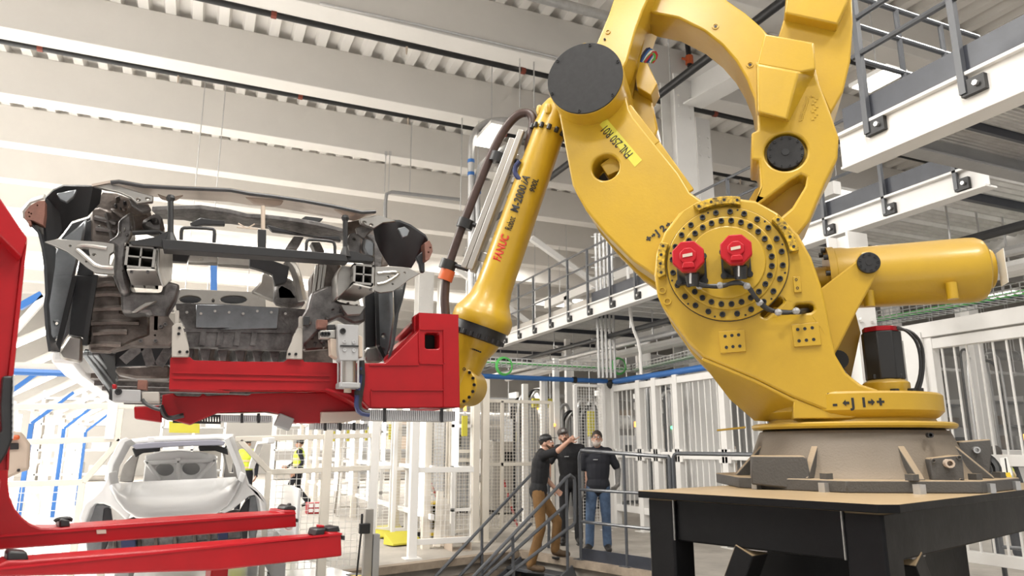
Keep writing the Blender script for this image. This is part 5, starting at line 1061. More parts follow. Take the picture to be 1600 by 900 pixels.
c2plate('seal_band', K6([(428, 620), (458, 620), (470, 700), (432, 800), (418, 800), (420, 700)]), Y2+.45, .05, 'darkpanel'); c2plate('seal_band', K7([(285, 500), (310, 480), (305, 600), (300, 700), (270, 700), (250, 560)]), Y2+.45, .05, 'darkpanel')
c2plate('front_structure', K6([(455, 690), (560, 655), (900, 640)]) + K7([(150, 560), (250, 540), (285, 560), (270, 700), (0, 720)]) + K6([(560, 805), (435, 800)]), Y2+.7, .1, 'alu', .02)
for x in (470, 520, 570, 640, 720, 800, 860): c2plate('casting_rib', K6([(x, 668), (x+10, 668), (x+14, 790), (x-4, 790)]), Y2+.66, .04, 'alubrown', .005)
c2plate('crash_box', K6([(500, 752), (560, 752), (560, 798), (500, 798)]), Y2+.5, .2, 'bluedk', .005); c2plate('crash_box', K7([(140, 655), (195, 650), (195, 700), (142, 705)]), Y2+.5, .2, 'bluedk', .005)
# pillars, roof, rear bulkhead
b = MB(); b.strip(c2p(K6([(455, 512), (470, 440), (520, 345), (545, 335)]), Y2+1.0), c2p(K6([(485, 512), (495, 450), (540, 365), (565, 352)]), Y2+1.25), .06); b.build('windscreen_pillar', M['carw'], c2, .008)
b = MB(); b.strip(c2p(K7([(278, 378), (262, 300), (232, 225), (200, 150)]), Y2+1.0), c2p(K7([(300, 378), (285, 300), (250, 215), (225, 140)]), Y2+1.1), .06); b.build('windscreen_pillar', M['carw'], c2, .008)
b = MB(); b.strip(c2p([(203, 694), (240, 691), (290, 689), (340, 687), (358, 690)], Y2+1.5), c2p([(195, 692), (240, 687), (290, 685), (340, 683), (365, 683)], Y2+2.9), .04); b.build('roof', M['carw'], c2, .01)
c2plate('roof_header', [(203, 694), (240, 691), (290, 689), (340, 687), (352, 690), (350, 696), (290, 697), (212, 702)], Y2+1.4, .06, 'lav', .008)
for k in (-1, 1): MB().ring([[V((.2+k*(.62)+dx, y, z)) for dx, z in ((-.04, z0), (.04, z0), (.04, z0+.07), (-.04, z0+.07))] for y, z0 in ((Y2+1.5, 1.6), (Y2+3.0, 1.6), (Y2+4.2, 1.25))]).build('roof_side_rail', M['carw'], c2, .01)
c2plate('rear_bulkhead', K6([(590, 515), (600, 430), (600, 400), (650, 388), (740, 380), (840, 388), (895, 400), (900, 505)]), Y2+2.6, .06, 'carw', .015, holes=[ell(*K6([(682, 460)])[0], 14, 10, 16), ell(*K6([(790, 456)])[0], 14, 10, 16)])
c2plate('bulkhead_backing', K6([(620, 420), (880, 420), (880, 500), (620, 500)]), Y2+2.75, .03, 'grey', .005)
for p, q in (((600, 420), (665, 505)), ((895, 410), (815, 505)), ((736, 410), (740, 505)), ((600, 432), (895, 422))): MB().bar(BF.P(*K6([p])[0], -(Y2+2.57)), BF.P(*K6([q])[0], -(Y2+2.57)), .07, .05).build('bulkhead_brace', M['carw'], c2, .015)
c2plate('roof_bracket', K6([(545, 372), (600, 362), (665, 364), (660, 385), (590, 392), (560, 410)]), Y2+1.9, .05, 'darkpanel'); c2plate('roof_bracket', K6([(820, 362), (895, 358), (940, 372), (945, 400), (890, 382), (825, 384)]), Y2+1.9, .05, 'darkpanel')
c2plate('door_pillar', K6([(490, 512), (510, 440), (545, 400), (575, 400), (560, 460), (550, 512)]), Y2+2.0, .08, 'stamp'); c2plate('door_pillar', K7([(170, 375), (180, 300), (160, 220), (190, 190), (222, 240), (245, 310), (260, 375)]), Y2+2.0, .08, 'stamp', holes=[K7([(175, 210), (195, 205), (222, 260), (225, 340), (200, 340), (185, 280)])])
MB().ring([[V((x, y, z)) for x, z in ((-.72, .42), (1.1, .42), (1.1, .5), (-.72, .5))] for y in (Y2+.7, Y2+4.2)]).build('floor_pan', M['alu'], c2)
c2plate('quarter_panel', K6([(440, 500), (458, 512), (485, 512), (470, 470), (455, 440)]), Y2+1.1, .1, 'carw')
for s, x in ((1, -.74), (-1, 1.12)): MB().strip([V((x, Y2+1.0, .45)), V((x, Y2+4.2, .5))], [V((x, Y2+1.0, 1.12)), V((x, Y2+4.2, 1.1))], .03*s).build('body_side', M['carw'], c2, .01)
for x in (-.5, .9):
    t = thing('body_skid', V((x, Y2+2.3, 0)), ('left' if x < 0 else 'right')+' grey skid rail under the silver car body', 'skid')
    MB().wb(x-.06, x+.06, Y2+.6, Y2+4.4, .28, .42).build('runner', M['grey'], t, .006)
    for y in (Y2+1, Y2+3.8): MB().wb(x-.07, x+.07, y-.07, y+.07, 0, .28).build('foot', M['grey'], t)

# ------------------------------------------------------------------ portal fence round the second car, mesh panels
def wires(b, fr, a0, a1, b0, b1, c, sx=.05, sy=.05, t=.006):
    n = max(1, int((a1-a0)/sx)); m_ = max(1, int((b1-b0)/sy))
    for i in range(n+1): a = a0+(a1-a0)*i/n; b.box(fr, a-t/2, a+t/2, b0, b1, c-t/2, c+t/2)
    for j in range(m_+1): z = b0+(b1-b0)*j/m_; b.box(fr, a0, a1, z-t/2, z+t/2, c+t/2, c+t*1.4)
def fence(name, fr, a0, a1, z0, z1, c, lab, m='white', mids=(), wire='white', post=.06, group=None, sx=.055, sy=.055, cols=(), feet=True, t=.006):
    p = fr.p((a0+a1)/2, 0, c); t_ = thing(name, p, lab, 'fence', group)
    for a in (a0, a1): MB().box(fr, a-post/2, a+post/2, 0, z1, c-post/2, c+post/2).build('post', M[m], t_, .004)
    for z in (z0, z1-post/2): MB().box(fr, a0, a1, z, z+post*.8, c-post*.4, c+post*.4).build('rail', M[m], t_, .003)
    for z in mids: MB().box(fr, a0, a1, z, z+post*.9, c-post*.4, c+post*.4).build('rail', M[m], t_, .003)
    for a in cols: MB().box(fr, a-post*.35, a+post*.35, z0, z1, c-post*.4, c+post*.4).build('stile', M[m], t_, .003)
    if wire: b = MB(); wires(b, fr, a0+.02, a1-.02, z0+.03, z1-.03, c, sx, sy, t); stuff(b.build('wire_mesh', M[wire], t_))
    if feet:
        for a in (a0, a1): MB().box(fr, a-.09, a+.09, 0, .012, c-.09, c+.09).build('foot_plate', M[m], t_)
    return t_
PY = 9.6
t = thing('portal_fence', V((.2, PY, 0)), 'white portal frame with chamfered corners round the silver car body', 'fence')
def pf(p, q, nm='frame_bar', w=.065): MB().bar(BF.P(*p, -PY), BF.P(*q, -PY), w, w, (0, 1, 0)).build(nm, M['cream2'], t, .006)
zf = lambda p: BF.P(*p, -PY)
for p in (K6([(340, 515)])[0], K7([(415, 335)])[0]): q = zf(p); MB().wb(q.x-.034, q.x+.034, PY-.034, PY+.034, 0, q.z).build('post', M['cream2'], t, .006)
pf(K6([(345, 510)])[0], K6([(500, 335)])[0]); pf(K7([(418, 335)])[0], K7([(258, 168)])[0])
pf(K6([(0, 522)])[0], K6([(345, 512)])[0]); pf(K7([(415, 338)])[0], K7([(975, 315)])[0]); pf(K6([(55, 348)])[0], K6([(500, 332)])[0]); pf(K7([(235, 160)])[0], K7([(975, 140)])[0])
pf(K6([(60, 200)])[0], K6([(560, 196)])[0]); q0, q1 = zf(K6([(470, 190)])[0]), zf(K6([(470, 335)])[0]); MB().wb(q0.x-.05, q0.x+.05, PY-.05, PY+.05, q1.z, q0.z).build('post', M['white'], t, .006)
q = zf(K7([(728, 300)])[0]); MB().wb(q.x-.055, q.x+.055, PY-.055, PY+.055, 0, q.z+.65).build('post', M['cream2'], t, .006)
q = zf(K7([(982, 300)])[0]); MB().wb(q.x-.05, q.x+.05, PY-.05, PY+.05, 0, q.z+1.0).build('post', M['white'], t, .006)
b = MB(); zl, zr = BF.h(*K6([(0, 515)])[0], -PY), BF.h(*K6([(335, 515)])[0], -PY); wires(b, BF, zl[0]-1, zr[0], .1, zr[1], -PY, .09, .09, .007); stuff(b.build('wire_mesh', M['white'], t))
b = MB(); z0_, z1_ = BF.h(*K7([(425, 340)])[0], -PY), BF.h(*K7([(975, 320)])[0], -PY); wires(b, BF, z0_[0], z1_[0], .1, z1_[1]+.5, -PY, .075, .075, .006); stuff(b.build('wire_mesh', M['white'], t))
# ------------------------------------------------------------------ the light tunnel: portals of light tubes over the line
def hl(px, py, y): return BF.h(px, py, -y)
XL, XR = -3.3, 3.5
ORD = ('first', 'second', 'third', 'fourth', 'fifth', 'sixth', 'seventh', 'eighth', 'ninth')
for k in range(9):
    y = 11.5+1.9*k
    t = thing('light_portal', V((0, y, 0)), ORD[k]+' white portal with sloping light tubes, counted from the near end of the inspection tunnel', 'light portal', 'light portals of the inspection tunnel')
    for x in (XL, XR): MB().wb(x-.06, x+.06, y-.06, y+.06, 0, 2.35).build('post', M['cream2'], t)
    for s, x in ((1, XL), (-1, XR)):
        MB().bar((x, y, 2.35), (x+s*1.5, y, 3.25), .09, .09, (0, 1, 0)).build('rafter', M['sand'], t)
        MB().bar((x+s*.12, y-.1, 2.36), (x+s*1.45, y-.1, 3.16), .06, .04, (0, 1, 0)).build('light_tube', M['glow'], t)
        MB().bar((x+s*.1, y-.05, .5), (x+s*.1, y-.05, 2.2), .07, .05, (0, 1, 0)).build('light_tube', M['glow'], t)
    MB().bar((XL+1.5, y, 3.25), (XR-1.5, y, 3.25), .08, .08, (0, 1, 0)).build('ridge_bar', M['sand'], t)
for k in range(4):
    y = 12.4+3.8*k; s = thing('blue_lamp_stand', V((XL+.5, y, 0)), ORD[k]+' blue post along the left of the car line, counted from the near end', 'post', 'blue posts in the inspection tunnel')
    MB().wb(XL+.44, XL+.52, y-.04, y+.04, 0, 2.0).build('post', M['blue'], s); MB().bar((XL+.48, y, 2.0), (XL+1.1, y, 2.6), .06).build('arm', M['blue'], s)
for k, (x, lab) in enumerate(((XL-.05, 'long white rail along the left side of the inspection tunnel'), (XR+.05, 'long white rail along the right side of the inspection tunnel'))):
    t = thing('tunnel_rail', V((x, 19, 2.35)), lab, 'rail'); MB().wb(x-.05, x+.05, 11.3, 27, 2.36, 2.46).build('rail', M['white'], t)
    for z in (1.2, .45): MB().wb(x-.03, x+.03, 11.3, 27, z, z+.08).build('rail', M['white'], t)
# bars over the tunnel at left, seen under the car
t = thing('cross_pipe', V((-2, 10.4, 3)), 'cream beam crossing behind the lower left of the raised car', 'beam'); q0, q1 = hl(0, 576, 10.4), hl(110, 575, 10.4); MB().box(BF, q0[0]-2, q1[0]+1.2, q0[1]-.06, q0[1]+.08, -10.5, -10.35).build('beam', M['cream2'], t); MB().bar((q0[0]-1.5, 10.42, 0), (q0[0]-1.5, 10.42, q0[1]), .1, .1, (0, 1, 0)).build('post', M['cream2'], t); MB().bar((q1[0]+.6, 10.42, 0), (q1[0]+.6, 10.42, q0[1]), .08, .08, (0, 1, 0)).build('post', M['cream2'], t)
t = thing('blue_pipe', V((-2, 10.3, 2.9)), 'blue pipe under the cream beam at the left', 'pipe'); q0, q1 = hl(0, 580, 10.3), hl(115, 580, 10.3); MB().cyl((q0[0]-1.9, 10.3, q0[1]), (q1[0]+1, 10.3, q0[1]), .04, n=8).build('pipe', M['blue'], t)
f = Fr((0, 12.5, 0), 0)
for a, b_, m, lab in (((334, 400), (334, 455), 'blue', 'short blue post seen through the windscreen opening of the raised car'), ((30, 480), (66, 460), 'blue', 'blue bar slanting beside the left fender'), ((20, 520), (72, 462), 'white', 'white bar slanting beside the left fender')):
    t = thing('slanting_bar' if a[0] < 300 else 'blue_post', f.P(*b_), lab, 'bar'); MB().bar(f.P(*a), f.P(*b_), .1).build('bar', M[m], t)
# yellow sign board and ladder in the tunnel
t = thing('sign_board', BF.P(288, 690, -16.5), 'yellow sign board hanging over the line behind the silver car', 'sign'); plate('board', [(264, 658), (312, 660), (312, 677), (264, 676)], -16.55, -16.5, 'lbl', t, .004, (), BF)
for px in (270, 306): MB().cyl(BF.P(px, 658, -16.52), BF.P(px, 625, -16.52)+V((0, 0, 7.4)), .012, n=6).build('hanger', M['galv'], t)
t = thing('step_ladder', onz(548, 806, 0), 'white step ladder behind the mesh right of the silver car', 'ladder'); q = onz(548, 806, 0)
for s in (-.22, .22):
    MB().bar(q+V((s-.1, .0, 0)), q+V((s*.7, .45, 1.7)), .05).build('stile', M['alup'], t); MB().bar(q+V((s, .9, 0)), q+V((s*.7, .45, 1.7)), .04).build('rear_leg', M['alup'], t)
for k in range(6): f_ = (k+.7)/6.3; MB().wb(q.x-.27+.06*f_, q.x+.2-.05*f_, q.y+.45*f_-.05, q.y+.45*f_+.05, 1.7*f_, 1.7*f_+.03).build('tread', M['alup'], t)
t = thing('red_crate', onz(490, 800, 0), 'small red and white crate on the floor near the walking worker', 'crate'); q = onz(490, 803, 0); MB().wb(q.x-.16, q.x+.16, q.y, q.y+.3, 0, .26).build('box', M['redcap'], t, .01)
for i in range(2):
    for j in range(2): MB().wb(q.x-.12+.14*i, q.x-.02+.14*i, q.y-.012, q.y, .04+.11*j, .12+.11*j).build('white_square', M['wht'], t)
# machine racks behind the right tunnel side
for k in range(6):
    y = 12+2.6*k; t = thing('tunnel_rack', V((4.3, y, 0)), ORD[k]+' white lighting rack with yellow tag right of the tunnel, counted from the near end', 'rack', 'lighting racks right of the tunnel')
    for dx in (0, .35): MB().wb(4.1+dx, 4.17+dx, y, y+.07, 0, 2.6).build('upright', M['white'], t)
    for z in (.5, 1.2, 1.9, 2.5): MB().wb(4.1, 4.5, y, y+.06, z, z+.05).build('shelf_bar', M['white'], t)
    MB().wb(4.14, 4.19, y-.05, y, 1.2, 2.4).build('light_tube', M['glow'], t); MB().wb(4.26, 4.36, y-.03, y, 1.75, 2.1).build('yellow_tag', M['lbl'], t)
# ------------------------------------------------------------------ railings, stairs
def rtube(nm, fr, c, pts, t, r=.024, sm=2, m='rail'): return MB().tube([fr.P(*p, c) for p in pts], r, 8, sm).build(nm, M[m], t)
t = thing('guard_rail', cpt(6.7, 7.75), 'dark grey guard rail with three bars and black kickplate in front of the workers', 'railing'); CG = Fr(CF.u*7.75, R(-17+90))
CG = Fr((CF.p(7.75, 0, 0)), R(-17-90))                # plane c2 = 7.75, seen from the pit side
def gz(x, y): return hit(x, y, CF.p(7.75, 0, 0), CF.u)
def gpt(x, y, c2): return hit(x, y, CF.p(c2, 0, 0), CF.u)
A = gz(908, 866); B_ = gz(1046, 720); zt = gz(908, 708).z
def sharp(pts, r, t, nm='handrail'): return MB().tube(pts, r, 8, 0).build(nm, M['rail'], t)
def loop(p, q, zt, t, zl):                            # a bent hoop: post, top rail, post
    d = (q-p).normalized()*.06
    MB().tube([V((p.x, p.y, zl)), V((p.x, p.y, zt-.06)), V((p.x, p.y, zt-.02))+d*.35, V((p.x, p.y, zt))+d, V((q.x, q.y, zt))-d, V((q.x, q.y, zt-.02))-d*.35, V((q.x, q.y, zt-.06)), V((q.x, q.y, zl))], .026, 8).build('handrail', M['rail'], t)
loop(A, B_, zt, t, 0)
for py in (765, 815): a = gz(908, py); MB().cyl(V((A.x, A.y, a.z)), V((B_.x, B_.y, a.z)), .021, n=8).build('mid_rail', M['rail'], t)
m_ = gz(975, 730); MB().cyl(V((m_.x, m_.y, 0)), V((m_.x, m_.y, zt)), .021, n=8).build('post', M['rail'], t)
MB().bar(V((A.x, A.y, .08)), V((B_.x, B_.y, .08)), .012, .16, (0, 0, 1)).build('kickplate', M['railb'], t)
for q in (A, m_): MB().bar(V((q.x, q.y, 0)), V((q.x, q.y, .014)), .16, .16, CF.u).build('foot_plate', M['rail'], t)
t = thing('guard_rail', cpt(5, 7.75), 'second dark guard rail running behind the black table', 'railing')
A2 = gz(1052, 720); B2 = gz(1152, 712); B2 = A2+(B2-A2)*1.9; loop(A2, B2, zt, t, 0)
for py in (765, 815): a = gz(908, py); MB().cyl(V((A2.x, A2.y, a.z)), V((B2.x, B2.y, a.z)), .021, n=8).build('mid_rail', M['rail'], t)
t = thing('guard_rail', onz(1575, 860, 0), 'dark guard rail end at the right edge behind the robot pedestal', 'railing')
p, q = CAMP+ray(1545, 716)*8, CAMP+ray(1640, 711)*7.6; p.z = q.z = 1.45; loop(p, q, 1.45, t, 0)
for z in (.95, .5): MB().cyl(V((p.x, p.y, z)), V((q.x, q.y, z)), .021, n=8).build('mid_rail', M['rail'], t)
# stair and its two railings (planes of the cell)
st = thing('steel_stair', cpt(8.15, 6.3, PITZ), 'grey steel stair dropping into the pit beside the workers', 'stair')
def stair_rail(c1, lines, posts, lab, toploop=None):
    t = thing('stair_rail', cpt(c1, 7, PITZ), lab, 'railing')
    for pts in lines: MB().tube([CF.P(*q, -c1) for q in pts], .024, 8, 0).build('handrail', M['rail'], t)
    for a, b_ in posts: MB().cyl(CF.P(*a, -c1), CF.P(*b_, -c1), .023, n=8).build('post', M['rail'], t)
stair_rail(7.62, [[(640, 1002), (741, 900), (875, 757), (884, 747), (891, 742), (897, 747), (898, 756), (898, 816), (894, 822), (886, 827)], [(680, 985), (760, 900), (884, 789)], [(700, 995), (791, 900), (886, 827)]],
           [((885, 748), (887, 892)), ((801, 838), (803, 935)), ((715, 928), (716, 1010))], 'front stair handrail of bent grey tube, dropping to the lower left')
stair_rail(8.75, [[(600, 985), (681, 900), (818, 754), (836, 735), (843, 711), (850, 708), (856, 716), (858, 800), (857, 868)], [(640, 980), (720, 898), (816, 795)], [(660, 990), (742, 908), (830, 818)]],
           [((843, 712), (845, 868)), ((753, 823), (753, 905))], 'rear stair handrail behind the worker in brown trousers')
for k in range(7):
    z = -.18*(k+1); c2 = 7.62-.28*(k+1); MB().bar(cpt(7.66, c2+.14, z-.02), cpt(8.72, c2+.14, z-.02), .29, .04, (0, 0, 1)).build('tread', M['rail'], st, .004)
    MB().bar(cpt(7.68, c2+.27, z-.1), cpt(8.70, c2+.27, z-.1), .02, .14, (0, 0, 1)).build('riser', M['rail'], st)
for c1 in (7.63, 8.74): MB().bar(cpt(c1, 7.68, -.16), cpt(c1, 5.6, -1.22), .03, .2, (0, 0, 1)).build('stringer', M['rail'], st)

# ------------------------------------------------------------------ fences of the cell
XF = 8.0; GF = Fr((XF, 0, 0), R(-90))                 # plane X = 8 : u = +Y, w = -X ... towards the viewer
def yy(px, py): return hit(px, py, (XF, 0, 0), V((1, 0, 0)))
class GX:                                             # frame along the X = const fence
    def __init__(s, x): s.x = x
    def p(s, a, b, c): return V((s.x-c, a, b))
G8 = GX(XF)
FT = 2.86
bar_y = []
t = thing('barred_fence', V((XF, 11.5, 0)), 'white barred safety fence with clear panes left of the robot', 'fence')
ys = [yy(px, 700).y for px in (962, 1003, 1028, 1062, 1136, 1250)]
def barred(t, y0, y1, ys_posts, z1=FT, n=9, mid=1.36, low=.32, blue=False):
    for y in ys_posts: MB().box(G8, y-.07, y+.07, 0, z1, -.06, .06).build('post', M['white'], t, .006); MB().box(G8, y-.14, y+.14, 0, .015, -.14, .14).build('foot_plate', M['white'], t)
    for z in (z1-.16, mid, low): MB().box(G8, y0, y1, z, z+.12, -.05, .05).build('rail', M['white'], t, .004)
    ps = sorted(ys_posts)
    for a, b_ in zip(ps, ps[1:]):
        k = max(2, int((b_-a)/.145))
        for i in range(1, k): y = a+(b_-a)*i/k; MB().box(G8, y-.009, y+.009, low+.1, z1-.16, -.009, .009).build('bar', M['white'], t)
        MB().box(G8, a+.08, b_-.08, low+.12, z1-.16, -.052, -.046).build('pane', M['glass'], t)
        for y in (a+.08, b_-.08): 
            for z in (mid, mid+.12): MB().box(G8, y-.07, y+.07, z-.05, z+.05, -.06, .06).build('gusset', M['white'], t)
barred(t, min(ys), 13.1, ys)
t = thing('barred_fence', V((XF, 5, 0)), 'white barred safety fence with clear panes behind the robot pedestal at right', 'fence')
ys2 = [yy(1455, 560).y, 2.2, 3.15]
barred(t, 2.2, ys2[0]+.1, [ys2[0], 3.0, 1.6]); q = yy(1437, 560).y
MB().box(G8, q-.12, q+.12, 0, FT+.05, -.1, .1).build('corner_post', M['white'], t, .006)
MB().box(G8, 1.6, ys2[0]+.3, FT-.02, FT+.16, -.08, .08).build('top_beam', M['white'], t, .006)
t = thing('blue_pipe', V((XF, 11, FT)), 'blue pipe along the top of the barred fence left of the robot', 'pipe'); MB().cyl((XF, 13.0, FT+.05), (XF, ys[-1], FT+.05), .06, n=10).build('pipe', M['blue'], t)
t = thing('blue_pipe', V((6.4, 13.1, FT)), 'blue pipe along the back of the cell left of the corner post', 'pipe'); q0, q1 = BF.h(738, 587, -13.1), BF.h(948, 592, -13.1); MB().cyl((q0[0]-.5, 13.1, q0[1]), (q1[0], 13.1, q0[1]), .05, n=10).build('pipe', M['blue'], t)
MB().cyl((q0[0]+2.2, 13.1, q0[1]), (q0[0]+2.28, 13.1, q0[1]), .065, n=10).build('coupling', M['black'], t); MB().sphere((q1[0]+.08, 13.08, q0[1]-.06), .1, 10).build('elbow', M['black'], t)
for x in (q0[0]-.3, 5.2, 6.4): MB().wb(x-.04, x+.04, 13.14, 13.22, 0, q0[1]).build('upright', M['white'], t)
# mesh gates between the workers and the red gripper
def xz(px, py, y): return BF.h(px, py, -y)
def mesh_gate(px0, px1, y, py_top, lab, m='cream2', mids=(), cols=(), sx=.058, sy=.058, z0=.12, name='mesh_gate', post=.07):
    x0, x1 = xz(px0, 700, y)[0], xz(px1, 700, y)[0]; z1 = xz((px0+px1)/2, py_top, y)[1]
    return fence(name, BF, x0, x1, z0, z1, -y, lab, m, [xz((px0+px1)/2, q, y)[1] for q in mids], m, post, None, sx, sy, [xz(c, 700, y)[0] for c in cols], True, .007)
mesh_gate(705, 741, 12.3, 624, 'narrow cream mesh gate panel just right of the red gripper', mids=(722, 708), cols=())
mesh_gate(757, 862, 12.2, 627, 'wide cream mesh gate behind the pointing worker', mids=(728,), cols=(784,))
mesh_gate(650, 700, 12.5, 636, 'cream mesh panel under the right end of the red gripper', mids=(735,))
mesh_gate(900, 944, 12.6, 602, 'tall white mesh gate behind the worker in jeans', 'white', mids=())
mesh_gate(590, 614, 13.2, 650, 'narrow white mesh panel left of the wrist, first one', 'white', mids=(733,), sx=.1, sy=.05)
mesh_gate(618, 638, 13.0, 650, 'narrow white mesh panel left of the wrist, second one', 'white', mids=(735,), sx=.1, sy=.05)
t = thing('gate_post', onz(643, 872, 0), 'tall white post standing on the pit edge below the gripper', 'post'); q = onz(643, 873, 0); MB().wb(q.x-.06, q.x+.06, q.y-.06, q.y+.06, 0, 2.5).build('shaft', M['white'], t, .005); MB().wb(q.x-.12, q.x+.12, q.y-.12, q.y+.12, 0, .015).build('foot_plate', M['white'], t)
x1_ = xz(745, 730, 11)[0]
for py in (734, 845): z = BF.h(690, py, -q.y)[1]; MB().wb(q.x+.06, q.x+.93, q.y-.03, q.y+.03, z-.04, z+.04).build('rail', M['white'], t, .004)
b = MB(); wires(b, BF, q.x+.06, q.x+.93, BF.h(690, 845, -q.y)[1], BF.h(690, 734, -q.y)[1], -q.y, .07, .07, .004); stuff(b.build('wire_mesh', M['white'], t))
t = thing('gate_post', onz(745, 850, 0), 'tall cream double post between the two mesh gates', 'post'); q = onz(749, 846, 0)
for dx in (-.09, .09): MB().wb(q.x+dx-.06, q.x+dx+.06, q.y-.06, q.y+.06, 0, 2.75).build('shaft', M['cream2'], t, .005)
MB().wb(q.x-.25, q.x+.25, q.y-.15, q.y+.15, 0, .015).build('foot_plate', M['cream2'], t)
for px, ytop, y, lab in ((868, 560, 13.4, 'thin white upright behind the middle worker'), (850, 590, 13.6, 'galvanised double upright above the pointing worker'), (820, 600, 14.5, 'white machine upright above the wide mesh gate'), (886, 530, 15, 'white upright left of the tall mesh gate'), (668, 560, 14.2, 'white upright left of the gripper end')):
    f = Fr((0, y, 0), 0); a = f.h(px, ytop, 0); t = thing('upright', V((a[0], y, 0)), lab, 'post'); MB().wb(a[0]-.06, a[0]+.06, y-.05, y+.05, 0, a[1]).build('shaft', M['galv' if px == 850 else 'white'], t, .004); MB().wb(a[0]-.11, a[0]+.11, y-.1, y+.1, 0, .015).build('foot_plate', M['white'], t)
# corner post and wall of the barred fence
t = thing('corner_post', V((XF, 13.2, 0)), 'thick white corner post where the mesh meets the barred fence', 'post'); MB().wb(XF-.2, XF+.1, 13.08, 13.38, 0, 2.95).build('shaft', M['white'], t, .006)
# things leaning and lying by the gates
t = thing('yellow_bin', onz(675, 835, 0), 'yellow plastic bin behind the mesh by the white boards', 'bin'); q = onz(674, 838, 0)
MB().ring([[q+V((sx*w, sy*.15, z)) for sx, sy in ((-1, -1), (1, -1), (1, 1), (-1, 1))] for w, z in ((.14, .02), (.19, .58), (.17, .58), (.13, .08))], caps=True).build('body', M['hazard'], t, .01); MB().wb(q.x-.2, q.x+.2, q.y-.17, q.y+.17, .56, .6).build('rim', M['hazard'], t, .008)
for k, px in enumerate((682, 688, 693)):
    t = thing('white_board', onz(px, 858-k, 0), ('first', 'second', 'third')[k]+' of three white boards leaning by the mesh, counted from the left', 'board', 'white boards leaning by the mesh'); a = onz(px, 858-k, 0); b_ = BF.P(px+6, 768+10*k, -(a.y+.3)); MB().bar(a+V((0, 0, .03)), b_, .11, .05, (0, 1, 0)).build('board', M['cream2'], t, .004)
t = thing('tube_offcut', onz(712, 860, 0), 'short square steel tube lying on the floor by the boards', 'steel tube'); q = onz(706, 862, 0)
for dz in (0, .17): MB().wb(q.x, q.x+.32, q.y, q.y+.4, dz, dz+.012).build('wall', M['tan'], t)
for dx in (0, .31): MB().wb(q.x+dx, q.x+dx+.012, q.y, q.y+.4, .012, .17).build('wall', M['tan'], t)
t = thing('roller', onz(690, 855, 0), 'white upright roller stub beside the leaning boards', 'roller'); q = onz(698, 853, 0); MB().cyl(q, q+V((0, 0, .35)), .06, n=12).build('barrel', M['cream2'], t); MB().cyl(q, q+V((0, 0, .02)), .1, n=12).build('flange', M['cream2'], t)
for a, b_, m, lab in (((651, 756), (682, 800), 'striped', 'red striped stick slanting behind the left gate post'), ((784, 740), (808, 822), 'striped', 'red striped stick slanting behind the wide mesh gate'), ((672, 752), (682, 776), 'redsign', 'short red hose end above the yellow bin')):
    f = Fr((0, 12.9, 0), 0); p, q = f.P(*a), f.P(*b_); t = thing('barrier_stick', q, lab, 'stick')
    for k in range(8): MB().cyl(p+(q-p)*k/8, p+(q-p)*(k+1)/8, .022, n=7).build('band', M['redsign' if k % 2 else 'tan'], t)
# yellow ramp plates on the pit edge
for k, (x, y) in enumerate(((602, 838), (622, 850))):
    q = onz(x, y, 0); t = thing('yellow_ramp', q, ('left', 'right')[k]+' yellow sloping plate on the pit edge below the mesh panels', 'ramp'); MB().ring([[q+CF.u*(-.28)+V((0, 0, z)), q+CF.u*.28+V((0, 0, z)), q+CF.u*.28+CF.w*.3+V((0, 0, max(.02, z-.15))), q+CF.u*-.28+CF.w*.3+V((0, 0, max(.02, z-.15)))] for z in (.015, .20)]).build('plate', M['lbl'], t, .006); MB().bar(q+CF.u*.3, q+CF.u*.3+V((0, 0, .16)), .03, .3, CF.u).build('end_plate', M['black'], t)
# sensor post in the foreground of the white floor
q = onz(572, 905, 0); t = thing('sensor_post', q, 'silver aluminium sensor post with black clamp on the white floor', 'post'); f = Fr((0, q.y, 0), 0); z1 = f.h(577, 795)[1]
MB().wb(q.x-.05, q.x+.05, q.y-.05, q.y+.05, 0, z1).build('profile', M['alup'], t, .004); MB().wb(q.x+.06, q.x+.14, q.y-.05, q.y+.06, 0, z1-.3).build('light_curtain', M['grey'], t, .004); MB().wb(q.x-.13, q.x+.0, q.y-.12, q.y-.05, z1-.28, z1-.16).build('clamp', M['black'], t, .01); MB().cyl((q.x-.1, q.y-.08, z1-.2), (q.x-.1, q.y-.08, z1-.05), .015, n=6).build('pin', M['black'], t)
MB().tube([V((q.x-.1, q.y-.1, z1-.25)), V((q.x-.11, q.y-.1, .5)), V((q.x-.14, q.y-.1, .02))], .012, 6).build('cable', M['disk'], t); MB().wb(q.x-.12, q.x+.16, q.y-.12, q.y+.12, 0, .015).build('foot', M['grey'], t)

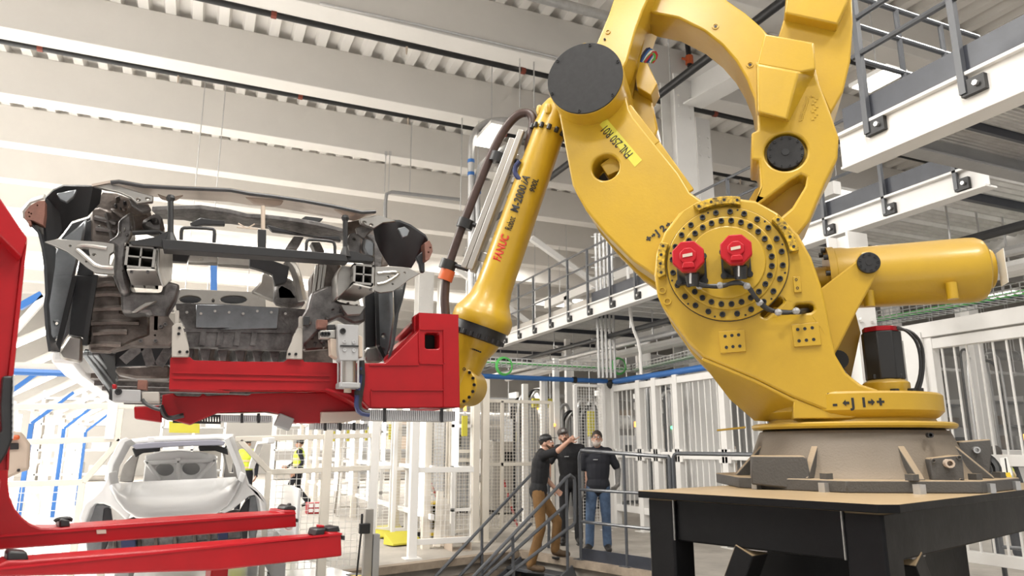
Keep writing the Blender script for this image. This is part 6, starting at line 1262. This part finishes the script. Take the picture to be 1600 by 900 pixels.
# ------------------------------------------------------------------ machines seen through the fences
def machine(px, y, py0, w, h, dpt, m, lab, cat='machine', name='machine', feat=True, z0=0):
    f = Fr((0, y, 0), 0); a = f.h(px, 700)[0]; t = thing(name, V((a, y, z0)), lab, cat)
    MB().wb(a-w/2, a+w/2, y, y+dpt, z0+(.1 if z0 == 0 else 0), z0+h).build('cabinet', M[m], t, .015)
    if z0 == 0:
        for s in (-1, 1): MB().wb(a+s*(w/2-.08)-.05, a+s*(w/2-.08)+.05, y+.05, y+dpt-.05, 0, .1).build('foot', M['disk'], t)
    if feat:
        n = max(1, int(w/.6))
        for k in range(n): x = a-w/2+w*(k+.5)/n; MB().wb(x-w/n*.42, x+w/n*.42, y-.02, y, z0+.18, z0+h-.08).build('door', M[m], t, .006); MB().wb(x+w/n*.3, x+w/n*.34, y-.045, y-.02, z0+h*.45, z0+h*.6).build('handle', M['black'], t)
        MB().wb(a-w*.2, a+w*.1, y-.03, y-.018, z0+h*.72, z0+h*.86).build('panel', M['disk'], t)
        MB().cyl((a+w*.3, y+.1, z0+h), (a+w*.3, y+.1, z0+h+.35), .02, n=6).build('mast', M['galv'], t); MB().cyl((a+w*.3, y+.1, z0+h+.25), (a+w*.3, y+.1, z0+h+.4), .04, n=8).build('beacon', M['indo'], t)
    return t
for a in ((800, 16.5, 0, 1.0, 1.7, .8, 'sand', 'sand grey control cabinet seen through the wide mesh gate'), (828, 17.5, 0, .9, 2.3, .9, 'grey', 'tall grey cabinet right of the sand grey one behind the wide gate'), (845, 15.3, 0, .5, 1.2, .6, 'cream2', 'small cream cabinet behind the pointing worker'), (715, 17, 0, .7, 2.2, .8, 'grey', 'tall grey cabinet behind the narrow gate by the gripper'), (1090, 19, 0, 1.4, 2.1, 1.0, 'taupe', 'taupe cabinet behind the barred fence left of the robot'), (1130, 16.2, 0, .9, 1.6, .8, 'tan', 'tan cabinet behind the barred fence nearest the robot'), (985, 18, 0, .9, 1.9, .9, 'galv', 'shiny cabinet behind the first barred bay'), (1500, 16, 0, 3.0, 2.2, 1.2, 'grey', 'long grey machine behind the barred fence at right'), (1590, 12, 0, 1.8, 1.5, 1.0, 'white', 'white machine behind the barred fence at the right edge'), (920, 17, 0, .7, 1.5, .7, 'white', 'white cabinet behind the tall mesh gate'), (700, 24, 0, 1.4, 1.8, .8, 'grey', 'white cabinet far behind the yellow bin')): machine(*a)
# bundles of hoses and brackets on the machines
rnd = random.Random(7)
for i, (px, py, y, w, lab) in enumerate(((872, 640, 14.6, .5, 'thick black and silver hoses looped behind the middle worker'), (815, 620, 14.9, .5, 'black hoses looped above the wide mesh gate'), (1015, 610, 13.6, .6, 'black cables drooping inside the barred fence'), (1050, 590, 14, .7, 'dark cables hanging from the tray beside the robot'), (905, 640, 14.4, .4, 'silver hoses behind the tall mesh gate'), (1515, 560, 14.6, 1.2, 'silver pipework behind the bars at right'))):
    f = Fr((0, y, 0), 0); c = f.P(px, py); t = thing('hose_bundle', V((c.x, y, 0)), lab, 'hoses')
    for k in range(5):
        x = c.x+(k-2)*w*.18; h = c.z+rnd.uniform(-.1, .25); d_ = rnd.uniform(.15, .5)*w*2
        MB().tube([V((x, y, 0)), V((x, y, h-.25)), V((x+d_*.2, y-.03*k, h)), V((x+d_*.7, y-.03*k, h+.05)), V((x+d_, y-.03*k, h-.25)), V((x+d_, y-.02*k, .3))], .035+.01*(k % 2), 7, 2).build('hose', M[('black', 'galv', 'grey')[k % 3]], t)
for px, py, y, w, h, m, lab in ((812, 645, 15.9, .45, .3, 'disk', 'dark screen housing high behind the wide mesh gate'), (813, 652, 15.8, .22, .2, 'sheetw', 'pale paper on the dark screen behind the wide gate'), (813, 682, 15.9, .22, .22, 'lbl', 'yellow tag under the dark screen behind the wide gate'), (924, 662, 12.9, .14, .5, 'lbl', 'yellow sign beside the head of the worker in jeans'), (1098, 655, 13.5, .1, .7, 'redsign', 'narrow red sign behind the barred fence near the robot'), (848, 630, 14.2, .5, .2, 'lbl', 'yellow robot joint peeking over the wide mesh gate'), (1098, 720, 13.4, .9, .06, 'sheetw', 'white shelf board behind the barred fence'), (1098, 760, 13.62, .9, .06, 'sheetw', 'lower white shelf board behind the barred fence')):
    f = Fr((0, y, 0), 0); c = f.P(px, py); t = thing('wall_plate' if w < .3 else 'mounted_unit', c, lab, 'panel'); MB().wb(c.x-w/2, c.x+w/2, y-.03, y+.05, c.z-h/2, c.z+h/2).build('panel', M[m], t, .01); MB().wb(c.x-.02, c.x+.02, y+.05, y+.1, 0, c.z).build('stand', M['white'], t)
f = Fr((0, 13.3, 0), 0)
for px, py, m, lab in ((1050, 668, 'indic', 'green indicator lamp behind the barred fence'), (866, 664, 'indo', 'small amber lamp above the middle worker')):
    c = f.P(px, py); t = thing('indicator_lamp', c, lab, 'lamp'); MB().sphere(c, .035, 8).build('bulb', M[m], t); MB().wb(c.x-.02, c.x+.02, 13.33, 13.38, 0, c.z+.03).build('stem', M['grey'], t)
# big ducts and pipes in the far distance
for i, (px0, px1, py, y, r, m, lab) in enumerate(((690, 1010, 655, 26, .28, 'galv', 'wide silver duct in the distance behind the mesh gates'), (960, 1500, 560, 30, .3, 'grey', 'dark duct in the distance behind the cable trays'), (1440, 1640, 545, 20, .22, 'galv', 'silver duct above the barred fence at right'), (1440, 1640, 575, 18, .06, 'white', 'thin white pipe across the barred fence at right'), (700, 960, 545, 24, .35, 'white', 'large white duct above the blue pipe'), (330, 700, 640, 34, .3, 'white', 'white duct far behind the silver car'))):
    f = Fr((0, y, 0), 0); p, q = f.P(px0, py), f.P(px1, py); q.z = p.z; t = thing('duct', V(((p.x+q.x)/2, y, p.z-r)), lab, 'duct'); MB().cyl(p, q, r, n=14).build('duct_run', M[m], t)
    for k in range(5): c = p+(q-p)*(k+.5)/5; MB().cyl(c-V((.04, 0, 0)), c+V((.04, 0, 0)), r+.02, n=14).build('joint_band', M[m], t); MB().cyl(c, V((c.x, c.y, 10.6)), .015, n=5).build('hanger', M['galv'], t)
# storage racks far behind
for i, (px, y, lab) in enumerate(((1010, 30, 'distant storage rack left of the robot turret'), (1080, 34, 'distant storage rack behind the robot turret'), (1480, 27, 'distant storage rack behind the right barred fence'), (1580, 24, 'distant storage rack at the right edge'), (760, 32, 'distant storage rack behind the wide mesh gate'), (900, 29, 'distant storage rack behind the workers'), (600, 36, 'distant storage rack left of the red gripper end'), (480, 38, 'distant storage rack behind the walking worker'), (120, 40, 'distant storage rack behind the tunnel at left'), (300, 44, 'distant storage rack behind the silver car'))):
    f = Fr((0, y, 0), 0); a = f.h(px, 700)[0]; t = thing('storage_rack', V((a, y, 0)), lab, 'rack')
    for dx in (-1.6, 0, 1.6): MB().wb(a+dx-.06, a+dx+.06, y, y+.9, 0, 4.2).build('upright', M['white'], t)
    for z in (.3, 1.4, 2.6, 3.8):
        MB().wb(a-1.6, a+1.6, y, y+.9, z, z+.1).build('shelf', M['grey'], t)
        if z < 3.5:
            for k in range(3): MB().wb(a-1.45+1.02*k, a-.7+1.02*k, y+.05, y+.8, z+.1, z+.45+.35*rnd.random()).build('box', M[('tan', 'white', 'grey', 'cream2')[(k+i) % 4]], t)
# ------------------------------------------------------------------ people
def capsule(b, p, q, r0, r1, n=12):
    p, q = V(p), V(q); d = q-p
    if d.length < 1e-5: b.sphere(p, r0, n); return
    x, y, z = basis(d); L = []
    for k in range(5): a = math.pi/2*k/4; L.append([p - z*r0*math.cos(a) + (x*math.cos(2*math.pi*i/n)+y*math.sin(2*math.pi*i/n))*max(r0*math.sin(a), 1e-4) for i in range(n)])
    for k in range(5): a = math.pi/2*k/4; L.append([q + z*r1*math.sin(a) + (x*math.cos(2*math.pi*i/n)+y*math.sin(2*math.pi*i/n))*max(r1*math.cos(a), 1e-4) for i in range(n)])
    b.ring(L)
def ellip(b, p, rx, ry, rz, rot): 
    n = 14; k = 8; L = []
    for i in range(k+1):
        a = math.pi*i/k; L.append([V(p)+rot @ V((rx*max(math.sin(a), .002)*math.cos(2*math.pi*j/n), ry*max(math.sin(a), .002)*math.sin(2*math.pi*j/n), rz*math.cos(a))) for j in range(n)])
    b.ring(L)
def fuse(b, name, m, parent, vox, smooth=4):
    """one continuous surface from the overlapping volumes"""
    me = bpy.data.meshes.new(name); off = wloc(parent); me.from_pydata([q-off for q in b.v], [], b.f)
    bm = bmesh.new(); bm.from_mesh(me); bmesh.ops.recalc_face_normals(bm, faces=bm.faces); bm.to_mesh(me); bm.free()
    o = bpy.data.objects.new(name, me); COL.objects.link(o)
    r = o.modifiers.new('r', 'REMESH'); r.mode = 'VOXEL'; r.voxel_size = vox
    s = o.modifiers.new('s', 'SMOOTH'); s.iterations = smooth; s.factor = .5
    dg = bpy.context.evaluated_depsgraph_get(); m2 = bpy.data.meshes.new_from_object(o.evaluated_get(dg)); bpy.data.objects.remove(o); bpy.data.meshes.remove(me)
    m2.name = name; m2.materials.clear(); m2.materials.append(M[m]); m2.polygons.foreach_set('use_smooth', [True]*len(m2.polygons))
    o = bpy.data.objects.new(name, m2); COL.objects.link(o); o.parent = parent; return o
def person(loc, face, J, label, h=1.8, shirt='tee', legs='denim', shoes='boot', hand='skin', sleeves=None, look=(0, 0, 0), hair='hair', capm=None, beard=None, glasses=False, vest=False, gloves=None, hands=('relax', 'relax'), long_sleeve=False, print_=True):
    """J: joints in the figure's own frame (x = its left ... seen from behind, y = forward, z = up), metres for a 1.8 m figure"""
    s = h/1.8; t = thing('person', loc, label, 'person'); Rz = Matrix.Rotation(face, 3, 'Z')
    W = lambda q: V(loc)+Rz @ (V(q)*s)
    j = {k: W(v) for k, v in J.items()}
    B = MB(); S = MB(); T = MB(); cap_ = lambda b, a, c, r0, r1: capsule(b, a, c, r0*s, r1*s)
    up = (j['neck']-j['hip']).normalized(); side = (j['shL']-j['shR']).normalized(); fwd = up.cross(side)*-1
    rot = Matrix((side, fwd, up)).transposed()
    hl_, hr_ = j['hip']+(side*.09)*s, j['hip']-(side*.09)*s
    # torso
    for b, g in ((B, 0), (S, .018)):
        ellip(b, j['hip']+up*.02*s, (.165+g)*s, (.115+g)*s, .13*s, rot); ellip(b, j['hip']*.6+j['neck']*.4, (.155+g)*s, (.112+g)*s, .19*s, rot); ellip(b, j['hip']*.3+j['neck']*.7, (.178+g)*s, (.122+g)*s, .19*s, rot)
        capsule(b, j['shL']-side*.03*s, j['shR']+side*.03*s, (.072+g)*s, (.072+g)*s)
        for k in 'LR':
            sh, el = j['sh'+k], j['el'+k]; e2_ = sh+(el-sh)*(.78 if not long_sleeve else 1.0); 
            if b is B: cap_(b, sh, el, .054, .042)
            else: cap_(b, sh, e2_, .066, .066 if not long_sleeve else .055)
            if long_sleeve and b is S: cap_(b, el, j['wr'+k], .05, .042)
    ellip(S, j['hip']*.5+j['neck']*.5, .186*s, .138*s, .36*s, rot); ellip(S, j['hip']+up*.02*s, .188*s, .14*s, .17*s, rot)
    cap_(B, j['neck']-up*.04*s, j['head']-up*.02*s, .058, .054)
    # legs
    for k, q in (('L', hl_), ('R', hr_)):
        kn, an, toe = j['kn'+k], j['an'+k], j['toe'+k]
        cap_(B, q, kn, .082, .052); cap_(B, kn, an, .052, .036); cap_(B, an, toe, .036, .03)
        cap_(T, q, kn, .098, .073); cap_(T, kn, an+(kn-an)*.06, .072, .068)
    ellip(T, j['hip']-up*.01*s, .178*s, .13*s, .13*s, rot)
    # arms and hands
    for k, ht in zip('LR', hands):
        el, wr, hd = j['el'+k], j['wr'+k], j['ha'+k]; cap_(B, el, wr, .043, .029)
        d = (hd-wr).normalized(); th = j.get('th'+k); n_ = side if abs(d.dot(side)) < .8 else up
        pa = d.cross(n_).normalized(); pn = d.cross(pa).normalized()      # pa = across the palm, pn = palm normal
        palm = wr+d*.05*s
        for q in (-.028, -.01, .01, .028): cap_(B, wr+pa*q*.6*s, wr+d*.085*s+pa*q*s, .017, .013)
        for i, q in enumerate((-.033, -.011, .011, .033)):
            L = (.07, .082, .076, .06)[i]*s; base = wr+d*.085*s+pa*q*s
            curl = (0.35 if ht == 'relax' else (0.0 if (ht == 'point' and i == 0) else 1.25))
            d1 = (d*math.cos(curl)+pn*math.sin(curl)); d2 = (d*math.cos(curl*1.9)+pn*math.sin(curl*1.9))
            m1 = base+d1*L*.55; cap_(B, base, m1, .0105, .0098); cap_(B, m1, m1+d2*L*.5, .0098, .0085)
        tb = wr+d*.03*s-pa*.03*s; tm = tb+(d*.6-pa*.7+pn*.2).normalized()*.045*s; cap_(B, tb, tm, .0135, .0115); cap_(B, tm, tm+(d*.95-pa*.1+pn*.25).normalized()*.035*s, .0115, .0095)
    # head
    hf = Rz @ Matrix.Rotation(look[2], 3, 'Z') @ Matrix.Rotation(look[0], 3, 'X') @ Matrix.Rotation(look[1], 3, 'Y'); H = j['head']; hp = lambda x, y, z: H+hf @ (V((x, y, z))*s)
    ellip(B, hp(0, -.012, .045), .076*s, .095*s, .10*s, hf); ellip(B, hp(0, .02, -.03), .058*s, .072*s, .075*s, hf); ellip(B, hp(0, .055, -.075), .032*s, .03*s, .028*s, hf)
    cap_(B, hp(0, .088, .03), hp(0, .106, -.008), .009, .014); cap_(B, hp(-.03, .078, .04), hp(.03, .078, .04), .011, .011)
    for sx in (-1, 1): ellip(B, hp(sx*.078, -.01, .005), .012*s, .02*s, .032*s, hf)
    cap_(B, hp(-.018, .082, -.042), hp(.018, .082, -.042), .009, .009)
    body = fuse(B, 'body', hand, t, .0075*s, 3)
    fuse(S, 'shirt', shirt, t, .012*s, 4); fuse(T, 'trousers', legs, t, .012*s, 4)
    for k in 'LR':
        an, toe = j['an'+k], j['toe'+k]; Q = MB(); fl = V((toe.x, toe.y, toe.z)); cap_(Q, an, an+(fl-an)*.35, .056, .052); cap_(Q, an+(fl-an)*.2-V((0, 0, .012*s)), fl, .048, .044); cap_(Q, an+V((0, 0, .06*s)), an, .058, .054); fuse(Q, 'shoe', shoes, t, .012*s, 2)
        MB().ring([[an*.98+fl*.02-(fl-an).normalized()*.05*s+rr+V((0, 0, z-an.z)) for rr in (side*.045*s, side*-.045*s)]+[fl+(fl-an).normalized()*.05*s+rr+V((0, 0, z-fl.z)) for rr in (side*-.045*s, side*.045*s)] for z in (min(an.z, fl.z)-.075*s, min(an.z, fl.z)-.045*s)]).build('sole', M['black'], t, .01)
    for sx in (-1, 1):
        e = MB(); e.sphere(hp(sx*.031, .083, .026), .0115*s, 8); e.build('eye', M['wht'], t); e = MB(); e.sphere(hp(sx*.031, .0925, .026), .005*s, 6); e.build('iris', M['ink'], t)
        MB().bar(hp(sx*.018, .088, .047), hp(sx*.045, .08, .045), .008*s).build('eyebrow', M[hair], t)
    MB().bar(hp(-.022, .0905, -.044), hp(.022, .0905, -.044), .006*s).build('mouth', M['redsign'], t)
    Q = MB(); ellip(Q, hp(0, -.02, .064), .084*s, .1*s, .098*s, hf); hr2 = fuse(Q, 'hair', hair, t, .012*s, 2)
    if capm:
        Q = MB(); ellip(Q, hp(0, -.012, .085), .09*s, .108*s, .078*s, hf); fuse(Q, 'cap', capm, t, .012*s, 2)
        MB().ring([[hp(x, y, z+dz) for x, y, z in ((-.07, .06, .085), (-.06, .13, .068), (-.03, .165, .06), (.03, .165, .06), (.06, .13, .068), (.07, .06, .085))] for dz in (0, .008)]).build('cap_peak', M[capm], t, .002)
        if capm == 'cap': MB().ring([[hp(.026*math.cos(a*.63), .098+dy, .1+.022*math.sin(a*.63)) for a in range(10)] for dy in (-.02, .004)]).build('cap_badge', M['grey'], t)
    if beard:
        Q = MB(); ellip(Q, hp(0, .05, -.07), .048*s, .052*s, .05*s, hf); cap_(Q, hp(-.062, .02, -.02), hp(-.04, .06, -.07), .016, .02); cap_(Q, hp(.062, .02, -.02), hp(.04, .06, -.07), .016, .02); cap_(Q, hp(-.025, .088, -.028), hp(.025, .088, -.028), .01, .01); fuse(Q, 'beard', beard, t, .009*s, 2)
    if glasses:
        for sx in (-1, 1):
            MB().tube([hp(sx*(.031+.022*math.cos(a*math.pi/6)), .099, .026+.017*math.sin(a*math.pi/6)) for a in range(13)], .003*s, 5).build('glasses_rim', M['black'], t); MB().tube([hp(sx*.053, .098, .03), hp(sx*.078, .03, .03), hp(sx*.08, -.01, .025)], .003*s, 5).build('glasses_arm', M['black'], t)
    if gloves:
        for k in 'LR':
            if k not in gloves: continue
            Q = MB(); el, wr, hd = j['el'+k], j['wr'+k], j['ha'+k]; d = (hd-wr).normalized(); n_ = side if abs(d.dot(side)) < .8 else up; pa = d.cross(n_).normalized(); pn = d.cross(pa).normalized()
            for q in (-.028, -.01, .01, .028): cap_(Q, wr+pa*q*.6*s-d*.03*s, wr+d*.085*s+pa*q*s, .023, .019)
            for i, q in enumerate((-.034, -.011, .012, .035)):
                L = (.07, .082, .076, .06)[i]*s; base = wr+d*.085*s+pa*q*s; d1 = d*math.cos(.35)+pn*math.sin(.35); d2 = d*math.cos(.7)+pn*math.sin(.7); m1 = base+d1*L*.55; cap_(Q, base, m1, .0135, .0125); cap_(Q, m1, m1+d2*L*.5, .0125, .011)
            tb = wr+d*.03*s-pa*.03*s; tm = tb+(d*.6-pa*.7+pn*.2).normalized()*.045*s; cap_(Q, tb, tm, .017, .0145); cap_(Q, tm, tm+(d*.95-pa*.1+pn*.25).normalized()*.037*s, .0145, .012)
            fuse(Q, 'glove', 'glove', t, .008*s, 2)
    if sleeves:
        for k in sleeves:
            Q = MB(); cap_(Q, j['sh'+k]+(j['el'+k]-j['sh'+k])*.55, j['el'+k], .058, .05); cap_(Q, j['el'+k], j['wr'+k], .05, .037); fuse(Q, 'arm_sleeve', 'sleeve', t, .01*s, 2)
    if vest:
        Q = MB()
        for a_, g in ((.42, .04), (.7, .042)): ellip(Q, j['hip']*(1-a_)+j['neck']*a_, (.172+g)*s, (.122+g)*s, .2*s, rot)
        capsule(Q, j['shL']-side*.06*s, j['shR']+side*.06*s, .098*s, .098*s); fuse(Q, 'hi_vis_vest', 'vest', t, .012*s, 3)
        for a_ in (.3, .58): MB().ring([[j['hip']*(1-a_)+j['neck']*a_+side*(.225*s*math.cos(k*.3927))+fwd*(.172*s*math.sin(k*.3927))+up*dz*s for k in range(16)] for dz in (-.02, .02)]).build('reflective_band', M['silvr'], t)
    if print_ and not vest:
        c = j['hip']*.27+j['neck']*.73+fwd*.148*s+side*-.07*s
        for k in range(5): MB().bar(c+side*(.014*k*s), c+side*((.014*k+.009)*s), .008*s, .012*s, fwd).build('chest_print', M['wht'], t)
    return t
def stand(**k):
    J = dict(hip=(0, 0, .95), neck=(0, 0, 1.50), head=(0, .02, 1.64), shL=(-.19, 0, 1.45), shR=(.19, 0, 1.45), elL=(-.25, -.02, 1.16), elR=(.25, -.02, 1.16), wrL=(-.26, .1, .92), wrR=(.26, .1, .92), haL=(-.25, .16, .84), haR=(.25, .16, .84),
             knL=(-.11, .03, .50), knR=(.11, .03, .50), anL=(-.12, 0, .08), anR=(.12, 0, .08), toeL=(-.14, .17, .05), toeR=(.14, .17, .05)); J.update(k); return J
# in a figure's frame +y is where it faces; x = -: its left
def facing(p, q): d = V(q)-V(p); return math.atan2(-d.x, d.y)
pj = onz(937, 862, 0); cam0 = (0, 0, 0)
# worker in jeans, facing the robot
person(pj, facing(pj, (1.2, 2.0, 0)), stand(neck=(-.01, .0, 1.50), head=(-.0, .03, 1.645), elL=(-.31, -.06, 1.20), wrL=(-.30, .08, .98), haL=(-.24, .15, .92), elR=(.25, -.03, 1.16), wrR=(.24, .05, .90), haR=(.23, .09, .82), toeR=(.20, .17, .05), anR=(.15, 0, .08), knR=(.13, .04, .5)),
       'worker in black T-shirt and blue jeans with grey sleeves, gloves and glasses', 1.83, 'navy', 'denim', look=(R(12), 0, R(-6)), beard='gbeard', glasses=True, gloves='LR', sleeves='LR')
pm = onz(893, 851, 0)
person(pm, facing(pm, (1.0, 2.0, 0)), stand(neck=(.02, .05, 1.50), head=(.09, .10, 1.63), shL=(-.19, .03, 1.45), shR=(.21, .03, 1.44), elL=(-.27, -.02, 1.17), wrL=(-.26, .12, .94), haL=(-.24, .18, .87), elR=(.34, .10, 1.22), wrR=(.33, .16, 1.0), haR=(.31, .2, .92)),
       'tall bearded worker in grey cap, black T-shirt and black trousers, head tilted', 1.90, 'tee', 'tee', look=(R(8), R(14), R(8)), capm='cap', beard='beard', gloves='R')
pw_ = onz(848, 872, 0)
fw_ = facing(pw_, pw_+RT-V((FW.x, FW.y, 0))*.25)
Jp = stand(hip=(.0, -.06, .93), neck=(.0, .0, 1.47), head=(.0, .08, 1.60), shL=(-.18, -.02, 1.42), shR=(.17, .06, 1.44), elR=(.26, .29, 1.51), wrR=(.29, .46, 1.65), haR=(.30, .54, 1.70), elL=(-.24, -.02, 1.14), wrL=(-.18, .16, .96), haL=(-.15, .23, .90),
           knL=(-.11, .20, .50), anL=(-.11, .16, .08), toeL=(-.13, .34, .05), knR=(.11, .0, .42), anR=(.12, -.16, -.10), toeR=(.13, .02, -.13))
person(pw_, fw_, Jp, 'pointing worker in black cap, black T-shirt and brown trousers on the stair top', 1.80, 'tee', 'duck', 'bootb', look=(R(12), 0, R(-10)), capm='black', beard='beard', hands=('relax', 'point'), print_=False)
# workers in the background
pb = onz(463, 793, 0)
person(pb, R(80), stand(knL=(-.1, .22, .52), anL=(-.1, .3, .09), toeL=(-.1, .46, .07), knR=(.1, .0, .50), anR=(.1, -.3, .12), toeR=(.1, -.15, .05), elL=(-.26, -.12, 1.18), elR=(.26, .1, 1.18), wrR=(.22, .3, 1.05), haR=(.2, .38, 1.05)), 'walking worker in dark clothes and hi-vis vest behind the mesh', 1.8, 'navy', 'navy', vest=True, capm='black', long_sleeve=True, hair='hair')
pb = CAMP+ray(386, 700)*17; pb.z = 0
person(pb, R(170), stand(), 'worker in yellow hi-vis vest standing right of the silver car', 1.78, 'navy', 'navy', vest=True, capm='black', long_sleeve=True)
pb = CAMP+ray(1552, 700)*10.5; pb.z = 0
person(pb, R(-60), stand(hip=(0, -.1, .92), neck=(0, .33, 1.33), head=(0, .43, 1.43), shL=(-.19, .29, 1.29), shR=(.19, .29, 1.29), elL=(-.24, .42, 1.03), wrL=(-.2, .6, .9), haL=(-.18, .68, .88), elR=(.24, .42, 1.03), wrR=(.2, .6, .9), haR=(.18, .68, .88)), 'worker in hi-vis vest bending forward behind the bars at right', 1.8, 'navy', 'navy', vest=True, hair='hair', long_sleeve=True)
# ------------------------------------------------------------------ yellow warning tag by the pedestal
t = thing('warning_tag', RF.P(1576, 745, .1), 'white card and yellow warning tag by the pedestal at the right', 'tag'); plate('card', [(1562, 716), (1574, 714), (1582, 742), (1566, 744)], .1, .104, 'sheetw', t, 0); plate('yellow_tag', [(1562, 740), (1578, 738), (1582, 748), (1562, 749)], .105, .11, 'hazard', t, 0)
a = RF.h(1570, 745, .112); MB().prism(RF, [(a[0]-.012, a[1]-.006), (a[0]+.012, a[1]-.006), (a[0], a[1]+.018)], .11, .112).build('hazard_triangle', M['ink'], t)
MB().cyl(RF.P(1570, 716, .1), V((RF.P(1570, 716, .1).x, RF.P(1570, 716, .1).y, TT)), .006, n=6).build('stem', M['black'], t)
